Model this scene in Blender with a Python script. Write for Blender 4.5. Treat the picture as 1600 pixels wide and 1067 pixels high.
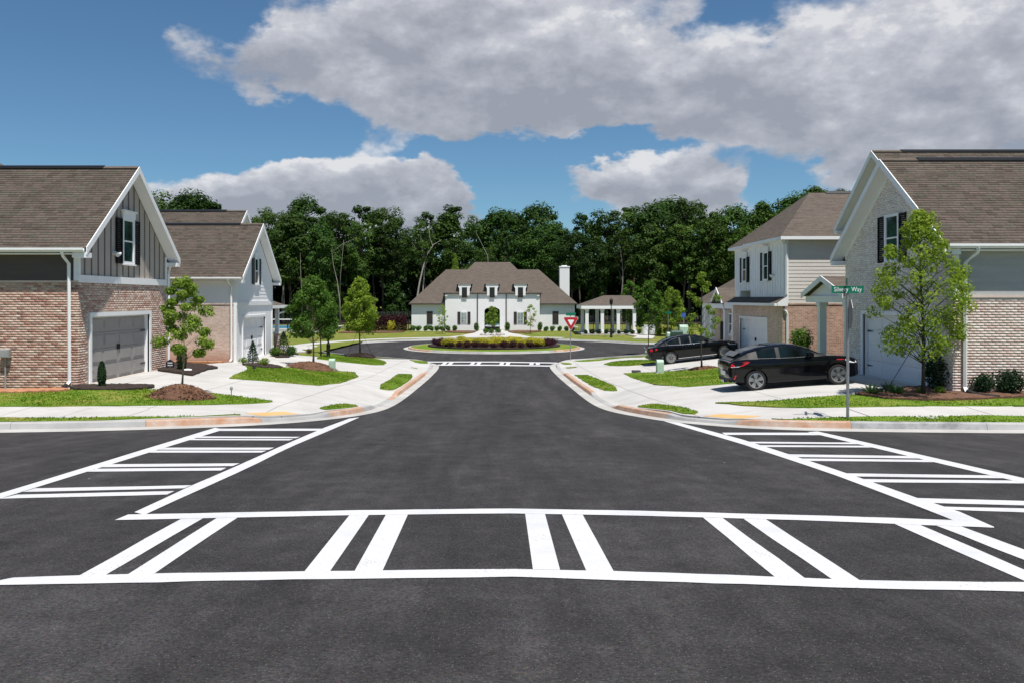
import bpy, bmesh, math, random
import numpy as np
from mathutils import Vector, Matrix

for o in list(bpy.data.objects):
    bpy.data.objects.remove(o, do_unlink=True)
SC = bpy.context.scene
COL = SC.collection
R = math.radians

# ---------------------------------------------------------------- camera
F, CX, CY = 1312.0, 772.0, 467.0          # focal length and principal point in photograph pixels
cam_d = bpy.data.cameras.new('camera')
cam = bpy.data.objects.new('camera', cam_d)
COL.objects.link(cam)
cam.location = (0, 0, 0)
cam.rotation_euler = (R(90), 0, 0)
cam_d.sensor_fit = 'HORIZONTAL'
cam_d.sensor_width = 36.0
cam_d.lens = F / 1600.0 * 36.0
cam_d.shift_x = (800 - CX) / 1600.0
cam_d.shift_y = (CY - 533.5) / 1600.0
cam_d.clip_start = 0.1
cam_d.clip_end = 3000
SC.camera = cam

# ---------------------------------------------------------------- light
SUN_AZ, SUN_EL = R(26), R(69)             # sun to the right of and behind the camera
sun_vec = Vector((math.sin(SUN_AZ) * math.cos(SUN_EL), -math.cos(SUN_AZ) * math.cos(SUN_EL), math.sin(SUN_EL)))
sd = bpy.data.lights.new('sun', 'SUN')
sd.energy = 3.0
sd.angle = R(0.6)
sd.color = (1.0, 0.955, 0.89)
so = bpy.data.objects.new('sun', sd)
COL.objects.link(so)
so.rotation_euler = sun_vec.to_track_quat('Z', 'Y').to_euler()
so.location = (20, -20, 40)

SC.view_settings.view_transform = 'Standard'
SC.view_settings.look = 'None'
SC.view_settings.exposure = 1.05
SC.view_settings.gamma = 1.0
SC.view_settings.use_curve_mapping = False
SC.render.engine = 'CYCLES'
SC.cycles.max_bounces = 6
SC.cycles.transparent_max_bounces = 8


class NT:
    """small helper round a node tree"""
    def __init__(s, tree):
        s.t = tree

    def n(s, typ, **kw):
        nd = s.t.nodes.new(typ)
        for k, v in kw.items():
            setattr(nd, k, v)
        return nd

    def l(s, a, b):
        s.t.links.new(a, b)

    def val(s, sock, v):
        if isinstance(v, (int, float)):
            sock.default_value = v
        elif isinstance(v, (tuple, list)):
            sock.default_value = v if len(v) == len(sock.default_value) else tuple(v) + (1,)
        else:
            s.l(v, sock)

    def m(s, op, a, b=0.0, c=None, clamp=False):
        nd = s.n('ShaderNodeMath', operation=op, use_clamp=clamp)
        s.val(nd.inputs[0], a)
        s.val(nd.inputs[1], b)
        if c is not None:
            s.val(nd.inputs[2], c)
        return nd.outputs[0]

    def mix(s, f, a, b, blend='MIX'):
        nd = s.n('ShaderNodeMix', data_type='RGBA', blend_type=blend)
        s.val(nd.inputs['Factor'], f)
        s.val(nd.inputs['A'] if False else nd.inputs[6], a)
        s.val(nd.inputs[7], b)
        return nd.outputs[2]

    def ramp(s, f, stops):
        nd = s.n('ShaderNodeValToRGB')
        el = nd.color_ramp.elements
        while len(el) < len(stops):
            el.new(0.5)
        for e, (p, c) in zip(el, stops):
            e.position = p
            e.color = tuple(c) + (1,) if len(c) == 3 else c
        s.l(f, nd.inputs[0])
        return nd.outputs[0]

    def noise(s, vec, scale, detail=4, rough=0.55, out=0):
        nd = s.n('ShaderNodeTexNoise')
        if vec is not None:
            s.l(vec, nd.inputs['Vector'])
        nd.inputs['Scale'].default_value = scale
        nd.inputs['Detail'].default_value = detail
        nd.inputs['Roughness'].default_value = rough
        return nd.outputs[out]


# ---------------------------------------------------------------- world: sky with cumulus
def build_world():
    w = bpy.data.worlds.new('World')
    SC.world = w
    w.use_nodes = True
    t = w.node_tree
    t.nodes.clear()
    K = NT(t)
    STR = 0.15
    sky = K.n('ShaderNodeTexSky', sky_type='NISHITA')
    sky.sun_disc = False
    sky.sun_elevation = SUN_EL
    sky.sun_rotation = math.pi - SUN_AZ
    sky.air_density = 0.9
    sky.dust_density = 0.3
    sky.ozone_density = 3.0

    tc = K.n('ShaderNodeTexCoord')
    D0 = tc.outputs['Generated']
    sep = K.n('ShaderNodeSeparateXYZ')
    K.l(D0, sep.inputs[0])
    az = K.m('ARCTAN2', sep.outputs[0], sep.outputs[1])
    el = K.m('ARCSINE', sep.outputs[2])
    ae = K.n('ShaderNodeCombineXYZ')
    K.l(az, ae.inputs[0]); K.l(el, ae.inputs[1])
    # the billows push the outlines about
    mp = K.n('ShaderNodeMapping')
    mp.inputs['Scale'].default_value = (1, 1, 1.7)
    mp.inputs['Location'].default_value = (3.1, 1.7, 0.6)
    K.l(D0, mp.inputs[0])
    wn = K.n('ShaderNodeTexNoise'); wn.inputs['Scale'].default_value = 7.0; wn.inputs['Detail'].default_value = 5; wn.inputs['Roughness'].default_value = .6
    K.l(mp.outputs[0], wn.inputs['Vector'])
    wv = K.n('ShaderNodeVectorMath', operation='MULTIPLY_ADD')
    K.l(wn.outputs['Color'], wv.inputs[0])
    wv.inputs[1].default_value = (.26, .12, 0); wv.inputs[2].default_value = (-.13, -.06, 0)
    wp = K.n('ShaderNodeVectorMath', operation='ADD')
    K.l(ae.outputs[0], wp.inputs[0]); K.l(wv.outputs[0], wp.inputs[1])
    n1 = K.noise(mp.outputs[0], 6.0, 10, 0.58)
    n2 = K.noise(mp.outputs[0], 21.0, 8, 0.62)
    den = K.m('ADD', K.m('MULTIPLY', K.m('SUBTRACT', n1, 0.5), 1.15), K.m('MULTIPLY', K.m('SUBTRACT', n2, 0.5), 0.62))
    blobs = [(430, 95, 110, 48, .50), (335, 100, 60, 30, .34), (560, 85, 130, 70, .34), (700, 80, 150, 90, .36), (880, 60, 200, 95, .40), (1000, 150, 230, 60, .40),
             (1180, 165, 180, 85, .38), (1420, 120, 200, 95, .42), (1570, 80, 120, 75, .26),
             (290, 38, 45, 22, .32), (1350, 225, 170, 38, .36), (650, 200, 45, 16, .30), (760, 180, 120, 30, .2),
             (320, 300, 130, 36, .60), (470, 298, 110, 40, .55), (560, 270, 75, 52, .68), (652, 286, 62, 52, .66),
             (1045, 294, 95, 32, .80), (848, 284, 28, 12, .4), (450, 335, 240, 32, .45), (1045, 322, 80, 24, .4), (760, 15, 180, 55, .16),
             (110, 120, 210, 150, -.70), (400, 200, 190, 34, -.48), (600, 215, 110, 22, -.35), (820, 238, 130, 26, -.48), (1165, 50, 50, 36, -.42),
             (800, 300, 62, 42, -.55), (1195, 280, 60, 34, -.5), (960, 240, 90, 22, -.45), (1100, 245, 80, 18, -.35), (370, 45, 40, 22, -.3),
             (130, 225, 120, 46, -.45)]
    top = K.m('ADD', 0.0, 0.0)
    for (px, py, rx, ry, a) in blobs:
        A = math.atan((px - CX) / F)
        E = math.atan((CY - py) / F * math.cos(A))
        ia, ie = F / (1.15 * rx), F / (1.15 * ry)
        q = K.n('ShaderNodeVectorMath', operation='MULTIPLY_ADD')
        K.l(wp.outputs[0], q.inputs[0])
        q.inputs[1].default_value = (ia, ie, 0); q.inputs[2].default_value = (-A * ia, -E * ie, 0)
        dt = K.n('ShaderNodeVectorMath', operation='DOT_PRODUCT')
        K.l(q.outputs[0], dt.inputs[0]); K.l(q.outputs[0], dt.inputs[1])
        mr = K.n('ShaderNodeMapRange', interpolation_type='SMOOTHSTEP')
        mr.inputs['From Min'].default_value = 0; mr.inputs['From Max'].default_value = 2.4
        mr.inputs['To Min'].default_value = a; mr.inputs['To Max'].default_value = 0
        K.l(dt.outputs['Value'], mr.inputs['Value'])
        den = K.m('ADD', den, mr.outputs[0])
        if a > 0:
            sy = K.n('ShaderNodeSeparateXYZ'); K.l(q.outputs[0], sy.inputs[0])
            top = K.m('MULTIPLY_ADD', mr.outputs[0], sy.outputs[1], top)
    off = K.n('ShaderNodeVectorMath', operation='ADD')
    off.inputs[1].default_value = (0.010, -0.004, 0.038)
    K.l(mp.outputs[0], off.inputs[0])
    n1b = K.noise(off.outputs[0], 6.0, 7, 0.58)
    n2b = K.noise(off.outputs[0], 21.0, 4, 0.62)
    cov = K.n('ShaderNodeMapRange', interpolation_type='SMOOTHSTEP')
    cov.inputs['From Min'].default_value = -0.03
    cov.inputs['From Max'].default_value = 0.46
    K.l(den, cov.inputs['Value'])
    dif = K.m('ADD', K.m('MULTIPLY', K.m('SUBTRACT', n1, n1b), 2.4), K.m('MULTIPLY', K.m('SUBTRACT', n2, n2b), 1.1))
    big = K.noise(mp.outputs[0], 8.5, 4, .55)
    sh = K.m('ADD', K.m('ADD', dif, K.m('MULTIPLY', top, .62)), K.m('MULTIPLY_ADD', big, 1.5, -.22))
    thick = K.m('MULTIPLY', K.m('SUBTRACT', den, 0.40), 0.18, clamp=True)
    sh = K.m('SUBTRACT', sh, thick, clamp=True)
    s = 1 / STR
    ccol = K.ramp(sh, [(0.0, (.165, .174, .20)), (0.45, (.222, .230, .256)), (0.8, (.295, .300, .322)), (1.0, (.38, .38, .388))])
    ccol = K.mix(1.0, ccol, (s, s, s), 'MULTIPLY')
    skyc = K.mix(1.0, sky.outputs[0], (0.205, 0.278, 0.305), 'MULTIPLY')
    cf = K.m('MULTIPLY', cov.outputs[0], 0.92)
    col = K.mix(cf, skyc, ccol)
    bg = K.n('ShaderNodeBackground')
    bg.inputs['Strength'].default_value = STR
    K.l(col, bg.inputs['Color'])
    out = K.n('ShaderNodeOutputWorld')
    K.l(bg.outputs[0], out.inputs['Surface'])


build_world()

# ---------------------------------------------------------------- materials
MATS = {}


def newmat(name):
    m = bpy.data.materials.new(name)
    m.use_nodes = True
    t = m.node_tree
    t.nodes.clear()
    K = NT(t)
    b = K.n('ShaderNodeBsdfPrincipled')
    o = K.n('ShaderNodeOutputMaterial')
    K.l(b.outputs[0], o.inputs[0])
    MATS[name] = m
    return m, K, b


def pos(K):
    return K.n('ShaderNodeNewGeometry').outputs['Position']


def simple(name, c1, c2=None, scale=3.0, rough=0.7, bump=0.0, bscale=40, metal=0.0, spec=0.5, fine=0.12, coat=0.0, stretch=None):
    m, K, b = newmat(name)
    p = pos(K)
    if stretch:
        mp = K.n('ShaderNodeMapping')
        mp.inputs['Scale'].default_value = stretch
        K.l(p, mp.inputs[0])
        p = mp.outputs[0]
    c2 = c2 or tuple(x * 0.8 for x in c1)
    n = K.noise(p, scale, 5)
    col = K.ramp(n, [(0.3, c2), (0.7, c1)])
    if fine:
        n2 = K.noise(p, scale * 14, 3)
        f = K.m('ADD', K.m('MULTIPLY', n2, fine * 2), 1 - fine)
        col = K.mix(1.0, col, f, 'MULTIPLY')
    K.l(col, b.inputs['Base Color'])
    b.inputs['Roughness'].default_value = rough
    b.inputs['Metallic'].default_value = metal
    b.inputs['Specular IOR Level'].default_value = spec
    b.inputs['Coat Weight'].default_value = coat
    b.inputs['Coat Roughness'].default_value = 0.03
    if bump:
        bn = K.n('ShaderNodeBump')
        bn.inputs['Strength'].default_value = bump
        bn.inputs['Distance'].default_value = 0.02
        K.l(K.noise(p, bscale, 4), bn.inputs['Height'])
        K.l(bn.outputs[0], b.inputs['Normal'])
    return m


def island(K):
    g = K.n('ShaderNodeNewGeometry').outputs['Random Per Island']
    o = K.n('ShaderNodeObjectInfo').outputs['Random']
    return K.m('FRACT', K.m('ADD', g, o))


def pieces(name, stops, rough=0.85, bump=0.25, bscale=60, spec=0.3, dirt=0.25, dscale=1.2):
    """colour differs from piece to piece (bricks, shingles)"""
    m, K, b = newmat(name)
    p = pos(K)
    col = K.ramp(island(K), stops)
    n = K.noise(p, dscale, 5)
    col = K.mix(1.0, col, K.m('ADD', K.m('MULTIPLY', n, dirt * 2), 1 - dirt), 'MULTIPLY')
    n2 = K.noise(p, 35, 3)
    col = K.mix(1.0, col, K.m('ADD', K.m('MULTIPLY', n2, .5), .75), 'MULTIPLY')
    K.l(col, b.inputs['Base Color'])
    b.inputs['Roughness'].default_value = rough
    b.inputs['Specular IOR Level'].default_value = spec
    bn = K.n('ShaderNodeBump')
    bn.inputs['Strength'].default_value = bump
    bn.inputs['Distance'].default_value = 0.01
    K.l(K.noise(p, bscale, 3), bn.inputs['Height'])
    K.l(bn.outputs[0], b.inputs['Normal'])
    return m


def leafmat(name, stops, trans=0.3, rough=0.55, cs=2.2, var=.2):
    m, K, b = newmat(name)
    t = K.t
    isl_ = K.n('ShaderNodeNewGeometry').outputs['Random Per Island']
    cl = K.m('MULTIPLY_ADD', K.m('SUBTRACT', K.noise(pos(K), cs, 2), .5), 2.2, .5)
    f_ = K.m('ADD', K.m('MULTIPLY', isl_, .5), K.m('MULTIPLY', cl, .5), clamp=True)
    col = K.ramp(f_, stops)
    obr = K.n('ShaderNodeObjectInfo').outputs['Random']
    col = K.mix(1.0, col, K.m('ADD', K.m('MULTIPLY', obr, var), 1 - var / 2), 'MULTIPLY')
    K.l(col, b.inputs['Base Color'])
    b.inputs['Roughness'].default_value = rough
    b.inputs['Specular IOR Level'].default_value = 0.12
    tr = K.n('ShaderNodeBsdfTranslucent')
    K.l(K.mix(1.0, col, (1.15, 1.2, 0.6), 'MULTIPLY'), tr.inputs['Color'])
    mx = K.n('ShaderNodeMixShader')
    mx.inputs[0].default_value = trans
    out = [n for n in t.nodes if n.type == 'OUTPUT_MATERIAL'][0]
    K.l(b.outputs[0], mx.inputs[1])
    K.l(tr.outputs[0], mx.inputs[2])
    K.l(mx.outputs[0], out.inputs[0])
    return m


def brickmat(name, c1, c2, mortar, axis, stain=None):
    """brickwork too far off to build brick by brick: axis 'x' for walls along X, 'y' for walls along Y"""
    m, K, b = newmat(name)
    p = pos(K)
    sp = K.n('ShaderNodeSeparateXYZ'); K.l(p, sp.inputs[0])
    cb = K.n('ShaderNodeCombineXYZ')
    K.l(sp.outputs[0 if axis == 'x' else 1], cb.inputs[0])
    K.l(sp.outputs[2], cb.inputs[1])
    br = K.n('ShaderNodeTexBrick')
    K.l(cb.outputs[0], br.inputs['Vector'])
    br.inputs['Scale'].default_value = 1.0
    br.inputs['Brick Width'].default_value = 0.213
    br.inputs['Row Height'].default_value = 0.078
    br.inputs['Mortar Size'].default_value = 0.006
    br.inputs['Color1'].default_value = c1 + (1,)
    br.inputs['Color2'].default_value = c2 + (1,)
    br.inputs['Mortar'].default_value = mortar + (1,)
    n = K.noise(p, 1.3, 5)
    col = K.mix(1.0, br.outputs['Color'], K.m('ADD', K.m('MULTIPLY', n, .5), .75), 'MULTIPLY')
    n3 = K.noise(p, 9, 3)
    col = K.mix(1.0, col, K.m('ADD', K.m('MULTIPLY', n3, .7), .65), 'MULTIPLY')
    if stain:
        # red clay splashed against the foot of the wall by rain
        f = K.m('SUBTRACT', 1.0, K.m('MULTIPLY', K.m('SUBTRACT', sp.outputs[2], stain), 1.6), clamp=True)
        f = K.m('MULTIPLY', f, K.m('MULTIPLY', n3, 1.2), clamp=True)
        col = K.mix(f, col, (.33, .17, .10))
    K.l(col, b.inputs['Base Color'])
    b.inputs['Roughness'].default_value = .88
    bn = K.n('ShaderNodeBump')
    bn.inputs['Strength'].default_value = .4
    bn.inputs['Distance'].default_value = .01
    K.l(K.m('SUBTRACT', 1.0, br.outputs['Fac']), bn.inputs['Height'])
    K.l(bn.outputs[0], b.inputs['Normal'])
    return m


def roofmat(name, c1, c2, c3):
    m, K, b = newmat(name)
    p = pos(K)
    mp = K.n('ShaderNodeMapping')
    mp.inputs['Scale'].default_value = (1.0, 1.0, 6.0)
    K.l(p, mp.inputs[0])
    n = K.noise(mp.outputs[0], 1.6, 4, .7)
    n2 = K.noise(mp.outputs[0], 7, 3, .7)
    f = K.m('ADD', K.m('MULTIPLY', n, .5), K.m('MULTIPLY', n2, .5))
    col = K.ramp(f, [(.38, c2), (.5, c1), (.62, c3)])
    sp = K.n('ShaderNodeSeparateXYZ'); K.l(p, sp.inputs[0])
    fr = K.m('FRACT', K.m('MULTIPLY', sp.outputs[2], 1 / .095))
    line = K.m('LESS_THAN', fr, .22)
    col = K.mix(K.m('MULTIPLY', line, .35), col, (.03, .025, .022))
    K.l(col, b.inputs['Base Color'])
    b.inputs['Roughness'].default_value = .95
    b.inputs['Specular IOR Level'].default_value = .15
    bn = K.n('ShaderNodeBump')
    bn.inputs['Strength'].default_value = .6
    bn.inputs['Distance'].default_value = .01
    K.l(fr, bn.inputs['Height'])
    K.l(bn.outputs[0], b.inputs['Normal'])
    return m


def asphaltmat():
    m, K, b = newmat('asphalt')
    p = pos(K)
    sp = K.n('ShaderNodeMapping'); sp.inputs['Scale'].default_value = (1.0, .22, 1.0)
    K.l(p, sp.inputs[0])
    big = K.noise(sp.outputs[0], .8, 6, .68)
    mid = K.noise(p, 2.2, 5, .6)
    col = K.ramp(K.m('ADD', K.m('MULTIPLY', big, .6), K.m('MULTIPLY', mid, .4)),
                 [(.34, (.014, .0125, .0123)), (.5, (.028, .0255, .0252)), (.66, (.050, .0465, .046))])
    # streaks left by the paver along the lane
    stm = K.n('ShaderNodeMapping'); stm.inputs['Scale'].default_value = (1.0, .03, 1.0)
    K.l(p, stm.inputs[0])
    stk = K.noise(stm.outputs[0], 2.6, 4, .65)
    col = K.mix(1.0, col, K.m('MULTIPLY_ADD', K.m('SUBTRACT', stk, .5), 1.1, 1.0), 'MULTIPLY')
    # mottling a hand's breadth across
    mot = K.noise(p, 7.0, 4, .7)
    mot2 = K.noise(p, 26.0, 3, .7)
    col = K.mix(1.0, col, K.m('ADD', K.m('ADD', K.m('MULTIPLY', mot, .7), K.m('MULTIPLY', mot2, .8)), .25), 'MULTIPLY')
    # aggregate grains
    g = K.n('ShaderNodeTexNoise'); g.inputs['Scale'].default_value = 95; g.inputs['Detail'].default_value = 2
    K.l(p, g.inputs['Vector'])
    gc = K.mix(.8, (1, 1, 1), K.mix(1.0, g.outputs['Color'], (2.0, 2.0, 2.0), 'MULTIPLY'))
    col = K.mix(1.0, col, gc, 'MULTIPLY')
    g2 = K.noise(p, 42, 2, .8)
    col = K.mix(1.0, col, K.m('MULTIPLY_ADD', K.m('SUBTRACT', g2, .5), 3.0, 1.0, clamp=False), 'MULTIPLY')
    v = K.n('ShaderNodeTexVoronoi'); v.inputs['Scale'].default_value = 70
    K.l(p, v.inputs['Vector'])
    sc = K.n('ShaderNodeSeparateColor'); K.l(v.outputs['Color'], sc.inputs[0])
    stone = K.m('MULTIPLY', K.m('LESS_THAN', v.outputs['Distance'], .3), K.m('GREATER_THAN', sc.outputs[0], .86))
    col = K.mix(K.m('MULTIPLY', stone, .55), col, (.16, .15, .145))
    # pale grit spilt in a few places
    v2 = K.n('ShaderNodeTexVoronoi'); v2.inputs['Scale'].default_value = 5.0
    K.l(p, v2.inputs['Vector'])
    sc2 = K.n('ShaderNodeSeparateColor'); K.l(v2.outputs['Color'], sc2.inputs[0])
    chip = K.m('MULTIPLY', K.m('LESS_THAN', v2.outputs['Distance'], .06), K.m('GREATER_THAN', sc2.outputs[1], .975))
    col = K.mix(chip, col, (.55, .53, .5))
    # tyre scuffs
    ms = K.n('ShaderNodeMapping'); ms.inputs['Scale'].default_value = (1.6, .18, 1); ms.inputs['Rotation'].default_value = (0, 0, .35)
    K.l(p, ms.inputs[0])
    scuff = K.noise(ms.outputs[0], 1.1, 6, .7)
    scf = K.m('MULTIPLY', K.m('SUBTRACT', scuff, .6), 2.2, clamp=True)
    col = K.mix(scf, col, (.085, .082, .082))
    K.l(col, b.inputs['Base Color'])
    b.inputs['Roughness'].default_value = .82
    b.inputs['Specular IOR Level'].default_value = .35
    bn = K.n('ShaderNodeBump'); bn.inputs['Strength'].default_value = .55; bn.inputs['Distance'].default_value = .006
    K.l(K.m('ADD', g.outputs['Fac'], K.m('MULTIPLY', v.outputs['Distance'], .6)), bn.inputs['Height'])
    K.l(bn.outputs[0], b.inputs['Normal'])


def paintmat():
    m, K, b = newmat('road_paint')
    p = pos(K)
    n = K.noise(p, 60, 3, .6)
    big = K.noise(p, 1.7, 5, .65)
    wear = K.m('MULTIPLY', K.m('SUBTRACT', K.m('ADD', n, K.m('MULTIPLY', big, .8)), .955), 4.0, clamp=True)
    col = K.ramp(big, [(.3, (.50, .505, .515)), (.7, (.66, .66, .665))])
    col = K.mix(K.m('MULTIPLY', wear, .7), col, (.22, .215, .21))
    K.l(col, b.inputs['Base Color'])
    b.inputs['Roughness'].default_value = .6
    bn = K.n('ShaderNodeBump'); bn.inputs['Strength'].default_value = .5; bn.inputs['Distance'].default_value = .004
    K.l(K.noise(p, 95, 2), bn.inputs['Height'])
    K.l(bn.outputs[0], b.inputs['Normal'])


def concretemat(name, c1, c2, joints=True, stain=.0, staincol=(.42, .24, .13)):
    m, K, b = newmat(name)
    p = pos(K)
    n = K.noise(p, .7, 6, .6)
    col = K.ramp(n, [(.3, c2), (.68, c1)])
    f = K.noise(p, 38, 3, .6)
    col = K.mix(1.0, col, K.m('ADD', K.m('MULTIPLY', f, .22), .89), 'MULTIPLY')
    brush = K.n('ShaderNodeMapping'); brush.inputs['Scale'].default_value = (.4, 14, 1)
    K.l(p, brush.inputs[0])
    bf = K.noise(brush.outputs[0], 6, 2)
    col = K.mix(1.0, col, K.m('ADD', K.m('MULTIPLY', bf, .1), .95), 'MULTIPLY')
    # leaf and tyre marks
    dk = K.noise(p, 2.3, 6, .75)
    col = K.mix(K.m('MULTIPLY', K.m('SUBTRACT', dk, .58), 2.2, clamp=True), col, (.26, .235, .205))
    if stain:
        sn = K.noise(p, 2.6, 5, .65)
        col = K.mix(K.m('MULTIPLY', K.m('ADD', K.m('MULTIPLY', K.m('SUBTRACT', sn, .5), 2.4), stain), 1.0, clamp=True), col, staincol)
    if joints:
        sp = K.n('ShaderNodeSeparateXYZ'); K.l(p, sp.inputs[0])
        jx = K.m('LESS_THAN', K.m('PINGPONG', K.m('ADD', sp.outputs[0], .4), 1.45), .02)
        jy = K.m('LESS_THAN', K.m('PINGPONG', K.m('ADD', sp.outputs[1], .9), 1.45), .02)
        j = K.m('MAXIMUM', jx, jy)
        col = K.mix(K.m('MULTIPLY', j, .75), col, (.22, .20, .175))
    K.l(col, b.inputs['Base Color'])
    b.inputs['Roughness'].default_value = .85
    b.inputs['Specular IOR Level'].default_value = .3
    bn = K.n('ShaderNodeBump'); bn.inputs['Strength'].default_value = .25; bn.inputs['Distance'].default_value = .004
    K.l(f, bn.inputs['Height'])
    K.l(bn.outputs[0], b.inputs['Normal'])


def grassmat(name, dark, light, straw, amt=.5):
    m, K, b = newmat(name)
    p = pos(K)
    n = K.noise(p, 1.1, 6, .62)
    n2 = K.noise(p, 16, 4, .6)
    n3 = K.noise(p, .55, 5, .7)
    col = K.ramp(K.m('ADD', K.m('MULTIPLY', n, .5), K.m('MULTIPLY', n2, .5)), [(.36, dark), (.62, light)])
    f = K.m('MULTIPLY', K.m('SUBTRACT', n3, 1 - amt), 4.0, clamp=True)
    col = K.mix(f, col, straw)
    K.l(col, b.inputs['Base Color'])
    b.inputs['Roughness'].default_value = .9
    b.inputs['Specular IOR Level'].default_value = .1
    bn = K.n('ShaderNodeBump'); bn.inputs['Strength'].default_value = .9; bn.inputs['Distance'].default_value = .03
    K.l(n2, bn.inputs['Height'])
    K.l(bn.outputs[0], b.inputs['Normal'])


asphaltmat()
paintmat()
concretemat('concrete', (.50, .487, .468), (.40, .388, .37))
concretemat('concrete_plain', (.51, .497, .478), (.40, .388, .37), joints=False)
concretemat('kerb_concrete', (.42, .415, .405), (.27, .265, .26), joints=False)
concretemat('gutter_concrete', (.47, .455, .435), (.33, .32, .30), joints=False)
concretemat('kerb_clay', (.52, .46, .41), (.46, .38, .31), joints=False, stain=.62, staincol=(.40, .20, .11))
concretemat('kerb_dark', (.42, .42, .42), (.28, .28, .28), joints=False, stain=.2, staincol=(.09, .09, .09))
simple('tactile_tan', (.62, .40, .17), (.55, .33, .13), 3, .8, .2, 90)
grassmat('lawn', (.078, .145, .013), (.150, .228, .026), (.27, .21, .065), .51)
grassmat('far_lawn', (.095, .135, .018), (.16, .195, .036), (.26, .18, .065), .52)
leafmat('grass_blade', [(0, (.078, .16, .010)), (.5, (.145, .245, .020)), (.85, (.205, .285, .033)), (1, (.32, .27, .08))], .35, .7)
simple('mulch_red', (.17, .085, .05), (.09, .042, .026), 14, .95, .9, 60, fine=.4)
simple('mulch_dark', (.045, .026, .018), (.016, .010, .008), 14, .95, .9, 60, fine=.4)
simple('clay', (.42, .20, .10), (.34, .15, .08), 4, .95, .5, 40)
pieces('brick_red', [(0, (.30, .15, .115)), (.25, (.45, .27, .21)), (.5, (.54, .385, .31)), (.75, (.48, .325, .255)), (.9, (.60, .48, .40)), (1, (.22, .12, .10))])
pieces('brick_red_sunlit', [(0, (.36, .20, .155)), (.3, (.48, .33, .265)), (.6, (.55, .42, .345)), (.85, (.60, .50, .425)), (1, (.35, .22, .175))])  # same red brick, the gable's stronger sunlight put into a paler colour
pieces('brick_pink', [(0, (.52, .385, .335)), (.3, (.58, .46, .405)), (.6, (.63, .53, .475)), (.85, (.67, .59, .535)), (1, (.50, .37, .325))])
pieces('brick_cream', [(0, (.72, .63, .58)), (.4, (.80, .73, .68)), (.8, (.85, .80, .76)), (1, (.68, .58, .53))])
simple('mortar', (.56, .51, .45), (.46, .41, .36), 6, .95, .4, 80)
simple('mortar_mid', (.60, .55, .49), (.50, .45, .40), 6, .95, .4, 80)
simple('mortar_pale', (.74, .70, .65), (.65, .61, .56), 6, .95, .4, 80)
brickmat('brick_pale_wall', (.56, .45, .39), (.46, .34, .28), (.60, .55, .49), 'x', stain=-3.1)
brickmat('brick_brown_wall', (.46, .29, .21), (.33, .18, .13), (.55, .48, .41), 'x')
brickmat('brick_brown_face', (.60, .44, .35), (.48, .32, .25), (.66, .60, .53), 'y')
simple('brick_white_wall', (.80, .795, .785), (.76, .755, .745), 1.2, .8, .3, 12, fine=.05)
pieces('shingle', [(0, (.084, .066, .056)), (.2, (.108, .087, .072)), (.4, (.130, .105, .087)), (.6, (.108, .098, .077)), (.8, (.136, .101, .086)), (1, (.096, .088, .070))], .95, .5, 90, .15, .35, 1.3)
roofmat('roof_far', (.112, .092, .077), (.084, .066, .055), (.140, .119, .100))
simple('roof_deck', (.06, .05, .045), None, 5, .95)
simple('white_trim', (.86, .86, .86), (.82, .82, .82), 2.5, .5, .05, 30, fine=.04)
simple('white_siding', (.86, .86, .865), (.83, .83, .835), 1.5, .55, .05, 30, fine=.04)
simple('siding_batten', (.19, .165, .145), (.15, .13, .115), 4, .8)
simple('siding_board_taupe', (.46, .40, .35), (.40, .35, .305), 4, .75, .15, 50, stretch=(1, 1, .15))
simple('siding_shaded', (.095, .078, .068), (.075, .062, .055), 4, .8, .15, 50, stretch=(.15, 1, 1))  # the shade under the eave is put into this dark colour
simple('siding_grey', (.40, .40, .39), (.35, .35, .345), 4, .75, .15, 50, stretch=(.15, 1, 1))
simple('siding_beige', (.62, .58, .535), (.56, .525, .48), 4, .75, .15, 50, stretch=(.15, 1, 1))
simple('garage_taupe', (.32, .298, .28), (.285, .265, .25), 3, .6, .1, 40, fine=.05)
simple('garage_white', (.84, .84, .85), (.80, .80, .81), 3, .55, .08, 40, fine=.05)
simple('shutter_black', (.008, .008, .009), None, 4, .6, spec=.15)
simple('shutter_olive', (.05, .05, .042), None, 4, .6)
simple('shutter_brown', (.035, .026, .022), None, 4, .6)
simple('dark_metal', (.018, .018, .019), None, 6, .45, metal=.3)
simple('bronze_gutter', (.05, .042, .036), None, 6, .5)
simple('steel', (.42, .42, .42), (.33, .33, .33), 8, .45, .1, 60, metal=.7)
simple('grey_plastic', (.33, .34, .34), None, 5, .6)
simple('green_cabinet', (.42, .58, .46), (.37, .52, .41), 5, .55)
simple('dark_green_cabinet', (.03, .075, .06), None, 5, .55)
simple('meter_lid', (.07, .07, .072), None, 8, .8)
simple('sign_green', (.0, .16, .085), (.0, .145, .075), 5, .45, fine=.03)
simple('sign_white', (.82, .82, .82), (.79, .79, .79), 5, .45, fine=.02)
simple('sign_red', (.45, .012, .018), (.40, .01, .015), 5, .45, fine=.03)
simple('sign_blue', (.05, .13, .45), None, 5, .45)
simple('navy', (.012, .018, .035), None, 5, .6)
simple('bark', (.15, .115, .085), (.08, .06, .045), 12, .95, .9, 40, stretch=(1, 1, .2))
simple('bark_pale', (.33, .30, .26), (.20, .18, .155), 8, .95, .8, 30, stretch=(1, 1, .2))
simple('bark_dark', (.05, .04, .033), (.03, .025, .02), 8, .95, .8, 30, stretch=(1, 1, .2))
simple('rock', (.45, .42, .38), (.3, .28, .25), 3, .9, .8, 12)
simple('wood_brown', (.19, .115, .08), (.13, .08, .055), 5, .8, .3, 40)
simple('wood_stake', (.40, .31, .20), None, 9, .9)
simple('tyre', (.012, .012, .012), None, 20, .85, .2, 80)
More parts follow.
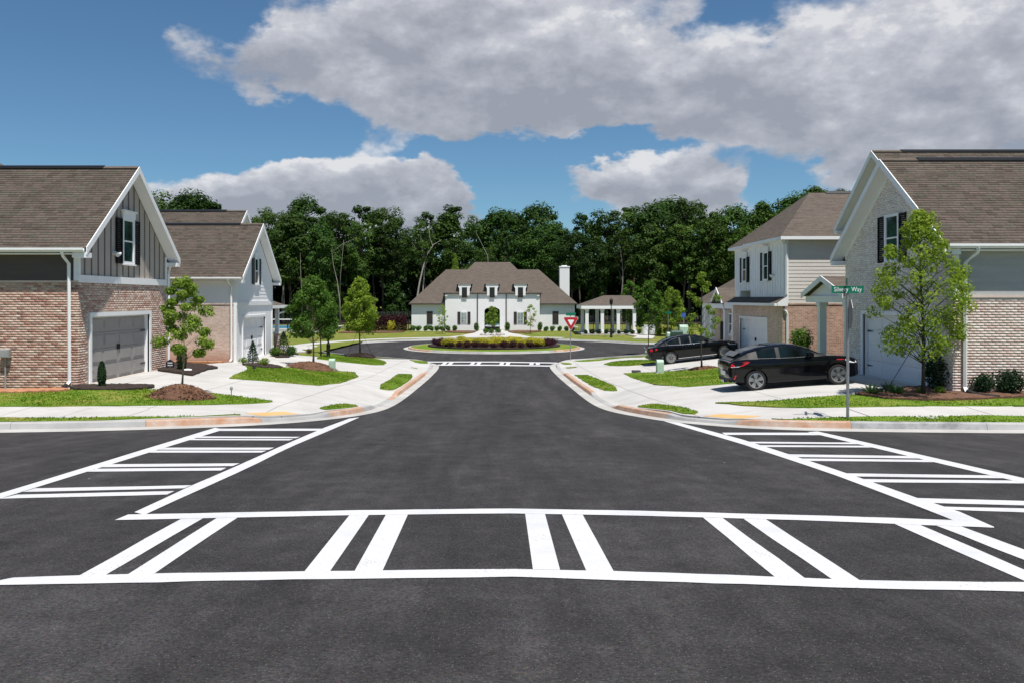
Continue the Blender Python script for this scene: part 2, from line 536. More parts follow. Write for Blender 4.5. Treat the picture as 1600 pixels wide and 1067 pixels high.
simple('alloy', (.40, .41, .42), (.32, .33, .34), 10, .28, metal=.85, fine=.05)
simple('alloy_dark', (.05, .05, .052), None, 10, .4, metal=.6)
simple('car_black', (.0035, .0035, .0045), (.003, .003, .004), 5, .2, coat=.6, fine=0, spec=.1)
simple('car_trim', (.010, .010, .011), None, 9, .6)
simple('chrome', (.75, .76, .77), None, 6, .12, metal=1.0, fine=0)
simple('lamp_red', (.50, .01, .012), (.42, .008, .01), 8, .12, coat=.6, fine=0)
simple('lamp_clear', (.75, .76, .78), None, 8, .1, coat=.6, fine=0)
simple('plastic_white', (.8, .8, .8), None, 5, .4, fine=.02)
simple('pool_blue', (.10, .36, .50), (.07, .28, .42), 2, .15, .3, 5)


def glassmat(name, c, c2, rough=.04):
    m, K, b = newmat(name)
    p = pos(K)
    K.l(K.ramp(K.noise(p, 1.8, 3), [(.35, c2), (.65, c)]), b.inputs['Base Color'])
    b.inputs['Roughness'].default_value = rough
    b.inputs['Specular IOR Level'].default_value = .5 if rough < .1 else .22
    b.inputs['Coat Weight'].default_value = .1 if rough < .1 else 0
    b.inputs['Coat Roughness'].default_value = .02


glassmat('window_glass', (.03, .085, .075), (.012, .022, .022))
glassmat('window_glass_dark', (.012, .014, .016), (.008, .009, .010))
glassmat('window_glass_pale', (.34, .40, .38), (.16, .22, .21))
glassmat('car_glass', (.006, .014, .016), (.003, .004, .005), .1)
leafmat('leaf_bright', [(0, (.09, .16, .020)), (.4, (.16, .245, .032)), (.75, (.22, .31, .05)), (1, (.32, .36, .09))], .45)
leafmat('leaf_maple', [(0, (.025, .075, .014)), (.4, (.055, .13, .022)), (.75, (.11, .20, .035)), (1, (.22, .28, .07))], .38)
leafmat('leaf_mid', [(0, (.035, .095, .016)), (.5, (.075, .155, .024)), (.85, (.13, .22, .036)), (1, (.20, .26, .05))], .42)
leafmat('leaf_lime', [(0, (.13, .22, .024)), (.5, (.23, .33, .042)), (.85, (.33, .41, .06)), (1, (.40, .44, .09))], .48)
leafmat('leaf_forest', [(0, (.012, .034, .008)), (.45, (.025, .060, .010)), (.8, (.050, .10, .015)), (1, (.085, .135, .025))], .22, cs=.55, var=.8)
leafmat('leaf_forest_b', [(0, (.020, .046, .010)), (.45, (.040, .080, .013)), (.8, (.072, .125, .020)), (1, (.115, .155, .03))], .22, cs=.55, var=.8)
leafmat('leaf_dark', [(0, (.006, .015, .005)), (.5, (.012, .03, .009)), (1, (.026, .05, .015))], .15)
leafmat('leaf_conifer', [(0, (.008, .022, .010)), (.5, (.016, .042, .016)), (1, (.04, .08, .025))], .15)
leafmat('leaf_gold', [(0, (.22, .24, .025)), (.4, (.40, .38, .035)), (.8, (.55, .47, .06)), (1, (.62, .52, .11))], .4)
leafmat('leaf_purple', [(0, (.018, .008, .010)), (.5, (.045, .014, .020)), (.85, (.075, .022, .028)), (1, (.10, .05, .04))], .2)
leafmat('straw_red', [(0, (.07, .032, .02)), (.5, (.16, .08, .05)), (1, (.30, .18, .11))], .05, .9)
leafmat('straw_dark', [(0, (.010, .007, .006)), (.6, (.035, .022, .016)), (1, (.08, .055, .04))], .05, .9)
leafmat('leaf_yucca', [(0, (.03, .08, .03)), (.5, (.07, .15, .05)), (1, (.20, .26, .09))], .2)

# ---------------------------------------------------------------- mesh helpers
ROOT = {}


def link(o, parent=None):
    COL.objects.link(o)
    if parent is not None:
        o.parent = parent
    return o


def rootloc(p):
    while p is not None:
        if p.name in ROOT:
            return ROOT[p.name]
        p = p.parent
    return Vector((0, 0, 0))


def tag(o, label=None, cat=None, group=None, kind=None):
    if label: o['label'] = label
    if cat: o['category'] = cat
    if group: o['group'] = group
    if kind: o['kind'] = kind
    return o


def thing(name, label, cat, loc, group=None, local=False):
    o = bpy.data.objects.new(name, None)
    COL.objects.link(o)
    o.location = loc
    o.empty_display_size = .3
    ROOT[o.name] = Vector((0, 0, 0)) if local else Vector(loc)
    return tag(o, label, cat, group)


def npmesh(name, V, Fq, mat, smooth=False):
    """V (n,3) array, Fq (m,k) array of equal-sided faces"""
    V = np.asarray(V, dtype=np.float32)
    Fq = np.asarray(Fq, dtype=np.int32)
    me = bpy.data.meshes.new(name)
    me.vertices.add(len(V))
    me.vertices.foreach_set('co', V.ravel())
    m, k = Fq.shape
    me.loops.add(m * k)
    me.loops.foreach_set('vertex_index', Fq.ravel())
    me.polygons.add(m)
    me.polygons.foreach_set('loop_start', np.arange(0, m * k, k, dtype=np.int32))
    try:
        me.polygons.foreach_set('loop_total', np.full(m, k, dtype=np.int32))
    except Exception:
        pass
    me.update(calc_edges=True)
    me.validate()
    if smooth:
        me.polygons.foreach_set('use_smooth', np.ones(m, dtype=bool))
    if mat:
        me.materials.append(MATS[mat])
    return me


class MB:
    def __init__(s):
        s.v = []
        s.f = []

    def add(s, vs, fs):
        o = len(s.v)
        s.v.extend([tuple(p) for p in vs])
        s.f.extend([tuple(i + o for i in f) for f in fs])
        return s

    def box(s, x0, x1, y0, y1, z0, z1):
        x0, x1 = min(x0, x1), max(x0, x1)
        y0, y1 = min(y0, y1), max(y0, y1)
        z0, z1 = min(z0, z1), max(z0, z1)
        return s.add([(x0, y0, z0), (x1, y0, z0), (x1, y1, z0), (x0, y1, z0), (x0, y0, z1), (x1, y0, z1), (x1, y1, z1), (x0, y1, z1)],
                     [(0, 3, 2, 1), (4, 5, 6, 7), (0, 1, 5, 4), (1, 2, 6, 5), (2, 3, 7, 6), (3, 0, 4, 7)])

    def prism(s, poly, vec):
        """poly: list of 3D points (planar), extruded along vec"""
        n = len(poly)
        vec = Vector(vec)
        a = [Vector(p) for p in poly]
        b = [p + vec for p in a]
        fs = [tuple(range(n - 1, -1, -1)), tuple(range(n, 2 * n))]
        for i in range(n):
            j = (i + 1) % n
            fs.append((i, j, n + j, n + i))
        return s.add(a + b, fs)

    def tube(s, pts, radii, n=8, cap=True):
        pts = [Vector(p) for p in pts]
        if isinstance(radii, (int, float)):
            radii = [radii] * len(pts)
        vs, fs = [], []
        for i, p in enumerate(pts):
            d = (pts[min(i + 1, len(pts) - 1)] - pts[max(i - 1, 0)])
            if d.length < 1e-9:
                d = Vector((0, 0, 1))
            d.normalize()
            a = d.cross(Vector((0, 0, 1)) if abs(d.z) < .95 else Vector((1, 0, 0))).normalized()
            b = d.cross(a)
            for k in range(n):
                t = 2 * math.pi * k / n
                vs.append(p + (a * math.cos(t) + b * math.sin(t)) * radii[i])
        for i in range(len(pts) - 1):
            for k in range(n):
                k2 = (k + 1) % n
                fs.append((i * n + k, i * n + k2, (i + 1) * n + k2, (i + 1) * n + k))
        if cap:
            fs.append(tuple(range(n - 1, -1, -1)))
            fs.append(tuple((len(pts) - 1) * n + k for k in range(n)))
        return s.add(vs, fs)

    def lathe(s, prof, c, n=20, axis='z'):
        """prof: list of (r, h)"""
        vs, fs = [], []
        for r, h in prof:
            for k in range(n):
                t = 2 * math.pi * k / n
                p = {'z': (r * math.cos(t), r * math.sin(t), h), 'y': (r * math.cos(t), h, r * math.sin(t)), 'x': (h, r * math.cos(t), r * math.sin(t))}[axis]
                vs.append((c[0] + p[0], c[1] + p[1], c[2] + p[2]))
        for i in range(len(prof) - 1):
            for k in range(n):
                k2 = (k + 1) % n
                fs.append((i * n + k, i * n + k2, (i + 1) * n + k2, (i + 1) * n + k))
        fs.append(tuple(range(n - 1, -1, -1)))
        fs.append(tuple((len(prof) - 1) * n + k for k in range(n)))
        return s.add(vs, fs)

    def build(s, name, mat, parent=None, smooth=False, loc=None, bevel=0.0, label=None, fixn=True, merge=False):
        off = rootloc(parent) if parent is not None else (Vector(loc) if loc is not None else Vector((0, 0, 0)))
        me = bpy.data.meshes.new(name)
        me.from_pydata([(p[0] - off[0], p[1] - off[1], p[2] - off[2]) for p in s.v], [], s.f)
        if fixn or bevel:
            bm = bmesh.new()
            bm.from_mesh(me)
            if merge:
                bmesh.ops.remove_doubles(bm, verts=bm.verts, dist=1e-4)
            bmesh.ops.recalc_face_normals(bm, faces=bm.faces)
            if bevel:
                es = [e for e in bm.edges if len(e.link_faces) == 2 and e.calc_face_angle(0) > .6]
                bmesh.ops.bevel(bm, geom=es, offset=bevel, segments=2, profile=.6, affect='EDGES')
            bm.to_mesh(me)
            bm.free()
        if smooth:
            for p in me.polygons:
                p.use_smooth = True
        me.materials.append(MATS[mat])
        o = bpy.data.objects.new(name, me)
        link(o, parent)
        if parent is None and loc is not None:
            o.location = loc
        if label:
            o['label'] = label
        return o


def npobj(name, V, Fq, mat, parent=None, loc=None, smooth=False):
    off = rootloc(parent) if parent is not None else (Vector(loc) if loc is not None else Vector((0, 0, 0)))
    V = np.asarray(V, dtype=np.float64) - np.array([off[0], off[1], off[2]])
    o = bpy.data.objects.new(name, npmesh(name, V, Fq, mat, smooth))
    link(o, parent)
    if parent is None and loc is not None:
        o.location = loc
    return o


def boxes_np(C, S):
    """many boxes at once: centres (n,3), sizes (n,3)"""
    C = np.asarray(C, float); S = np.asarray(S, float) / 2
    sg = np.array([(-1, -1, -1), (1, -1, -1), (1, 1, -1), (-1, 1, -1), (-1, -1, 1), (1, -1, 1), (1, 1, 1), (-1, 1, 1)], float)
    V = (C[:, None, :] + S[:, None, :] * sg[None]).reshape(-1, 3)
    fc = np.array([(0, 3, 2, 1), (4, 5, 6, 7), (0, 1, 5, 4), (1, 2, 6, 5), (2, 3, 7, 6), (3, 0, 4, 7)])
    Fq = (np.arange(len(C))[:, None, None] * 8 + fc[None]).reshape(-1, 4)
    return V, Fq


def leaves_np(P, size, rng, aspect=.55, flat=0.0, N=None, jit=.55):
    """diamond leaves at points P"""
    n = len(P)
    t = rng.normal(size=(n, 3)); t[:, 2] *= (1 - flat)
    t /= np.linalg.norm(t, axis=1)[:, None] + 1e-9
    q = rng.normal(size=(n, 3))
    if N is not None:
        # blades lie roughly across the outward direction of their clump
        q = N + rng.normal(size=(n, 3)) * jit
        q /= np.linalg.norm(q, axis=1)[:, None] + 1e-9
        t = np.cross(q, t); t /= np.linalg.norm(t, axis=1)[:, None] + 1e-9
    b = np.cross(t, q); b /= np.linalg.norm(b, axis=1)[:, None] + 1e-9
    s = size * rng.uniform(.65, 1.35, size=(n, 1))
    V = np.stack([P - t * s * .5, P + b * s * aspect * .5, P + t * s * .5, P - b * s * aspect * .5], axis=1).reshape(-1, 3)
    Fq = np.arange(4 * n).reshape(n, 4)
    return V, Fq


# ---------------------------------------------------------------- projection and terrain
def W(px, py, Y):
    return Vector(((px - CX) / F * Y, Y, (CY - py) / F * Y))


def interp(pts, y):
    if y <= pts[0][0]: return pts[0][1]
    for (a, b), (c, d) in zip(pts, pts[1:]):
        if y <= c:
            return b + (d - b) * (y - a) / (c - a)
    return pts[-1][1]


ZR = [(22, -3.231, -.0755), (31, -3.87, -.050), (39, -4.15, -.031), (47, -4.37, -.020), (56, -4.49, -.007), (66, -4.52, 0)]


def zr(y):
    """height of the road surface (the camera is at 0)"""
    if y <= 22: return -1.57 - .0755 * y
    for (a, za, sa), (b, zb, sb) in zip(ZR, ZR[1:]):
        if y <= b:
            h = b - a; t = (y - a) / h
            return (2*t**3 - 3*t**2 + 1) * za + (t**3 - 2*t**2 + t) * h * sa + (-2*t**3 + 3*t**2) * zb + (t**3 - t**2) * h * sb
    return -4.52


PL = [(8, -2.03), (18.5, -2.84), (20, -2.87), (23, -2.80), (26, -2.73), (33, -2.73), (42, -3.16), (49, -3.16), (57, -3.85), (64, -4.25), (95, -4.3), (108, -4.09), (160, -4.0)]
PR = [(8, -2.03), (18.5, -2.84), (20, -2.88), (22, -2.80), (24, -2.71), (31.5, -2.71), (41, -3.25), (49.5, -3.28), (58, -3.8), (66, -4.2), (95, -4.3), (108, -4.05), (160, -4.0)]
RC, RI, RO = 77.3, 8.3, 15.5         # roundabout centre, island radius, outer radius


def sstep(a, b, x):
    t = max(0.0, min(1.0, (x - a) / (b - a)))
    return t * t * (3 - 2 * t)


def H(x, y):
    """height of the lots beside the road"""
    p = interp(PL if x < 0 else PR, y)
    t = max(0.0, min(1.0, (abs(x) - 4.4) / 8.5))
    t = 1 - (1 - t) ** (1.9 - .9 * max(0.0, min(1.0, (y - 31) / 10)))
    h1 = (zr(y) + .15) * (1 - t) + p * t
    r = math.hypot(x, y - RC)
    t2 = max(0.0, min(1.0, (r - 16.2) / 14))
    h2 = -4.37 * (1 - t2) + p * t2
    k = sstep(55, 63, y)
    return h1 * (1 - k) + h2 * k


def unroad(px, py):
    """pixel -> point on the road surface"""
    k = (py - CY) / F
    lo, hi = 1.0, 140.0
    for _ in range(60):
        m = (lo + hi) / 2
        if -zr(m) / m > k: lo = m
        else: hi = m
    return Vector(((px - CX) / F * lo, lo, zr(lo)))


def unlot(px, py):
    """pixel -> first point on the lot surface"""
    kx, kz = (px - CX) / F, (CY - py) / F
    y, st = 12.0, .25
    while y < 160:
        if kz * y <= H(kx * y, y): break
        y += st
    lo, hi = y - st, y
    for _ in range(30):
        m = (lo + hi) / 2
        if kz * m <= H(kx * m, m): hi = m
        else: lo = m
    return Vector((kx * hi, hi, H(kx * hi, hi)))


def inpoly(x, y, P):
    c = False
    n = len(P)
    j = n - 1
    for i in range(n):
        xi, yi = P[i][0], P[i][1]
        xj, yj = P[j][0], P[j][1]
        if (yi > y) != (yj > y) and x < (xj - xi) * (y - yi) / (yj - yi) + xi:
            c = not c
        j = i
    return c


def smooth_line(P, it=2):
    """Chaikin"""
    for _ in range(it):
        Q = [P[0]]
        for a, b in zip(P, P[1:]):
            Q.append((a[0] * .75 + b[0] * .25, a[1] * .75 + b[1] * .25))
            Q.append((a[0] * .25 + b[0] * .75, a[1] * .25 + b[1] * .75))
        Q.append(P[-1])
        P = Q
    return P


def resample(P, step):
    out = [tuple(P[0])]
    acc = 0
    for a, b in zip(P, P[1:]):
        L = math.hypot(b[0] - a[0], b[1] - a[1])
        if L < 1e-6: continue
        d = step - acc
        while d <= L:
            out.append((a[0] + (b[0] - a[0]) * d / L, a[1] + (b[1] - a[1]) * d / L))
            d += step
        acc = L - (d - step)
    if math.hypot(out[-1][0] - P[-1][0], out[-1][1] - P[-1][1]) > step * .2:
        out.append(tuple(P[-1]))
    return out


def offset_line(P, d):
    """offset to the left of the direction of travel"""
    out = []
    n = len(P)
    for i in range(n):
        a, b = P[max(i - 1, 0)], P[min(i + 1, n - 1)]
        dx, dy = b[0] - a[0], b[1] - a[1]
        L = math.hypot(dx, dy) or 1
        out.append((P[i][0] - dy / L * d, P[i][1] + dx / L * d))
    return out


def sheet(name, poly, zf, mat, parent=None, step=1.0, skirt=0.0, xstep=True):
    """fill a plan polygon, cut it on a grid, drape it on zf(x,y); skirt > 0 gives it an edge of that depth"""
    bm = bmesh.new()
    vs = [bm.verts.new((p[0], p[1], 0)) for p in poly]
    f = bm.faces.new(vs)
    bmesh.ops.triangulate(bm, faces=[f])
    xs = [p[0] for p in poly]; ys = [p[1] for p in poly]
    cuts = []
    y = math.ceil(min(ys) / step) * step
    while y < max(ys):
        cuts.append(((0, y, 0), (0, 1, 0))); y += step
    if xstep:
        x = math.ceil(min(xs) / step) * step
        while x < max(xs):
            cuts.append(((x, 0, 0), (1, 0, 0))); x += step
    for co, no in cuts:
        bmesh.ops.bisect_plane(bm, geom=bm.verts[:] + bm.edges[:] + bm.faces[:], plane_co=co, plane_no=no, dist=1e-5)
    if skirt:
        be = [e for e in bm.edges if len(e.link_faces) == 1]
        r = bmesh.ops.extrude_edge_only(bm, edges=be)
        low = set(v for v in r['geom'] if isinstance(v, bmesh.types.BMVert))
    else:
        low = set()
    for v in bm.verts:
        v.co.z = zf(v.co.x, v.co.y) - (skirt if v in low else 0)
    bmesh.ops.recalc_face_normals(bm, faces=bm.faces)
    up = sum(fc.normal.z * fc.calc_area() for fc in bm.faces)
    if up < 0:
        bmesh.ops.reverse_faces(bm, faces=bm.faces)
    me = bpy.data.meshes.new(name)
    bm.to_mesh(me)
    bm.free()
    me.materials.append(MATS[mat])
    o = bpy.data.objects.new(name, me)
    link(o, parent)
    return o

# ================================================================ THE GROUND
rng = np.random.default_rng(7)
random.seed(7)

KL = [(-80, 18.6), (-30, 18.6), (-13, 18.6), (-11, 18.75), (-9.3, 19.15), (-7.45, 19.9), (-5.9, 20.9), (-4.85, 22.3), (-4.1, 24.3), (-3.72, 26.6), (-3.6, 29), (-3.55, 36), (-3.55, 46), (-3.55, 55.5), (-4.0, 58.3), (-5.4, 60.9), (-7.6, 63.4)]
ring_l = [(RO * math.sin(a), RC - RO * math.cos(a)) for a in [R(-38 - i * 6) for i in range(0, 49)] ]
ring_l = [p for p in ring_l if not (p[0] > 13.6 and p[1] < 84)]
KL = smooth_line(KL, 2) + [p for p in ring_l if not (p[0] > 0 and p[1] < RC)] + [(15.2, 83.6), (80, 83.8)]
KR = [(80, 71), (17, 71), (14.4, 70.6)] + [(RO * math.sin(a), RC - RO * math.cos(a)) for a in [R(60 - i * 5) for i in range(0, 5)]]
KR = KR + smooth_line([(7.6, 63.4), (5.4, 60.9), (4.0, 58.3), (3.6, 55.5), (3.6, 46), (3.6, 36), (3.62, 29), (3.78, 26.6), (4.15, 24.3), (4.55, 22.4), (5.4, 20.8), (6.2, 19.8), (7.9, 19.05), (11.4, 18.6), (13, 18.55), (30, 18.5), (80, 18.5)], 2)
NL = smooth_line([(-4.3, -16), (-4.3, 2.5), (-5.2, 5.6), (-7.6, 7.6), (-11, 8.2), (-80, 8.2)], 2)
NR = smooth_line([(80, 8.2), (11, 8.2), (7.6, 7.6), (5.2, 5.6), (4.3, 2.5), (4.3, -16)], 2)

iL = next(i for i, p in enumerate(KL) if p[1] > 63)
iR = next(i for i, p in enumerate(KR) if abs(p[0] - 7.6) < .01)
road_near = [p for p in KL[:iL]] + [(-7.6, 63.4)] + [(7.6, 63.4)] + KR[iR + 1:] + [p for p in NR] + [p for p in NL]
# ring: asphalt between the throat and the island
ring_poly = KL[iL:] + KR[:iR + 1]


def inroad(x, y):
    if y < 64 and inpoly(x, y, road_near): return True
    return inpoly(x, y, ring_poly) if y > 60 else False


RAMPS = [(-5.25, 22.6), (5.35, 21.9)]
_H0 = H


def H(x, y):
    h = _H0(x, y)
    if 18 < y < 62:
        d = max(0.0, abs(x) - 4.15)
        if d < 1.6:
            k = sstep(28.0, 29.2, y) * (1 - sstep(34.2, 35.4, y)) + sstep(48.2, 49.2, y) * (1 - sstep(54.0, 55.2, y))
            h -= .115 * k * (1 - sstep(0, 1.6, d))
        for rx, ry in RAMPS:
            q = math.hypot(x - rx, y - ry)
            if q < 2.0:
                h -= .065 * (1 - sstep(.7, 2.0, q))
    return h


# ---- base ground, one sheet to the horizon
def axis(parts):
    out = []
    for a, b, s in parts:
        out += list(np.arange(a, b - 1e-6, s))
    return out + [parts[-1][1]]


gx = axis([(-900, -120, 60), (-120, -40, 8), (-40, -20, 2), (-20, 20, .5), (20, 40, 2), (40, 120, 8), (120, 900, 60)])
gy = axis([(-200, -20, 30), (-20, 16, 3), (16, 66, .5), (66, 110, 1.5), (110, 200, 8), (200, 1500, 100)])
gv, gf = [], []
for y in gy:
    for x in gx:
        near = abs(x) < 90 and -17 < y < 100 and not (28 < y < 55 and abs(x) > 6) and not (22.5 < y < 58 and abs(x) > 12)
        rd = False
        if near:
            rd = inroad(x, y) or any(inroad(x + .85 * a_, y + .85 * b_) for a_, b_ in ((1, 0), (-1, 0), (0, 1), (0, -1), (.7, .7), (-.7, .7), (.7, -.7), (-.7, -.7)))
        z = (zr(y) - .3) if rd else ((H(x, y) - .05) if y > 14 else (-1.57 - .0755 * y + .1 if y > -20 else 0.03))
        gv.append((x, y, z))
nx = len(gx)
for j in range(len(gy) - 1):
    for i in range(nx - 1):
        a = j * nx + i
        gf.append((a, a + 1, a + nx + 1, a + nx))
ground = npobj('ground', np.array(gv), np.array(gf), 'far_lawn')
tag(ground, kind='structure')

# ---- asphalt
road = sheet('road', road_near, lambda x, y: zr(y), 'asphalt', step=1.0, xstep=False)
tag(road, kind='structure')
ringo = sheet('roundabout_road', ring_poly, lambda x, y: -4.517 if y > 64 else zr(y) - .003, 'asphalt', step=2.0, xstep=False)
tag(ringo, kind='structure')

# ---- gutters and kerbs
KERB_ROOTS = []


def kerb(name, line, matf, hf, seg=3.0, zoff=0.0, close=False, inner=False):
    P = resample(line, .5)
    n = len(P)
    prof_g = [(0, .007), (.41, .014)]
    prof_k = [(.405, -.06), (.41, .016), (.455, .135), (.49, .155), (.64, .157), (.645, -.15)]

    def ring_pts(prof, i, sc=1.0):
        out = []
        for d, h in prof:
            q = offL[d][i]
            hh = h if h < .02 else .02 + (h - .02) * sc
            out.append((q[0], q[1], zr(P[i][1]) + hh + zoff))
        return out
    offL = {d: offset_line(P, d) for d, _ in prof_g + prof_k}
    mb = MB()
    rows = [ring_pts(prof_g, i) for i in range(n)]
    for a, b in zip(rows, rows[1:]):
        mb.add([a[0], a[1], b[1], b[0]], [(0, 1, 2, 3)])
    g = mb.build(name, 'gutter_concrete')
    tag(g, kind='structure')
    per = int(seg / .5)
    for s in range(0, n - 1, per):
        e = min(s + per, n - 1)
        m2 = MB()
        pr = None
        k = len(prof_k)
        vs, fs = [], []
        for i in range(s, e + 1):
            vs += ring_pts(prof_k, i, hf(P[i][0], P[i][1]))
        # a recessed joint between two stones
        if e > s:
            for q in range(k):
                vs[q] = tuple(np.array(vs[q]) * .985 + np.array(vs[k + q]) * .015)
        for i in range(e - s):
            for q in range(k - 1):
                fs.append((i * k + q, i * k + q + 1, (i + 1) * k + q + 1, (i + 1) * k + q))
        fs.append(tuple(range(k)))
        fs.append(tuple((e - s) * k + q for q in range(k)))
        m2.add(vs, fs)
        mid = P[(s + e) // 2]
        m2.build('kerb_stone', matf(mid[0], mid[1]), parent=g)
    return g


def hf_main(x, y):
    v = 1.0
    if 26 < y < 62 and abs(x) < 6:
        k = sstep(28.0, 29.2, y) * (1 - sstep(34.2, 35.4, y)) + sstep(48.2, 49.2, y) * (1 - sstep(54.0, 55.2, y))
        v -= .85 * k
    for rx, ry in RAMPS:
        q = math.hypot(x - rx * .92, y - ry + .3)
        v -= .5 * (1 - sstep(.9, 1.9, q))
    return max(v, .12)


def km_left(x, y):
    if -8.6 < x < -6.2 and y < 21.5: return 'kerb_clay'
    if -4.2 < x and 24.2 < y < 27.5: return 'kerb_clay'
    if y > 34 and y < 50 and x > -5: return 'kerb_clay'
    return 'kerb_concrete'


def km_right(x, y):
    if 5.9 < x < 8.4 and y < 21: return 'kerb_clay'
    if 9.2 < x < 12.6 and y < 20: return 'kerb_dark'
    if x < 4.6 and 23.5 < y < 28: return 'kerb_clay'
    if y > 34 and y < 50 and x < 5: return 'kerb_clay'
    return 'kerb_concrete'


kerb('gutter', KL, km_left, hf_main)
kerb('gutter', KR, km_right, hf_main)
kerb('gutter', NL, lambda x, y: 'kerb_concrete', lambda x, y: 1.0, seg=6)
kerb('gutter', NR, lambda x, y: 'kerb_concrete', lambda x, y: 1.0, seg=6)

# ---- concrete aprons (pavement and driveways poured as one surface at each corner)
off_l = offset_line(resample(KL, .4), .62)
off_r = offset_line(resample(KR, .4), .62)
seg_l = [p for p in off_l if -13.4 < p[0] and p[1] < 60.2 and p[0] < 0]
apron_l = seg_l + [(-11.2, 60.4), (-13.4, 56.5)]
seg_r = [p for p in off_r if p[0] < 13.6 and p[1] < 60.2]
apron_r = [(13.4, 57.0), (11.0, 60.4)] + seg_r
con_l = sheet('pavement', apron_l, lambda x, y: H(x, y) + .004, 'concrete', step=.3, skirt=.1)
tag(con_l, kind='structure')
con_r = sheet('pavement', apron_r, lambda x, y: H(x, y) + .004, 'concrete', step=.3, skirt=.1)
tag(con_r, kind='structure')

# straight footways along the cross street, slab by slab
def footway(side, x0, x1, ya, yb):
    first = None
    st = 1.52
    x = x0
    k = 0
    while x < x1 - .01:
        xe = min(x + st, x1)
        poly = [(x + .006, ya), (xe - .006, ya), (xe - .006, yb), (x + .006, yb)]
        dz = random.uniform(-.003, .003)
        o = sheet('footway' if first is None else 'slab', poly, lambda a, b: H(a, b) + .016 + dz, 'concrete_plain', parent=first, step=2.0, skirt=.08)
        if first is None:
            first = o
            tag(o, kind='structure')
        x = xe
    return first


footway('l', -39.4, -9.0, 20.35, 21.95)
footway('r', 9.2, 39.6, 20.2, 21.8)

# pavement round the far side of the roundabout
def arc(r, a0, a1, n):
    return [(r * math.sin(R(a0 + (a1 - a0) * i / n)), RC - r * math.cos(R(a0 + (a1 - a0) * i / n))) for i in range(n + 1)]


fw = sheet('footpath', arc(17.3, -62, -205, 60) + arc(18.8, -205, -62, 60), lambda x, y: H(x, y) + .03, 'concrete_plain', step=2.0, skirt=.08)
tag(fw, kind='structure')
# entrance paths to the clubhouse, splitting round a planter
for pts in ([(724, 531), (760, 531), (766, 524), (760, 518), (752, 518)], [(781, 531), (822, 531), (806, 520), (789, 518), (783, 520), (778, 526)]):
    pass
ep = sheet('footpath', [(-5.2, 94.9), (4.4, 94.9), (3.2, 99.5), (1.9, 103.5), (1.5, 107.3), (-2.0, 107.3), (-2.4, 103.5), (-3.6, 99.5)], lambda x, y: H(x, y) + .035, 'concrete_plain', step=2.0, skirt=.08)
tag(ep, kind='structure')
pp = sheet('footpath', [(15.2, 92.3), (17.2, 91.2), (18.5, 96.5), (17.6, 99.5), (15.6, 99.5), (16.4, 96.3)], lambda x, y: H(x, y) + .04, 'concrete_plain', step=2.0, skirt=.08)
tag(pp, kind='structure')
drv = sheet('driveway', [(-15.9, 72.5), (-16.3, 78.0), (-26, 79.5), (-40, 79.5), (-40, 73.5), (-24, 73)], lambda x, y: H(x, y) + .03, 'concrete_plain', step=2.0, skirt=.08)
tag(drv, kind='structure')

KB = [offset_line(resample(KL, .25), .70), offset_line(resample(KR, .25), .70)]
KA = [resample(KL, .25), resample(KR, .25)]


def outside(x, y, gap=.70):
    """keep a plan point behind the kerb"""
    if y > 66: return (x, y)
    i = 0 if x < 0 else 1
    A = KA[i]
    k = min(range(len(A)), key=lambda j: (A[j][0] - x) ** 2 + (A[j][1] - y) ** 2)
    d = math.hypot(A[k][0] - x, A[k][1] - y)
    if inroad(x, y) or d < gap:
        return KB[i][k]
    return (x, y)


# ---- tan tactile plates at the two ramps
def pixpoly(pts, dens=0):
    P = [unlot(*p) for p in pts]
    return [(p.x, p.y) for p in P]


for lab, i, at in (('tan tactile warning plate set in the left corner ramp', 0, (-5.1, 22.0)),
                   ('tan tactile warning plate set in the right corner ramp', 1, (5.25, 21.0))):
    A = KA[i]
    k = min(range(len(A)), key=lambda j: (A[j][0] - at[0]) ** 2 + (A[j][1] - at[1]) ** 2)
    tx, ty = A[k + 1][0] - A[k - 1][0], A[k + 1][1] - A[k - 1][1]
    L_ = math.hypot(tx, ty); tx, ty = tx / L_, ty / L_
    nx_, ny_ = -ty, tx
    P_ = [(A[k][0] + nx_ * d + tx * e, A[k][1] + ny_ * d + ty * e) for d, e in ((.74, -.7), (.74, .7), (1.34, .7), (1.34, -.7))]
    o = sheet('tactile_plate', P_, lambda x, y: H(x, y) + .012, 'tactile_tan', step=.1, skirt=.02)
    tag(o, lab, 'paving', 'tactile plates at the corners')

# ---- lawns
LAWNS = []


def lawn(pts, mat='lawn', up=.028, world=False, dens=300, bl=.028, sm=1):
    P = pts if world else pixpoly(pts)
    P = P + [P[0]]
    if sm:
        P = smooth_line(P, sm)
    P = resample(P, .35)
    Q = [outside(p[0] + random.uniform(-.03, .03), p[1] + random.uniform(-.03, .03)) for p in P[:-1]]
    Q = [q for i, q in enumerate(Q) if math.hypot(q[0] - Q[i - 1][0], q[1] - Q[i - 1][1]) > .02]
    o = sheet('lawn', Q, lambda x, y: H(x, y) + up + .012 * math.sin(x * 2.1 + y * 1.3), mat, step=.8, skirt=.09)
    tag(o, kind='structure')
    LAWNS.append((Q, up, dens, bl))
    return o


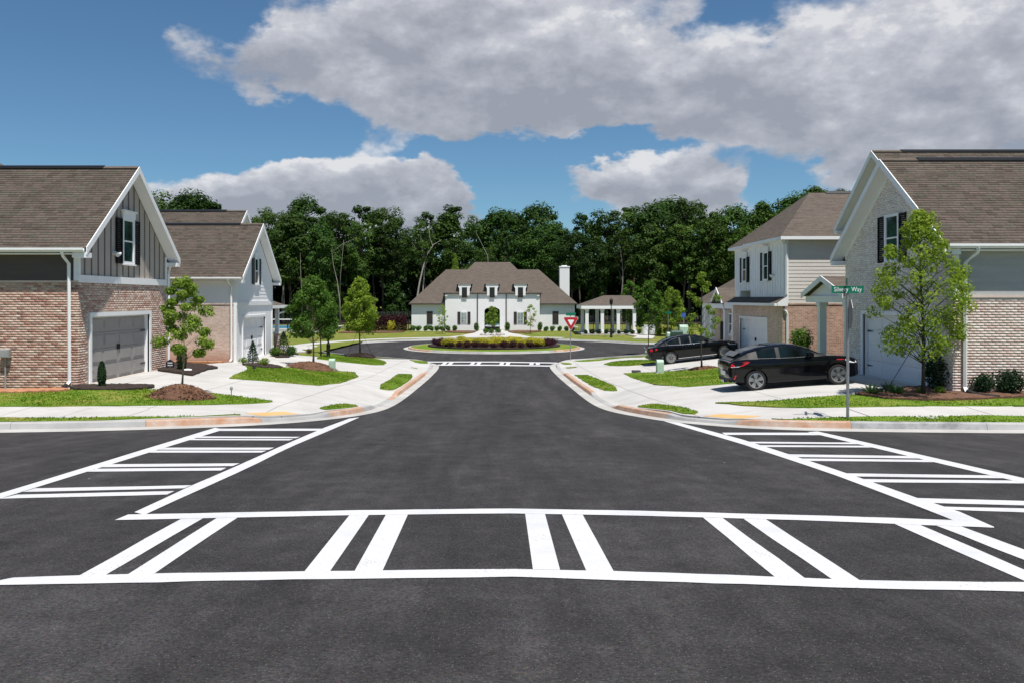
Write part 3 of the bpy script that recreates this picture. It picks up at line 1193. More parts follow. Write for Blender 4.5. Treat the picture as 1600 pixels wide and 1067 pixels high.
lawn([(-520, 616), (0, 612.5), (100, 610), (140, 607), (250, 609.5), (330, 614), (385, 621), (438, 628), (380, 632), (250, 634.5), (0, 637), (-520, 640)])
lawn([(-520, 653.5), (0, 654.5), (200, 652.5), (340, 650.5), (402, 649.5), (330, 656), (200, 659), (0, 661.5), (-520, 662)], sm=1)
lawn([(500, 638.5), (517, 633), (545, 631), (568, 634.5), (550, 638.5), (531, 642), (510, 641)], sm=2)
lawn([(357, 591.5), (384, 580), (388, 575), (381, 570), (400, 569), (422, 571.5), (447, 574.5), (500, 579), (571, 582), (517, 604.5), (440, 598)], sm=1)
lawn([(622, 584), (650, 585), (622, 609), (584, 607.5)], sm=1)
lawn([(495, 561), (503, 553), (520, 552), (588, 561), (606, 566), (597, 571.5), (548, 567)], sm=1)
lawn([(640, 562.5), (674, 565), (670, 568), (652, 567.5)], sm=1, dens=60)
lawn([(642, 574), (658, 577), (650, 575.5)], sm=1, dens=60)
lawn([(989, 637), (1003, 633), (1023, 631.5), (1050, 634), (1076, 639), (1098, 645), (1078, 648), (1034, 642.5)], sm=2)
lawn([(898, 586), (924, 586), (975, 610), (936, 610)], sm=1)
lawn([(975, 583.5), (1038, 581), (1132, 573), (1200, 568), (1290, 563), (1300, 582), (1240, 590), (1144, 600), (1044, 607.5)], sm=1)
lawn([(943, 569), (962, 564), (1000, 562), (1025, 563), (1027, 566.5), (992, 571.5), (955, 572)], sm=1)
lawn([(1118, 630), (1180, 628.5), (1245, 623), (1345, 617), (1430, 610), (1600, 606), (2100, 600), (2100, 633), (1600, 635), (1290, 637.5), (1185, 637)], sm=1)
lawn([(1196, 657.5), (1250, 654), (1325, 652.5), (1600, 650.5), (2100, 650), (2100, 660), (1600, 664), (1330, 660.5), (1205, 660)], sm=1)
lawn([(876, 566.5), (893, 567.5), (893, 570), (880, 569.5)], sm=1, dens=60)
lawn([(884, 574), (902, 572.5), (902, 574), (886, 575.5)], sm=1, dens=60)
lawn([(897, 563.5), (940, 561), (1003, 555.5), (1003, 558), (945, 563), (905, 565.5)], sm=1, dens=60)
# grass strip between far kerb and path, far lawns
lawn(arc(16.3, -62, -150, 40) + arc(17.2, -150, -62, 40), 'far_lawn', .02, True, 0, sm=0)
lawn(arc(16.3, -197, -205, 12) + arc(17.2, -205, -197, 12), 'far_lawn', .02, True, 0, sm=0)

# grass blades on the lawns
V_all, F_all, no = [], [], 0
for Q, up, dens, bl in LAWNS:
    if not dens: continue
    xs = [p[0] for p in Q]; ys = [p[1] for p in Q]
    x0, x1, y0, y1 = max(min(xs), -16.5), min(max(xs), 17), min(ys), max(ys)
    n = int((x1 - x0) * (y1 - y0) * dens)
    n = min(n, 26000)
    P = []
    for _ in range(n):
        x, y = random.uniform(x0, x1), random.uniform(y0, y1)
        if inpoly(x, y, Q):
            P.append((x, y, H(x, y) + up))
    if not P: continue
    P = np.array(P)
    m = len(P)
    h = rng.uniform(.6, 1.5, (m, 1)) * bl
    t = np.stack([rng.normal(0, .45, m), rng.normal(0, .45, m), np.ones(m)], 1)
    a = rng.uniform(0, math.tau, m)
    b = np.stack([np.cos(a), np.sin(a), np.zeros(m)], 1) * rng.uniform(.012, .03, (m, 1))
    V = np.stack([P - b, P + b, P + t * h], 1).reshape(-1, 3)
    V_all.append(V)
    F_all.append(np.arange(3 * m).reshape(m, 3) + no)
    no += 3 * m
gb = npobj('grass', np.concatenate(V_all), np.concatenate(F_all), 'grass_blade')
tag(gb, kind='stuff', label='short green turf blades on the front lawns', cat='grass')

# ---- painted markings
def mark(edge_a, edge_b, name='paint_line', par=None):
    """strip between two pixel polylines with the same number of points"""
    mb = MB()
    A, B = [], []
    for ea, out in ((edge_a, A), (edge_b, B)):
        for p, q in zip(ea, ea[1:]):
            n = max(1, int(abs(p[0] - q[0]) / 60) + 1)
            for i in range(n):
                out.append((p[0] + (q[0] - p[0]) * i / n, p[1] + (q[1] - p[1]) * i / n))
        out.append(ea[-1])
    n = max(len(A), len(B))

    def lin(L, k):
        t = k / (n - 1) * (len(L) - 1)
        i = min(int(t), len(L) - 2); f = t - i
        return (L[i][0] + (L[i + 1][0] - L[i][0]) * f, L[i][1] + (L[i + 1][1] - L[i][1]) * f)
    up = Vector((0, 0, .006 if name == 'paint_line' else .0045))
    pa = [unroad(*lin(A, k)) + up + Vector((random.uniform(-.006, .006), random.uniform(-.006, .006), 0)) for k in range(n)]
    pb = [unroad(*lin(B, k)) + up + Vector((random.uniform(-.006, .006), random.uniform(-.006, .006), 0)) for k in range(n)]
    for k in range(n - 1):
        mb.add([pa[k], pa[k + 1], pb[k + 1], pb[k]], [(0, 1, 2, 3)])
    return mb.build(name, 'road_paint', parent=par or road)


mark([(200, 803.9), (560, 797), (800, 794.5), (1000, 798), (1300, 806), (1487, 812.5), (1553, 823)],
     [(180, 812.8), (560, 804.7), (800, 802), (1000, 805.7), (1300, 814.4), (1487, 822), (1553, 824.3)])
mark([(21, 902.7), (241, 896), (472, 893), (800, 889), (1000, 893.5), (1206, 901), (1345, 907), (1760, 912)],
     [(-40, 915), (196, 911), (400, 906.5), (800, 901.5), (1070, 910), (1206, 914.5), (1340, 919), (1760, 928)])
for q in [[(282, 811), (317, 809.3), (164.5, 897.8), (124, 899)], [(341, 808), (373, 806.8), (241.5, 896), (198, 899)],
          [(546, 804.5), (577, 804), (514.5, 892.5), (474, 893.5)], [(604, 803.5), (637, 803), (597, 892), (553, 893)],
          [(820, 801), (851, 801.5), (875, 890.5), (832, 889.5)], [(878, 802), (909, 803), (958, 893), (916, 891.5)],
          [(1097.5, 808), (1129, 809), (1258.7, 904), (1210, 901.5)], [(1161, 810), (1197, 811), (1345, 907.5), (1300, 905.5)],
          [(1392, 816), (1431, 817), (1643, 908), (1603, 909)], [(1457, 818.5), (1495, 820), (1760, 918), (1695, 912)]]:
    mark([q[0], q[3]], [q[1], q[2]], 'paint_bar')
# left crosswalk
mark([(336, 668), (0, 770.8), (-150, 817)], [(350, 670.7), (0, 779), (-150, 825.5)])
mark([(546, 653.5), (507.5, 667.5), (434, 699), (367.5, 728.8), (301, 757.8), (210, 800)],
     [(562, 651.5), (518, 671), (452, 699), (385, 732), (280, 779.5), (226, 804.5)])
for (x0, y0, x1, y1, x2, y2, x3, y3) in [
        (54, 762.7, 299, 757.8, 287, 762.7, 35, 768.3), (26, 772.5, 273, 767, 261, 772.5, 0, 778.8),
        (164.5, 725, 374.5, 723.5, 364, 727.7, 150.5, 729.8), (136.5, 732, 353.5, 730.5, 345, 734.7, 122.5, 736.8),
        (241.5, 699, 429, 699, 420, 702.3, 231, 702.3), (224, 703.4, 416.5, 703.7, 408, 706.7, 215, 706.7),
        (311.5, 681.3, 469, 682, 462, 684.1, 304.5, 683.8), (297.5, 685.2, 458.5, 685.5, 451.5, 687.7, 289, 687.2),
        (341, 669.3, 506, 669.3, 497, 672.6, 338, 672.8)]:
    mark([(x0, y0), (x1, y1)], [(x3, y3), (x2, y2)], 'paint_bar')
# right crosswalk
mark([(1277.5, 673.7), (1435, 709.4), (1600, 746.9), (1740, 779)], [(1262, 674.8), (1425, 713.6), (1600, 754.5), (1740, 787)])
mark([(1056, 658.7), (1169, 688.7), (1319, 737.5), (1424, 775), (1495, 797.5), (1553, 823)],
     [(1037.5, 657.6), (1161, 694), (1307.5, 743), (1412.5, 782.5), (1480, 809), (1510, 822)])
for (x0, y0, x1, y1, x2, y2, x3, y3) in [
        (1127.5, 675.6, 1285, 675.6, 1296, 679.4, 1133, 679), (1161, 689.6, 1334, 691, 1345, 693.6, 1169, 692.2),
        (1180, 695, 1356, 696, 1375, 698.8, 1195, 697.8), (1225, 709.2, 1427, 712.2, 1440, 716, 1240, 713.6),
        (1244, 715.9, 1450, 718, 1472, 721.7, 1259, 719.6), (1307, 739, 1555, 742.4, 1574, 747, 1326, 744),
        (1330, 748, 1585, 750.4, 1607, 754.9, 1349, 753), (1420, 777.4, 1720, 786, 1720, 792.5, 1446, 785.3),
        (1457, 791, 1740, 797, 1740, 805, 1476, 796)]:
    mark([(x0, y0), (x1, y1)], [(x3, y3), (x2, y2)], 'paint_bar')
# crosswalk before the roundabout
mark([(652, 564.6), (772, 564.6), (878, 566.2)], [(652, 566.0), (772, 566.0), (878, 567.6)])
mark([(684, 569.2), (772, 569.4), (860, 570.6)], [(684, 570.8), (772, 571.0), (860, 572.2)])
for xa in (692, 735.5, 780.5, 826.5):
    for dx in (0, 9.5):
        x = xa + dx
        mark([(x + 1.5, 565.9), (x - 1 + (x - 772) * .03, 569.6)], [(x + 7.5, 565.9), (x + 5.5 + (x - 772) * .03, 569.6)], 'paint_bar')

# ---- mulch beds and mounds
def bed(pts, mat, label, up=.06, world=False, sm=1, group=None):
    P = pts if world else pixpoly(pts)
    P = smooth_line(P + [P[0]], sm) if sm else P + [P[0]]
    P = resample(P, .25)
    Q = [(p[0] + random.uniform(-.03, .03), p[1] + random.uniform(-.03, .03)) for p in P[:-1]]
    o = sheet('mulch_bed', Q, lambda x, y: H(x, y) + up + random.uniform(0, .035), mat, step=.22, skirt=.12)
    tag(o, label, 'mulch', group)
    return Q


def mound(px, py, wpx, h, mat, label, dy=.7):
    c = unlot(px, py)
    rx = wpx / 2 / F * c.y
    mb = MB()
    n, mrs = 40, 12
    vs, fs = [], []
    for i in range(mrs + 1):
        q = i / mrs
        for k in range(n):
            a = math.tau * k / n
            wob = 1 + .10 * math.sin(3 * a + px) + .06 * math.sin(7 * a) + random.uniform(-.04, .04)
            x = c.x + rx * q * wob * math.cos(a)
            y = c.y + rx * dy * q * wob * math.sin(a)
            z = H(x, y) + .03 + h * (1 - q ** 2.2) * (1 + random.uniform(-.18, .18)) - (.12 if i == mrs else 0)
            vs.append((x, y, z))
    for i in range(mrs):
        for k in range(n):
            k2 = (k + 1) % n
            fs.append((i * n + k, i * n + k2, (i + 1) * n + k2, (i + 1) * n + k))
    mb.add(vs, fs)
    o = mb.build('mulch_mound', mat, loc=(c.x, c.y, c.z))
    tag(o, label, 'mulch', 'mulch mounds round the young trees')
    # loose straw needles
    k = 1500
    a = rng.uniform(0, math.tau, k); q = rng.uniform(0, 1, k) ** .5 * 1.06
    X_ = c.x + rx * q * np.cos(a); Y_ = c.y + rx * dy * q * np.sin(a)
    Z_ = np.array([H(x, y) for x, y in zip(X_, Y_)]) + .05 + h * np.clip(1 - q ** 2.2, 0, 1)
    N_ = np.stack([np.cos(a) * .4, np.sin(a) * .4, np.ones(k)], 1)
    V, Fq = leaves_np(np.stack([X_, Y_, Z_], 1), .16, rng, .12, .5, N_, .35)
    st = npobj('straw', V, Fq, 'straw_dark' if mat == 'mulch_dark' else 'straw_red', parent=None)
    off_ = np.array([c.x, c.y, c.z])
    st.parent = o
    st.matrix_parent_inverse = Matrix.Identity(4)
    st.location = (-c.x, -c.y, -c.z)
    st['kind'] = 'stuff'
    return c


bed([(118, 604), (235, 602), (246, 606), (205, 611), (135, 611), (105, 609)], 'mulch_dark', 'dark mulch strip before the taupe garage door corner')
bed([(246, 580), (262, 567), (300, 569), (342, 575.5), (300, 587.5)], 'mulch_dark', 'dark diamond mulch bed beside the taupe garage door', sm=0)
bed([(-520, 614), (0, 611), (105, 608), (112, 612), (0, 616), (-520, 620)], 'clay', 'bare red clay strip along the foot of the red brick wall')
bed([(424, 555), (452, 551), (466, 553), (452, 559), (432, 559)], 'mulch_dark', 'dark mulch bed at the porch corner of the white house', sm=0)
bed([(378, 570), (395, 568.5), (432, 571), (445, 575), (425, 576.5), (395, 574)], 'mulch_dark', 'dark mulch bed before the white garage door')
bed([(1335, 618), (1370, 611), (1440, 606), (1490, 604), (1600, 604), (2000, 600), (2000, 618), (1600, 622), (1510, 627), (1400, 627)], 'mulch_red', 'long reddish mulch bed in front of the pink brick wall', up=.07)
mound(283, 622, 100, .34, 'mulch_red', 'reddish mulch mound round the leafy sapling by the left footway', .75)
mound(489, 576, 78, .30, 'mulch_red', 'reddish mulch mound round the sapling before the white garage', .9)
mound(563, 557.5, 48, .26, 'mulch_dark', 'dark mulch mound under the lime green tree by the roundabout', .8)
mound(1098, 576.5, 42, .08, 'mulch_red', 'low mulch ring round the slender sapling beside the sedan', .7)

# ================================================================ HOUSES
class Wall:
    """maps (u along the wall, n outwards, z) to the world.  face: '+x', '-x' or '-y'"""
    def __init__(s, face, c):
        s.face, s.c = face, c

    def p(s, u, n, z):
        if s.face == '+x': return (s.c + n, u, z)
        if s.face == '-x': return (s.c - n, u, z)
        return (u, s.c - n, z)

    def box(s, mb, u0, u1, n0, n1, z0, z1):
        a, b = s.p(u0, n0, z0), s.p(u1, n1, z1)
        return mb.box(a[0], b[0], a[1], b[1], a[2], b[2])

    def prism(s, mb, poly, n0, n1):
        a = [s.p(u, n0, z) for u, z in poly]
        v = Vector(s.p(0, n1, 0)) - Vector(s.p(0, n0, 0))
        return mb.prism(a, v)


def wall_holes(mb, w, u0, u1, z0, z1, holes, t=.2):
    us = sorted(set([u0, u1] + [h[0] for h in holes] + [h[1] for h in holes]))
    zs = sorted(set([z0, z1] + [h[2] for h in holes] + [h[3] for h in holes]))
    for a, b in zip(us, us[1:]):
        run = None
        for c, d in zip(zs, zs[1:]):
            mu, mz = (a + b) / 2, (c + d) / 2
            if any(h[0] < mu < h[1] and h[2] < mz < h[3] for h in holes):
                continue
            w.box(mb, a, b, -t, 0, c, d)
    return mb


BL, BH, JO = .1985, .063, .0145


def bricks(root, w, u0, u1, z0, z1, ok, mat, parts_from=None, nparts=300, JO=JO, BL=BL, BH=BH):
    """bricks laid in running bond, proud of the mortar by 11 mm; the nearest are objects of their own"""
    C, S = [], []
    r = 0
    z = z0 + JO + BH / 2
    while z + BH / 2 < z1:
        u = u0 - (BL + JO) * (0.5 if r % 2 else 0.0)
        while u < u1:
            a, b = max(u, u0), min(u + BL, u1)
            if b - a > .03:
                m = (a + b) / 2
                if ok(a, b, z - BH / 2, z + BH / 2):
                    C.append((m, z, b - a))
            u += BL + JO
        z += BH + JO
        r += 1
    ind = []
    if parts_from is not None:
        full = [c for c in C if abs(c[2] - BL) < 1e-6]
        full.sort(key=lambda c: parts_from(c))
        ind = full[:nparts]
        S_ = set((c[0], c[1]) for c in ind)
        rest = [c for c in C if (c[0], c[1]) not in S_]
    else:
        rest = C

    def cs(c):
        p = w.p(c[0], .0, c[1])
        jit = random.uniform(-.002, .002)
        q = w.p(c[0], jit, c[1])
        size = (c[2], .03, BH) if w.face == '-y' else (.03, c[2], BH)
        q2 = w.p(c[0], jit - .004, c[1])
        return q2, size
    if rest:
        cc, ss = zip(*[cs(c) for c in rest])
        V, Fq = boxes_np(cc, ss)
        o = npobj('brickwork', V, Fq, mat, parent=root)
        tag(o, kind='stuff')
    if ind:
        sz = (BL, .03, BH) if w.face == '-y' else (.03, BL, BH)
        V, Fq = boxes_np([(0, 0, 0)], [sz])
        me = npmesh('brick', V, Fq, mat)
        off = rootloc(root)
        for c in ind:
            q, _ = cs(c)
            b = bpy.data.objects.new('brick', me)
            b.location = (q[0] - off[0], q[1] - off[1], q[2] - off[2])
            link(b, root)


def shingles(root, O, U, V, lu, lv, mat='shingle', ok=None, ex=.14, tab=.27):
    """courses of overlapping tabs on a roof plane: O corner at the eave, U along it, V up the slope"""
    O, U, V = np.array(O, float), np.array(U, float), np.array(V, float)
    N = np.cross(U, V); N /= np.linalg.norm(N)
    if N[2] < 0: N = -N
    vs = []
    rows = int(lv / ex)
    for r in range(rows + 1):
        v0 = r * ex - .03
        v1 = min(v0 + ex * 1.15, lv)
        u = -random.uniform(0, tab)
        while u < lu:
            wd = tab * random.uniform(.55, 1.3)
            a, b = max(u, 0), min(u + wd - .006, lu)
            u += wd
            if b - a < .03: continue
            if ok and not (ok((a + b) / 2, (v0 + v1) / 2)): continue
            dv = random.choice([0, 0, 0, -.012, .01])
            lift = .013 + random.uniform(0, .005)
            p0 = O + U * a + V * (v0 + dv) + N * lift
            p1 = O + U * b + V * (v0 + dv) + N * lift
            p2 = O + U * b + V * v1 + N * .003
            p3 = O + U * a + V * v1 + N * .003
            vs += [p0, p1, p2, p3, p0 - N * .012, p1 - N * .012]
    Vv = np.array(vs)
    n = len(Vv) // 6
    base = np.arange(n)[:, None] * 6
    Fq = np.concatenate([base + np.array([[0, 1, 2, 3]]), base + np.array([[4, 5, 1, 0]])])
    o = npobj('shingles', Vv, Fq, mat, parent=root)
    tag(o, kind='stuff')
    return o


def window(root, w, uc, z0, z1, wd, shut=None, shw=.42, header=True, glass='window_glass', arch=0.0, sill=True, mid=True, trim='white_trim', tw=.09):
    h = wd / 2
    mb = MB()
    w.box(mb, uc - h - tw, uc - h, .0, .05, z0 - tw, z1 + tw)
    w.box(mb, uc + h, uc + h + tw, .0, .05, z0 - tw, z1 + tw)
    w.box(mb, uc - h, uc + h, .0, .05, z1, z1 + tw)
    w.box(mb, uc - h, uc + h, .0, .05, z0 - tw, z0)
    f = mb.build('window', trim, parent=root)
    zm = (z0 + z1) / 2
    if mid:
        s = MB()
        w.box(s, uc - h, uc + h, .004, .04, zm - .025, zm + .025)
        for a, b in ((z0, zm - .025), (zm + .025, z1)):
            w.box(s, uc - h, uc - h + .035, .004, .035, a, b)
            w.box(s, uc + h - .035, uc + h, .004, .035, a, b)
        s.build('sash', trim, parent=f)
    for a, b in ((z0, zm), (zm, z1)):
        g = MB()
        w.box(g, uc - h, uc + h, -.02, .012, a, b)
        g.build('pane', glass, parent=f)
    if sill:
        g = MB()
        w.box(g, uc - h - tw - .03, uc + h + tw + .03, .0, .09, z0 - tw - .05, z0 - tw)
        g.build('sill', trim, parent=f)
    if header:
        g = MB()
        w.box(g, uc - h - tw - .02, uc + h + tw + .02, .0, .07, z1 + tw, z1 + tw + .22)
        w.box(g, uc - h - tw - .08, uc + h + tw + .08, .0, .12, z1 + tw + .22, z1 + tw + .28)
        g.build('header', trim, parent=f)
    if shut:
        for sd in (-1, 1):
            g = MB()
            a = uc + sd * (h + tw + .02)
            b = a + sd * shw
            lo, hi = min(a, b), max(a, b)
            w.box(g, lo, lo + .06, .0, .05, z0 - tw, z1 + tw * .6)
            w.box(g, hi - .06, hi, .0, .05, z0 - tw, z1 + tw * .6)
            for zz in (z0 - tw, zm - .04, z1 + tw * .6 - .08):
                w.box(g, lo + .06, hi - .06, .0, .05, zz, zz + .08)
            zz = z0 - tw + .1
            while zz < z1 - .05:
                w.box(g, lo + .06, hi - .06, .0, .032, zz, zz + .045)
                zz += .065
            g.build('shutter', shut, parent=root)
    return f


def garage(root, w, u0, u1, z0, z1, mat, rec=.16, hinge_at=None, trim='white_trim', cols=4, rows=4):
    fr = MB()
    tw = .13
    w.box(fr, u0 - tw, u0, -.05, .045, z0, z1 + tw)
    w.box(fr, u1, u1 + tw, -.05, .045, z0, z1 + tw)
    w.box(fr, u0, u1, -.05, .045, z1, z1 + tw)
    w.box(fr, u0, u0 + .04, -rec, -.05, z0, z1)
    w.box(fr, u1 - .04, u1, -rec, -.05, z0, z1)
    w.box(fr, u0 + .04, u1 - .04, -rec, -.05, z1 - .04, z1)
    fr.build('garage_frame', trim, parent=root)
    base = MB()
    w.box(base, u0, u1, -rec - .08, -rec - .035, z0 - .02, z1)
    door = base.build('garage_door', mat, parent=root)
    hh = (z1 - z0) / rows
    cw = (u1 - u0) / cols
    for r in range(rows):
        m = MB()
        zb, zt = z0 + r * hh + .008, z0 + (r + 1) * hh - .004
        w.box(m, u0 + .002, u1 - .002, -rec - .035, -rec, zb, zt)
        for c in range(cols):
            a, b = u0 + c * cw + .1, u0 + (c + 1) * cw - .1
            w.box(m, a, b, -rec, -rec + .012, zb + .08, zt - .08)
            w.box(m, a + .05, b - .05, -rec + .012, -rec + .02, zb + .12, zt - .12)
        m.build('panel', mat, parent=door)
    um = (u0 + u1) / 2
    for sd in (-1, 1):
        m = MB()
        w.box(m, um + sd * .07 - .015, um + sd * .07 + .015, -rec + .005, -rec + .05, z0 + .98, z0 + 1.16)
        m.build('handle', 'dark_metal', parent=door)
    for ue, sd in ((u0, 1), (u1, -1)):
        for zz in (z0 + .35, z0 + 1.55):
            m = MB()
            a = ue + sd * .05
            w.prism(m, [(a, zz - .03), (a + sd * .36, zz - .012), (a + sd * .42, zz), (a + sd * .36, zz + .012), (a, zz + .03)], -rec + .004, -rec + .03)
            m.build('hinge', 'dark_metal', parent=door)
    return door


def gable_wing(root, sg, xf, xb, y0, y1, ze, zt, ohe=.32, ohr=.42, shing=True, fascia='white_trim', vent=True, gut='white_trim', far_gutter=True):
    """pitched roof over a wing whose ridge runs along X and whose gable faces sg*X"""
    ym = (y0 + y1) / 2
    x1 = xf + sg * ohr
    run = (y1 - y0) / 2 + ohe
    sl = (zt - ze) / run
    t = .14
    L = math.hypot(run, zt - ze)
    parts = {}
    for sd, nm in ((-1, 'near'), (1, 'far')):
        ye = ym + sd * run
        mb = MB()
        poly = [(x1, ye, ze), (x1, ym, zt), (x1, ym, zt - t), (x1, ye, ze - t)]
        mb.prism([(x1 - sg * .03, p[1], p[2]) for p in poly], (xb - x1 + sg * .03, 0, 0))
        slab = mb.build('roof', 'roof_deck', parent=root)
        U = np.array([1.0, 0, 0])
        V = np.array([0, -sd * run / L, (zt - ze) / L])
        O = (min(x1, xb), ye, ze)
        if shing:
            shingles(slab, O, U, V, abs(x1 - xb), L)
        # rake board
        f = MB()
        d = .24
        f.prism([(x1 + sg * .002, ye - sd * -.02, ze + .025), (x1 + sg * .002, ym, zt + .025), (x1 + sg * .002, ym, zt + .025 - d), (x1 + sg * .002, ye - sd * -.02, ze + .025 - d)], (sg * .03, 0, 0))
        f.build('rake_board', fascia, parent=slab)
        # soffit under the rake
        s = MB()
        yw = ym + sd * (run - .02)
        s.prism([(x1, yw, ze - t - .004), (x1, ym, zt - t - .004), (x1, ym, zt - t - .03), (x1, yw, ze - t - .03)], (-(x1 - xf) + sg * .02, 0, 0))
        s.build('soffit', fascia, parent=slab)
        # eave return, box end and gutter
        e = MB()
        e.box(xf - sg * .02, x1 + sg * .02, min(ye, ym + sd * (run - ohe)), max(ye, ym + sd * (run - ohe)), ze - t - .16, ze - t - .005)
        e.build('eave_return', fascia, parent=slab)
        es = MB()
        es.box(xf, xb, min(ye + -sd * .0, ym + sd * (run - ohe)), max(ye, ym + sd * (run - ohe)), ze - t - .06, ze - t - .02)
        es.build('soffit', fascia, parent=slab)
        if sd == -1 or far_gutter:
            g = MB()
            xa, xc = x1 - sg * .05, xb
            yo = ye + sd * .012
            yy = ye + sd * .13
            prof = [(yo, ze + .0), (yo, ze - .13), (yo + sd * .07, ze - .14), (yy, ze - .07), (yy, ze - .005), (yy - sd * .012, ze - .005), (yy - sd * .02, ze - .06), (yo + sd * .02, ze - .10), (yo + sd * .012, ze)]
            g.prism([(xa, a, b) for a, b in prof], (xc - xa, 0, 0))
            g.build('gutter', gut, parent=slab)
        parts[nm] = slab
    if vent:
        v = MB()
        a, b = (x1 - sg * 1.2), xb
        v.prism([(a, ym - .16, zt - .05), (a, ym - .14, zt + .03), (a, ym, zt + .075), (a, ym + .14, zt + .03), (a, ym + .16, zt - .05)], (b - a, 0, 0))
        v.build('ridge_vent', 'dark_metal', parent=root)
        c = MB()
        c.prism([(x1, ym - .15, zt - .06), (x1, ym - .15, zt - .04), (x1, ym, zt + .045), (x1, ym + .15, zt - .04), (x1, ym + .15, zt - .06)], (a - x1, 0, 0))
        c.build('ridge_cap', 'roof_far', parent=root)
    return parts


def downspout(root, pts, mat='white_trim', w=.085):
    mb = MB()
    mb.tube(pts, w / 1.5, n=4)
    return mb.build('downspout', mat, parent=root)


def lap_siding(root, w, u0, u1, z0, z1, mat, ex=.17, t=.02, ok=None):
    z = z0
    while z < z1 - .02:
        zt = min(z + ex, z1)
        mb = MB()
        a, b = u0, u1
        if ok:
            a, b = ok(z, zt, u0, u1)
            if b - a < .05:
                z += ex; continue
        w.prism(mb, [(a, z), (b, z), (b, zt), (a, zt)], .001, .004)
        # tilted board: thicker at the butt
        mb = MB()
        P = [w.p(a, t, z), w.p(b, t, z), w.p(b, t, z + .004), w.p(a, t, z + .004)]
        lo = [w.p(a, 0, z), w.p(b, 0, z), w.p(b, t, z), w.p(a, t, z), w.p(a, 0, zt + .012), w.p(b, 0, zt + .012), w.p(b, .006, zt + .012), w.p(a, .006, zt + .012)]
        mb.add(lo, [(0, 1, 2, 3), (3, 2, 6, 7), (4, 7, 6, 5), (0, 3, 7, 4), (1, 5, 6, 2), (0, 4, 5, 1)])
        mb.build('siding_board', mat, parent=root)
        z += ex


def flood_cam(root, w, u, z):
    mb = MB()
    a = w.p(u, .0, z); b = w.p(u, .08, z)
    mb.tube([a, b], [.07, .06], 10)
    c = w.p(u - .13, .2, z - .08); d = w.p(u + .02, .1, z + .01)
    mb.tube([d, c], [.035, .07], 10)
    mb.tube([w.p(u - .02, .08, z), w.p(u + .1, .2, z - .03)], [.03, .06], 10)
    mb.build('security_light', 'plastic_white', parent=root, smooth=False)


# ---------------------------------------------------------------- near house on the left
XL = -12.94
L1y0, L1y1 = 26.1, 33.1
zb = -2.74
l1 = thing('house', 'red brick house with taupe board gable and taupe garage door', 'house', (-18, 29.6, zb), 'houses along the side road')
wg = Wall('+x', XL)
wn = Wall('-y', L1y0)
GA = (26.95, 31.5, -2.72, -.58)
mb = MB()
wall_holes(mb, wg, L1y0 + .002, L1y1, zb - .4, .52, [GA], t=.25)
mb.build('wall', 'mortar', parent=l1)
mb = MB(); wn.box(mb, -24, XL - .001, -.25, 0, zb - .4, .52); mb.build('wall', 'mortar', parent=l1)
mb = MB(); mb.box(-24, XL - .3, L1y1 - .2, L1y1 - .003, zb - .4, 1.5); mb.build('wall', 'siding_shaded', parent=l1)
mb = MB(); wn.box(mb, -24, XL - .03, -.25, -.01, .522, 1.5); mb.build('wall', 'siding_shaded', parent=l1)
bricks(l1, wn, -21.0, XL - .002, zb - .1, .50, lambda a, b, c, d: True, 'brick_red', parts_from=lambda c: -c[0] + .02 * abs(c[1] + 1))
bricks(l1, wg, L1y0 + .004, L1y1, zb - .1, .50, lambda a, b, c, d: not (b > GA[0] - .14 and a < GA[1] + .14 and c < GA[3] + .14), 'brick_red_sunlit')
# soldier course caps
mb = MB(); wn.box(mb, -24, XL + .035, -.1, .035, .50, .56); mb.build('ledge', 'brick_red_sunlit', parent=l1)
mb = MB(); wg.box(mb, L1y0 - .03, L1y1, -.1, .05, .505, .74); mb.build('band_board', 'white_trim', parent=l1)
garage(l1, wg, *GA, 'garage_taupe')
# gable of boards and battens
ym = (L1y0 + L1y1) / 2
ze, zt = 1.56, 4.62
sl = (zt - ze) / (3.5 + .32)
zw = ze + .32 * sl - .16
mb = MB(); wg.prism(mb, [(L1y0, .742), (L1y1, .742), (L1y1, zw), (ym, zt - .16), (L1y0, zw)], -.2, 0); mb.build('gable_wall', 'siding_board_taupe', parent=l1)
k = 0
u = L1y0 + .42
while u < L1y1 - .1:
    top = zt - .18 - abs(u - ym) * sl
    m = MB(); wg.box(m, u - .022, u + .022, .0, .026, .745, top - .02); m.build('batten', 'siding_batten', parent=l1)
    u += .455
for u in (L1y0 + .05, L1y1 - .05):
    m = MB(); wg.box(m, u - .06, u + .06, .0, .04, .745, zw - .02); m.build('corner_board', 'white_trim', parent=l1)
m = MB(); wn.box(m, XL - .11, XL + .002, .0, .04, .565, 1.42); m.build('corner_board', 'white_trim', parent=l1)
lap_siding(l1, wn, -24, XL - .11, .56, 1.45, 'siding_shaded')
window(l1, Wall('+x', XL + .028), 29.6, 1.30, 2.72, .78, 'shutter_black', .43)
flood_cam(l1, wg, 28.55, 1.55)
gable_wing(l1, 1, XL, -24, L1y0, L1y1, ze, zt)
downspout(l1, [(-13.25, 25.72, 1.44), (-13.25, 25.78, 1.32), (-13.16, 25.98, 1.08), (-13.16, 26.01, -2.55), (-13.18, 25.85, -2.66)])
downspout(l1, [(-12.86, 33.35, 1.35), (-12.86, 33.3, 1.2), (-12.86, 33.16, .95), (-12.86, 33.16, -2.6)])
m = MB(); m.box(-15.28, -14.98, 25.93, 26.08, -1.82, -1.55); m.box(-15.26, -15.0, 25.9, 25.93, -1.80, -1.57); m.build('meter_box', 'grey_plastic', parent=l1, bevel=.01)
m = MB(); m.tube([(-15.15, 26.03, -1.82), (-15.15, 26.03, -2.8)], .025, 8); m.build('conduit', 'grey_plastic', parent=l1)
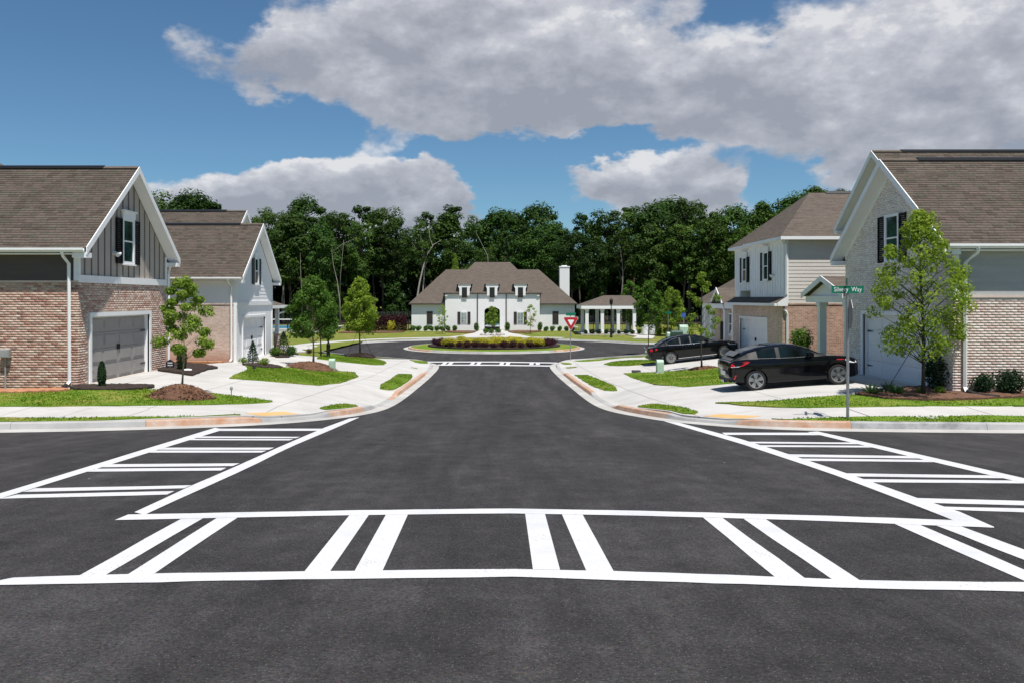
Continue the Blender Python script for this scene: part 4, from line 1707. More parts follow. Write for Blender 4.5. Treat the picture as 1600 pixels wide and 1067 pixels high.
m = MB(); m.tube([(-13.18, 25.85, -2.66), (-13.1, 25.4, -2.74)], .075, 10); m.build('drain_pipe', 'dark_metal', parent=l1)
# main body behind, only its hipped roof shows at the frame's edge
mb = MB(); mb.box(-30, -17.5, 29.8, 39, zb, 2.6); mb.build('wall', 'siding_board_taupe', parent=l1)
mb = MB()
e0 = [(-16.6, 29.4, 2.6), (-16.6, 39.4, 2.6), (-31, 39.4, 2.6), (-31, 29.4, 2.6)]
mb.add(e0 + [(-20.6, 34.4, 5.75), (-27, 34.4, 5.75)], [(0, 1, 4), (1, 2, 5, 4), (2, 3, 5), (3, 0, 4, 5), (3, 2, 1, 0)])
mb.build('roof', 'roof_far', parent=l1)

# ---------------------------------------------------------------- second house on the left
y0, y1 = 42.0, 48.8
XL2 = -12.9
zb2 = -3.16
l2 = thing('house', 'white sided house with olive shutters and white garage door', 'house', (-18, 45.4, zb2), 'houses along the side road')
wg = Wall('+x', XL2); wn = Wall('-y', y0)
GB = (43.1, 47.25, -3.14, -1.0)
mb = MB(); wall_holes(mb, wg, y0 + .002, y1, zb2 - .3, -.28, [GB]); mb.build('wall', 'white_siding', parent=l2)
mb = MB(); wn.box(mb, -25, XL2 - .001, -.2, 0, zb2 - .3, -.30); mb.build('wall', 'brick_pale_wall', parent=l2)
mb = MB(); wn.box(mb, -25, XL2 - .001, -.2, .03, -.30, -.235); mb.build('ledge', 'brick_pale_wall', parent=l2)
mb = MB(); wn.box(mb, -25, XL2 - .002, -.2, -.01, -.236, 1.0); mb.build('wall', 'white_siding', parent=l2)
mb = MB(); mb.box(-25, XL2 - .22, y1 - .2, y1 - .003, zb2 - .3, 1.0); mb.build('wall', 'white_siding', parent=l2)
lap_siding(l2, wn, -25, XL2 - .12, -.23, .92, 'white_siding', ex=.19)
for u in (y0 + .06, y1 - .06):
    m = MB(); wg.box(m, u - .06, u + .06, .0, .035, zb2, .95); m.build('corner_board', 'white_trim', parent=l2)
m = MB(); wn.box(m, XL2 - .12, XL2 + .03, .0, .035, zb2, .92); m.build('corner_board', 'white_trim', parent=l2)
m = MB(); wg.box(m, y0 - .03, y1 + .02, .0, .06, -.35, -.14); m.build('band_board', 'white_trim', parent=l2)
garage(l2, wg, *GB, 'garage_white')
ym = (y0 + y1) / 2; ze, zt = 1.07, 4.03
sl = (zt - ze) / (3.4 + .32); zw = ze + .32 * sl - .16
mb = MB(); wg.prism(mb, [(y0, -.28), (y1, -.28), (y1, zw), (ym, zt - .16), (y0, zw)], -.2, -.003); mb.build('gable_wall', 'white_siding', parent=l2)


def gab(y0, y1, zw, zt, ym, sl):
    def f(z, zt_, a, b):
        if zt_ < zw: return a, b
        h = (zt - .18 - zt_) / sl
        return max(a, ym - h), min(b, ym + h)
    return f


lap_siding(l2, wg, y0 + .12, y1 - .12, -.135, zt - .3, 'white_siding', ex=.19, ok=gab(y0, y1, zw, zt, ym, sl))
window(l2, Wall('+x', XL2 + .024), 45.45, .86, 2.12, .62, 'shutter_olive', .40, header=True)
gable_wing(l2, 1, XL2, -25, y0, y1, ze, zt)
downspout(l2, [(-13.2, 41.6, .95), (-13.2, 41.65, .85), (-13.12, 41.88, .6), (-13.12, 41.9, -3.0), (-13.14, 41.75, -3.1)])
# main body: second gable behind
m2y0, m2y1 = 46.0, 56.4
mb = MB(); mb.box(-27, -15.5, m2y0 + 2.9, m2y1, zb2 - .8, 1.2); mb.build('wall', 'white_siding', parent=l2)
wm = Wall('+x', -15.5)
ymm = (m2y0 + m2y1) / 2
mb = MB(); wm.prism(mb, [(m2y0, 1.2), (m2y1, 1.2), (ymm, 5.15)], -.2, 0); mb.build('gable_wall', 'white_siding', parent=l2)
gable_wing(l2, 1, -15.5, -27, m2y0, m2y1, 1.1, 5.35, shing=True, far_gutter=False)
# porch at the far side
mb = MB()
mb.add([(-13.45, 48.9, -.42), (-13.45, 54.4, -.42), (-15.6, 54.4, .25), (-15.6, 48.9, .25)], [(0, 1, 2, 3)])
mb.add([(-13.45, 48.9, -.56), (-13.45, 54.4, -.56), (-15.6, 54.4, -.56), (-15.6, 48.9, -.56)], [(3, 2, 1, 0)])
mb.add([(-13.45, 54.4, -.42), (-13.45, 54.4, -.56), (-15.6, 54.4, -.56), (-15.6, 54.4, .25)], [(0, 1, 2, 3)])
mb.build('porch_roof', 'roof_far', parent=l2)
m = MB(); m.box(-13.55, -13.36, 48.9, 54.5, -.60, -.42); m.build('gutter', 'white_trim', parent=l2)
for yy in (50.2, 53.3):
    m = MB(); m.box(-13.95, -13.6, yy - .18, yy + .18, -3.4, -2.2); m.build('pier', 'brick_pale_wall', parent=l2)
    m = MB(); m.box(-13.99, -13.56, yy - .22, yy + .22, -2.2, -2.1); m.prism([(-13.89, yy - .12, -2.1), (-13.66, yy - .12, -2.1), (-13.66, yy + .12, -2.1), (-13.89, yy + .12, -2.1)], (0, 0, 1.52)); m.build('column', 'white_trim', parent=l2)
m = MB(); m.tube([(-13.4, 54.3, -.55), (-13.4, 54.3, -.8), (-13.8, 53.5, -.95)], .05, 6); m.build('downspout', 'white_trim', parent=l2)

# ---------------------------------------------------------------- near house on the right
XR = 13.15
y0, y1 = 24.0, 31.4
zb = -2.71
r1 = thing('house', 'cream brick gabled house with grey siding and pale garage door', 'house', (18, 27.7, zb), 'houses along the side road')
wg = Wall('-x', XR); wn = Wall('-y', y0)
GC = (24.9, 29.9, -2.69, -.55)
ym = (y0 + y1) / 2; ze, zt = 1.55, 4.58
sl = (zt - ze) / (3.7 + .32); zw = ze + .32 * sl - .16
mb = MB(); wall_holes(mb, wg, y0 + .002, y1, zb - .4, zw, [GC], t=.25); mb.build('wall', 'mortar_pale', parent=r1)
mb = MB(); wg.prism(mb, [(y0 + .002, zw), (y1, zw), (ym, zt - .16)], -.25, 0); mb.build('gable_wall', 'mortar_pale', parent=r1)
mb = MB(); wn.box(mb, XR + .001, 26, -.25, 0, zb - .4, .06); mb.build('wall', 'mortar_mid', parent=r1)
mb = MB(); wn.box(mb, XR + .252, 26, -.25, -.01, .062, 1.5); mb.build('wall', 'siding_grey', parent=r1)
mb = MB(); mb.box(XR + .26, 26, y1 - .2, y1 - .003, zb - .4, 1.5); mb.build('wall', 'siding_beige', parent=r1)
bricks(r1, wn, XR + .002, 21.5, zb - .1, .03, lambda a, b, c, d: True, 'brick_pink', parts_from=lambda c: c[0] + .02 * abs(c[1] + 1))


def okr(a, b, c, d):
    if b > GC[0] - .14 and a < GC[1] + .14 and c < GC[3] + .14: return False
    if b > 27.25 and a < 28.15 and d > 1.22 and c < 2.86: return False
    lim = zt - .2 - max(abs(a - ym), abs(b - ym)) * sl
    return d < lim


bricks(r1, wg, y0 + .004, y1, zb - .1, zt - .3, okr, 'brick_cream', JO=.009, BL=.204, BH=.0685)
mb = MB(); wn.box(mb, XR + .25, 26, -.1, .035, .03, .10); mb.build('ledge', 'brick_pink', parent=r1)
lap_siding(r1, wn, XR + .12, 26, .10, 1.45, 'siding_grey', ex=.175)
m = MB(); wn.box(m, XR - .04, XR + .12, .0, .045, .10, 1.42); m.build('corner_board', 'white_trim', parent=r1)
garage(r1, wg, *GC, 'garage_white')
window(r1, wg, 27.72, 1.30, 2.70, .82, 'shutter_black', .46, header=False)
# arched brick head over the window
m = MB()
A = [(27.72 + .62 * math.sin(t), 2.62 + .26 * math.cos(t) + .0) for t in [R(-78 + i * 13) for i in range(13)]]
B = [(27.72 + .50 * math.sin(t), 2.62 + .16 * math.cos(t)) for t in [R(78 - i * 13) for i in range(13)]]
wg.prism(m, A + B, .0, .03); m.build('arch', 'brick_pink', parent=r1)
# frieze boards under the rakes
for sd in (-1, 1):
    m = MB()
    ye = ym + sd * 3.7
    wg.prism(m, [(ye, zw - .02), (ym, zt - .18), (ym, zt - .36), (ye, zw - .2)], .0, .03)
    m.build('frieze_board', 'white_trim', parent=r1)
gable_wing(r1, -1, XR, 26, y0, y1, ze, zt)
downspout(r1, [(13.62, 23.6, 1.44), (13.62, 23.66, 1.3), (13.42, 23.9, 1.02), (13.42, 23.92, -2.5), (13.4, 23.78, -2.62)])
m = MB(); m.tube([(13.4, 23.78, -2.62), (13.55, 23.5, -2.7), (13.9, 23.1, -2.72)], .085, 10); m.build('drain_pipe', 'dark_metal', parent=r1)
# taller main body behind
my0, my1 = 31.45, 38.3
XM = 16.1
wm = Wall('-x', XM)
mb = MB(); mb.box(XM, 27, my0, my1, zb - .4, 3.2); mb.build('wall', 'siding_beige', parent=r1)
ymm = (my0 + my1) / 2
mb = MB(); wm.prism(mb, [(my0, 3.2), (my1, 3.2), (ymm, 5.95)], -.2, 0); mb.build('gable_wall', 'siding_beige', parent=r1)
gable_wing(r1, -1, XM, 27, my0, my1, 3.25, 6.12, far_gutter=False)
# entrance porch with a small pediment
wp = Wall('-x', 13.75)
py0, py1 = 32.5, 36.8
pym = 34.65
m = MB()
wp.prism(m, [(py0 + .15, .12), (py1 - .15, .12), (pym, .76)], -.1, 0); m.build('pediment', 'white_siding', parent=r1)
for sd in (-1, 1):
    ye = pym + sd * 2.2
    m = MB(); m.prism([(13.5, ye, .22), (13.5, pym, .93), (13.5, pym, .81), (13.5, ye, .10)], (2.6, 0, 0)); m.build('porch_roof', 'roof_far', parent=r1)
    m = MB(); m.prism([(13.49, ye, .24), (13.49, pym, .95), (13.49, pym, .73), (13.49, ye, .02)], (-.035, 0, 0)); m.build('rake_board', 'white_trim', parent=r1)
m = MB(); m.box(13.66, 13.95, py0, py1, -.16, .115); m.build('porch_beam', 'white_trim', parent=r1)
m = MB(); m.box(13.95, 16.1, py0, py1, -.12, .10); m.build('porch_ceiling', 'white_trim', parent=r1)
for yy in (32.75, 35.45):
    m = MB(); m.box(13.7, 13.98, yy - .14, yy + .14, -2.6, -.16); m.box(13.65, 14.03, yy - .19, yy + .19, -2.62, -2.4); m.box(13.65, 14.03, yy - .19, yy + .19, -.30, -.165); m.build('column', 'white_trim', parent=r1)
m = MB(); m.box(13.6, 16.1, py0 - .1, py1 + .1, -3.2, -2.62); m.build('porch_floor', 'concrete_plain', parent=r1)

# ---------------------------------------------------------------- second house on the right
y0, y1 = 40.9, 49.4
XS = 14.2
zb = -3.28
r2 = thing('house', 'two storey white board house with beige siding over brown brick', 'house', (19, 45, zb), 'houses along the side road')
wu = Wall('-x', XS); wl = Wall('-x', XS - .15); wn = Wall('-y', y0)
GD = (43.2, 47.9, -3.26, -1.1)
mb = MB(); wall_holes(mb, wl, y0 + .002, y1, zb - .4, -.02, [GD], t=.25); mb.build('wall', 'brick_brown_face', parent=r2)
garage(r2, wl, *GD, 'garage_white')
mb = MB(); wn.box(mb, XS - .148, 27, -.2, 0, zb - .4, -.30); mb.build('wall', 'brick_brown_wall', parent=r2)
mb = MB(); wn.box(mb, XS - .16, 27, -.2, .03, -.30, -.23); mb.build('ledge', 'brick_brown_wall', parent=r2)
mb = MB(); wn.box(mb, XS + .002, 27, -.2, -.01, -.232, 3.0); mb.build('wall', 'siding_beige', parent=r2)
lap_siding(r2, wn, XS + .12, 27, -.225, 2.92, 'siding_beige', ex=.18)
# upper wall, its far third set back
YB = 46.45
mb = MB(); wu.box(mb, y0 + .003, YB, -.2, 0, .0, 3.0); mb.build('wall', 'white_siding', parent=r2)
wb_ = Wall('-x', XS + .22)
mb = MB(); wb_.box(mb, YB, y1 + .9, -.2, 0, .45, 2.9); mb.build('wall', 'white_siding', parent=r2)
mb = MB(); mb.box(XS + .001, XS + .21, YB - .2, YB - .003, .0, 3.0); mb.build('wall', 'white_siding', parent=r2)
mb = MB(); mb.box(XS + .23, 27, y1 - .2, y1 + .9, zb - .4, 2.9); mb.build('wall', 'white_siding', parent=r2)
for w_, a, b, zlo in ((wu, y0 + .3, YB, .03), (wb_, YB + .3, y1 + .8, .48)):
    u = a
    while u < b - .05:
        m = MB(); w_.box(m, u - .02, u + .02, .0, .03, zlo, 2.8); m.build('batten', 'white_siding', parent=r2)
        u += .40
m = MB(); wu.box(m, y0 - .04, y0 + .12, .0, .045, .0, 2.85); m.build('corner_board', 'white_trim', parent=r2)
m = MB(); wn.box(m, XS - .045, XS + .12, .0, .045, -.2, 2.85); m.build('corner_board', 'white_trim', parent=r2)
window(r2, Wall('-x', XS - .032), 43.75, 1.02, 2.36, .70, 'shutter_black', .36)
window(r2, Wall('-x', XS + .22 - .032), 48.2, 1.02, 2.30, .70, 'shutter_black', .36)
flood_cam(r2, wu, 42.55, 1.2)
# pent roof over the garage
m = MB()
m.prism([(XS - .5, y0 - .15, -.22), (XS + .01, y0 - .15, .10), (XS + .01, y0 - .15, -.22)], (0, y1 - y0 + .3, 0)); m.build('pent_roof', 'roof_far', parent=r2)
m = MB(); m.box(XS - .6, XS - .45, y0 - .15, y1 + .15, -.36, -.225); m.build('gutter', 'white_trim', parent=r2)
m = MB(); m.prism([(XS - .45, y0 - .155, -.36), (XS + .05, y0 - .155, -.36), (XS + .05, y0 - .155, .12), (XS - .45, y0 - .155, -.2)], (0, -.03, 0)); m.build('fascia', 'white_trim', parent=r2)
downspout(r2, [(XS - .1, y0 - .05, -.5), (XS - .02, y0 - .1, -.6), (XS + .06, y0 - .06, -.75), (XS + .06, y0 - .06, zb)])
downspout(r2, [(XS - .28, y0 - .2, 2.95), (XS - .1, y0 - .1, 2.7), (XS + .02, y0 - .07, 2.6), (XS + .02, y0 - .07, .2)])
# hipped roof
m = MB()
xe = XS - .35
E = [(xe, y0 - .35, 3.02), (27.3, y0 - .35, 3.02), (27.3, y1 + 1.2, 3.02), (xe + .24, y1 + 1.2, 3.02), (xe + .24, YB + .3, 3.02), (xe, YB + .3, 3.02)]
yr = 44.6
Pk = [(16.75, yr, 5.62), (24.5, yr, 5.62)]
m.add(E + Pk, [(0, 1, 7, 6), (1, 2, 7), (2, 3, 6, 7), (3, 4, 6), (4, 5, 6), (5, 0, 6)])
m.build('roof', 'roof_far', parent=r2)
m = MB()
m.prism([(p[0], p[1], 2.86) for p in E], (0, 0, .155)); m.build('eave_board', 'white_trim', parent=r2)
m = MB(); m.prism([(17.6, yr - .15, 5.56), (17.6, yr, 5.71), (17.6, yr + .15, 5.56)], (6, 0, 0)); m.build('ridge_vent', 'dark_metal', parent=r2)
# entrance wing beyond the garage with a small white gable
wq = Wall('-x', 15.0)
m = MB(); wq.box(m, y1 + .9, 57.4, -.2, 0, zb - .6, -.2); m.build('wall', 'brick_brown_face', parent=r2)
m = MB(); m.prism([(14.2, y1 + .2, -.30), (17.5, y1 + .2, 1.25), (17.5, y1 + .2, -.30)], (0, 57.6 - y1, 0)); m.build('porch_roof', 'roof_far', parent=r2)
wq2 = Wall('-x', 14.5)
m = MB(); wq2.prism(m, [(52.4, -.5), (55.6, -.5), (54.0, .55)], -.1, 0); m.build('pediment', 'white_siding', parent=r2)
for sd in (-1, 1):
    ye = 54.0 + sd * 1.8
    m = MB(); m.prism([(14.3, ye, -.52), (14.3, 54.0, .70), (14.3, 54.0, .56), (14.3, ye, -.66)], (2.4, 0, 0)); m.build('porch_roof', 'roof_far', parent=r2)
    m = MB(); m.prism([(14.29, ye, -.50), (14.29, 54.0, .72), (14.29, 54.0, .50), (14.29, ye, -.72)], (-.04, 0, 0)); m.build('rake_board', 'white_trim', parent=r2)
m = MB(); m.box(14.3, 14.6, y1 + .2, 57.6, -.62, -.32); m.build('porch_beam', 'white_trim', parent=r2)
for yy in (50.6, 52.4, 55.6, 57.3):
    m = MB(); m.box(14.35, 14.6, yy - .13, yy + .13, -3.7, -.62); m.box(14.3, 14.65, yy - .18, yy + .18, -3.72, -3.45); m.build('column', 'white_trim', parent=r2)
window(r2, wq, 53.2, -2.2, -1.0, .6, 'shutter_black', .3, header=False)
m = MB(); wq.box(m, 54.6, 55.5, .0, .05, -3.6, -1.5); m.build('front_door', 'shutter_black', parent=r2)

# ---------------------------------------------------------------- third house on the right, mostly hidden
r3 = thing('house', 'low far house with hipped roof beyond the white board house', 'house', (22, 63, -4), 'houses along the side road')
m = MB(); m.box(16.6, 29, 59.6, 67, -4.6, -.2); m.build('wall', 'white_siding', parent=r3)
m = MB()
E = [(16.1, 59.1, -.2), (29.5, 59.1, -.2), (29.5, 67.5, -.2), (16.1, 67.5, -.2)]
m.add(E + [(19.6, 63.3, 2.35), (26, 63.3, 2.35)], [(0, 1, 5, 4), (1, 2, 5), (2, 3, 4, 5), (3, 0, 4), (3, 2, 1, 0)])
m.build('roof', 'roof_far', parent=r3)
window(r3, Wall('-x', 16.6), 62.0, -2.6, -1.2, .8, 'shutter_black', .35, header=False)
m = MB(); m.box(16.55, 16.75, 59.1, 67.5, -.36, -.2); m.build('gutter', 'white_trim', parent=r3)

# ---------------------------------------------------------------- clubhouse
YC = 108.0
S = YC / F


def cx(px): return (px - CX) * S


def cz(py): return (CY - py) * S


zb = -4.12
ch = thing('clubhouse', 'white brick clubhouse with hipped brown roof and three dormers', 'building', (0, 112, zb))
wf = Wall('-y', YC); wc = Wall('-y', YC - .5)
xl0, xl1, xr0, xr1 = cx(643), cx(696), cx(843), cx(898)
zwe, zce = cz(474.5), cz(458)
mb = MB()
wf.box(mb, xl0, xl1 + .1, -.3, 0, zb - .5, zwe); mb.build('wall', 'brick_white_wall', parent=ch)
mb = MB(); wf.box(mb, xr0 - .1, xr1, -.3, 0, zb - .5, zwe); mb.build('wall', 'brick_white_wall', parent=ch)
for xx in (xl0, xr1 - .3):
    mb = MB(); mb.box(xx, xx + .3, YC + .302, YC + 10, zb - .5, zwe); mb.build('wall', 'brick_white_wall', parent=ch)
mb = MB()
for a, b in ((xl0, -1.6), (1.1, xr1)):
    mb.box(a + .31, b - .31 if b > 5 else b, YC + 9.7, YC + 9.99, zb - .5, zwe)
mb.build('wall', 'brick_white_wall', parent=ch)
# centre front with the open arch
ax, ah = cx(769.0), cx(781) - cx(769.0)
spring, crown = cz(486), cz(480.5)
mb = MB()
wc.box(mb, xl1, ax - ah, -.35, 0, zb - .5, zce)
wc.box(mb, ax + ah, xr0, -.35, 0, zb - .5, zce)
arcp = [(ax + ah * math.cos(R(t)), spring + (crown - spring) * math.sin(R(t))) for t in range(180, -1, -15)]
wc.prism(mb, [(ax - ah, zce), (ax - ah, spring)] + arcp[1:-1] + [(ax + ah, spring), (ax + ah, zce)], -.35, 0)
mb.build('wall', 'brick_white_wall', parent=ch)
mb = MB()
mb.box(xl1, xl1 + .3, YC - .148, YC + 4, zwe - .1, zce); mb.box(xr0 - .3, xr0, YC - .148, YC + 4, zwe - .1, zce)
mb.build('wall', 'brick_white_wall', parent=ch)
mb = MB()
mb.box(ax - ah - .25, ax - ah - .05, YC - .14, YC + 10, zb - .3, crown + .3)
mb.box(ax + ah + .05, ax + ah + .25, YC - .14, YC + 10, zb - .3, crown + .3)
mb.build('passage_wall', 'brick_white_wall', parent=ch)
mb = MB(); mb.box(ax - ah - .05, ax + ah + .05, YC - .14, YC + 10, crown + .05, crown + .3); mb.build('passage_ceiling', 'white_trim', parent=ch)
mb = MB(); mb.box(ax - ah - .05, ax + ah + .05, YC - .6, YC + 10, zb - .3, zb + .06); mb.build('passage_floor', 'concrete_plain', parent=ch)
# roofs
yr = YC + 5.0
m = MB()
E = [(xl0 - .3, YC - .35, zwe), (xr1 + .3, YC - .35, zwe), (xr1 + .3, YC + 10.4, zwe), (xl0 - .3, YC + 10.4, zwe)]
zrw = (CY - 421.5) / F * yr
m.add(E + [((697 - CX) / F * yr, yr, zrw), ((842 - CX) / F * yr, yr, zrw)], [(0, 1, 5, 4), (1, 2, 5), (2, 3, 4, 5), (3, 0, 4), (3, 2, 1, 0)])
m.build('roof', 'roof_far', parent=ch)
m = MB()
E2 = [(xl1 - .25, YC - .62, zce), (xr0 + .25, YC - .62, zce), (xr0 + .25, YC + 10.8, zce), (xl1 - .25, YC + 10.8, zce)]
zrc = (CY - 410) / F * yr
m.add(E2 + [((742 - CX) / F * yr, yr, zrc), ((797 - CX) / F * yr, yr, zrc)], [(0, 1, 5, 4), (1, 2, 5), (2, 3, 4, 5), (3, 0, 4), (3, 2, 1, 0)])
m.build('roof', 'roof_far', parent=ch)
for E_, z_, gaps in ((E, zwe, []), (E2, zce, [cx(726.0), cx(769.0), cx(813.0)])):
    a, b = E_[0], E_[1]
    ends = [a[0] - .05] + [q for g_ in gaps for q in (g_ - .67, g_ + .67)] + [b[0] + .05]
    for i in range(0, len(ends), 2):
        m = MB(); m.box(ends[i], ends[i + 1], a[1] - .10, a[1] + .03, z_ - .14, z_ - .004); m.build('gutter', 'bronze_gutter', parent=ch)
# wall dormers
for pxc in (726.0, 769.0, 813.0):
    xc = cx(pxc)
    zt_ = cz(444.5)
    m = MB()
    wc.prism(m, [(xc - .66, zce - .35), (xc + .66, zce - .35), (xc + .66, zt_ - .55), (xc + .82, zt_ - .3), (xc + .82, zt_), (xc - .82, zt_), (xc - .82, zt_ - .3), (xc - .66, zt_ - .55)], -.3, .16)
    m.box(xc - .64, xc + .64, YC - .19, YC + 3.2, zce, zt_ - .002)
    d = m.build('dormer', 'brick_white_wall', parent=ch)
    m = MB()
    ya = YC - .75
    m.add([(xc - 1.0, ya, zt_), (xc + 1.0, ya, zt_), (xc + 1.0, YC + 3.6, zt_ + .02), (xc - 1.0, YC + 3.6, zt_ + .02), (xc - .4, ya + .7, zt_ + .28), (xc + .4, ya + .7, zt_ + .28), (xc + .4, YC + 3.6, zt_ + .28), (xc - .4, YC + 3.6, zt_ + .28)],
          [(0, 1, 5, 4), (1, 2, 6, 5), (3, 0, 4, 7), (4, 5, 6, 7), (3, 2, 1, 0), (2, 3, 7, 6)])
    m.build('dormer_roof', 'roof_far', parent=d)
    w_ = Wall('-y', YC - .66)
    m = MB(); w_.box(m, xc - .33, xc + .33, 0, .03, cz(465.5), cz(449.5)); f = m.build('window', 'shutter_brown', parent=d)
    for i in range(2):
        for j in range(3):
            a = xc - .29 + i * .30; hz = (cz(449.5) - cz(465.5) - .1) / 3
            m = MB(); w_.box(m, a, a + .27, .03, .036, cz(465.5) + .05 + j * hz, cz(465.5) + .02 + (j + 1) * hz); m.build('pane', 'window_glass_dark', parent=f)
for pxw, side in ((671.5, 0), (868, 1)):
    m = MB(); wf.box(m, cx(pxw) - .38, cx(pxw) + .38, 0, .05, cz(506.5), cz(486.8)); f = m.build('shuttered_window', 'shutter_brown', parent=ch)
    for sd in (-1, 1):
        m = MB(); wf.box(m, cx(pxw) + sd * .19 - .15, cx(pxw) + sd * .19 + .15, .05, .07, cz(506.5) + .1, cz(486.8) - .1); m.build('leaf', 'shutter_brown', parent=f)
for pxw in (725.2, 812.8):
    xw = cx(pxw)
    w_ = wc
    z0_, z1_ = cz(506.0), cz(488.0)
    m = MB(); w_.prism(m, [(xw - .42, z0_), (xw + .42, z0_), (xw + .42, z1_), (xw + .3, z1_ + .14), (xw, z1_ + .2), (xw - .3, z1_ + .14), (xw - .42, z1_)], 0, .04); f = m.build('window', 'white_trim', parent=ch)
    for i in range(2):
        for j in range(3):
            a = xw - .36 + i * .37; hz = (z1_ - z0_ - .08) / 3
            m = MB(); w_.box(m, a, a + .34, .04, .048, z0_ + .05 + j * hz, z0_ + .02 + (j + 1) * hz); m.build('pane', 'window_glass_pale', parent=f)
    for sd in (-1, 1):
        m = MB(); a = xw + sd * .64; w_.box(m, a - .19, a + .19, 0, .05, z0_ - .03, z1_ + .05); m.build('shutter', 'shutter_brown', parent=ch)
for pxw in (746.3, 791.0):
    m = MB(); m.tube([(cx(pxw), YC - .62, zce - .1), (cx(pxw), YC - .6, zb)], .06, 6); m.build('downspout', 'bronze_gutter', parent=ch)
for pxw in (697.5, 840.5):
    m = MB(); m.box(cx(pxw) - .15, cx(pxw) + .15, YC - .68, YC - .5, zce - .42, zce - .28); m.build('flood_light', 'plastic_white', parent=ch)
# chimney
m = MB()
yk = YC + 7.0
xa, xb_ = (874.6 - CX) / F * yk, (889.8 - CX) / F * yk
m.box(xa, xb_, yk, yk + 1.3, zb, (CY - 418) / F * yk); m.build('chimney', 'brick_white_wall', parent=ch)
m = MB(); m.box(xa - .06, xb_ + .06, yk - .06, yk + 1.36, (CY - 418) / F * yk, (CY - 416.4) / F * yk); m.box(xa + .3, xb_ - .3, yk + .3, yk + 1, (CY - 416.4) / F * yk, (CY - 415) / F * yk); m.build('chimney_cap', 'white_trim', parent=ch)
# pool seen through the arch
pw = MB(); pw.box(-6, 6, 127, 137, -4.2, -3.96); o = pw.build('pool_water', 'pool_blue'); tag(o, kind='structure')
pw = MB(); pw.box(-12, 12, 119, 140, -4.3, -4.0); o = pw.build('pool_deck', 'concrete_plain'); tag(o, kind='structure')

# ---------------------------------------------------------------- pavilion
YP = 100.0
S2 = YP / F
pv = thing('pavilion', 'open white pavilion with square columns and hipped brown roof', 'pavilion', (14, 102, -4.1))


def qx(px): return (px - CX) * S2


def qz(py): return (CY - py) * S2


m = MB()
E = [(qx(907.5), YP - .4, qz(477.5)), (qx(1001), YP - .4, qz(477.5)), (qx(1001), YP + 5.4, qz(477.5)), (qx(907.5), YP + 5.4, qz(477.5))]
yr = YP + 2.5
m.add(E + [((943 - CX) / F * yr, yr, (CY - 462) / F * yr), ((985 - CX) / F * yr, yr, (CY - 462) / F * yr)], [(0, 1, 5, 4), (1, 2, 5), (2, 3, 4, 5), (3, 0, 4), (3, 2, 1, 0)])
m.build('roof', 'roof_far', parent=pv)
m = MB(); a, b = E[0], E[2]
m.box(a[0] + .02, b[0] - .02, a[1] + .02, a[1] + .4, a[2] - .42, a[2] - .004); m.box(a[0] + .02, b[0] - .02, b[1] - .4, b[1] - .02, a[2] - .42, a[2] - .004)
m.box(a[0] + .02, a[0] + .4, a[1] + .4, b[1] - .4, a[2] - .42, a[2] - .004); m.box(b[0] - .4, b[0] - .02, a[1] + .4, b[1] - .4, a[2] - .42, a[2] - .004)
m.build('beam', 'white_trim', parent=pv)
for pxc in (917, 941, 966, 991):
    for yy in (YP, YP + 4.9):
        x = qx(pxc); m = MB()
        m.box(x - .19, x + .19, yy - .19, yy + .19, -4.2, a[2] - .42); m.box(x - .26, x + .26, yy - .26, yy + .26, -4.2, -3.8); m.box(x - .25, x + .25, yy - .25, yy + .25, a[2] - .62, a[2] - .425)
        m.build('column', 'white_trim', parent=pv)
m = MB(); m.box(E[0][0], E[1][0], YP - .4, YP + 5.4, -4.4, -4.05); m.build('floor', 'concrete_plain', parent=pv)

# ================================================================ ROUNDABOUT ISLAND
isl = [(RI * math.cos(t), RC + RI * math.sin(t)) for t in [math.tau * i / 120 for i in range(121)]]
kerb('gutter', isl, lambda x, y: 'kerb_clay' if abs(x) > 5 and y < RC else 'kerb_concrete', lambda x, y: 1.0)
lw = sheet('lawn', [(7.72 * math.cos(t), RC + 7.72 * math.sin(t)) for t in [math.tau * i / 80 for i in range(80)]], lambda x, y: -4.39 + .02 * (8 - math.hypot(x, y - RC)), 'lawn', step=1.0, skirt=.1)
tag(lw, kind='structure')
bd = sheet('mulch_bed', [(6.1 * math.cos(t), RC + .3 + 5.9 * math.sin(t)) for t in [math.tau * i / 60 for i in range(60)]], lambda x, y: -4.31 + .03 * (8 - math.hypot(x, y - RC)) + random.uniform(0, .04), 'mulch_dark', step=.5, skirt=.15)
tag(bd, 'round dark mulch bed in the middle of the roundabout island', 'mulch')

# ================================================================ PLANTS
def clump_points(n, c, r, rng, shell=.5, nn=None):
    d = rng.normal(size=(n, 3)); d /= np.linalg.norm(d, axis=1)[:, None]
    q = rng.uniform(shell, 1.0, (n, 1)) ** .6
    if nn is not None: nn.append(d + np.array([0, 0, .35]))
    return np.array(c) + d * q * np.array(r)


SH = {}


def shrub_mesh(key, rx, ry, h, mat, n, leaf, seed, lumps=7):
    if key in SH: return SH[key]
    g = np.random.default_rng(seed)
    P, NN = [], []
    for i in range(lumps):
        a = g.uniform(0, math.tau); q = g.uniform(0, .55)
        c = (rx * q * math.cos(a), ry * q * math.sin(a), h * g.uniform(.36, .62))
        P.append(clump_points(n // lumps, c, (rx * .55, ry * .55, h * .42), g, .5, NN))
    P = np.concatenate(P); NN = np.concatenate(NN)
    NN = NN[P[:, 2] > .02]
    P = P[P[:, 2] > .02]
    V, Fq = leaves_np(P, leaf, g, .6, 0, NN, .7)
    SH[key] = npmesh(key, V, Fq, mat)
    return SH[key]


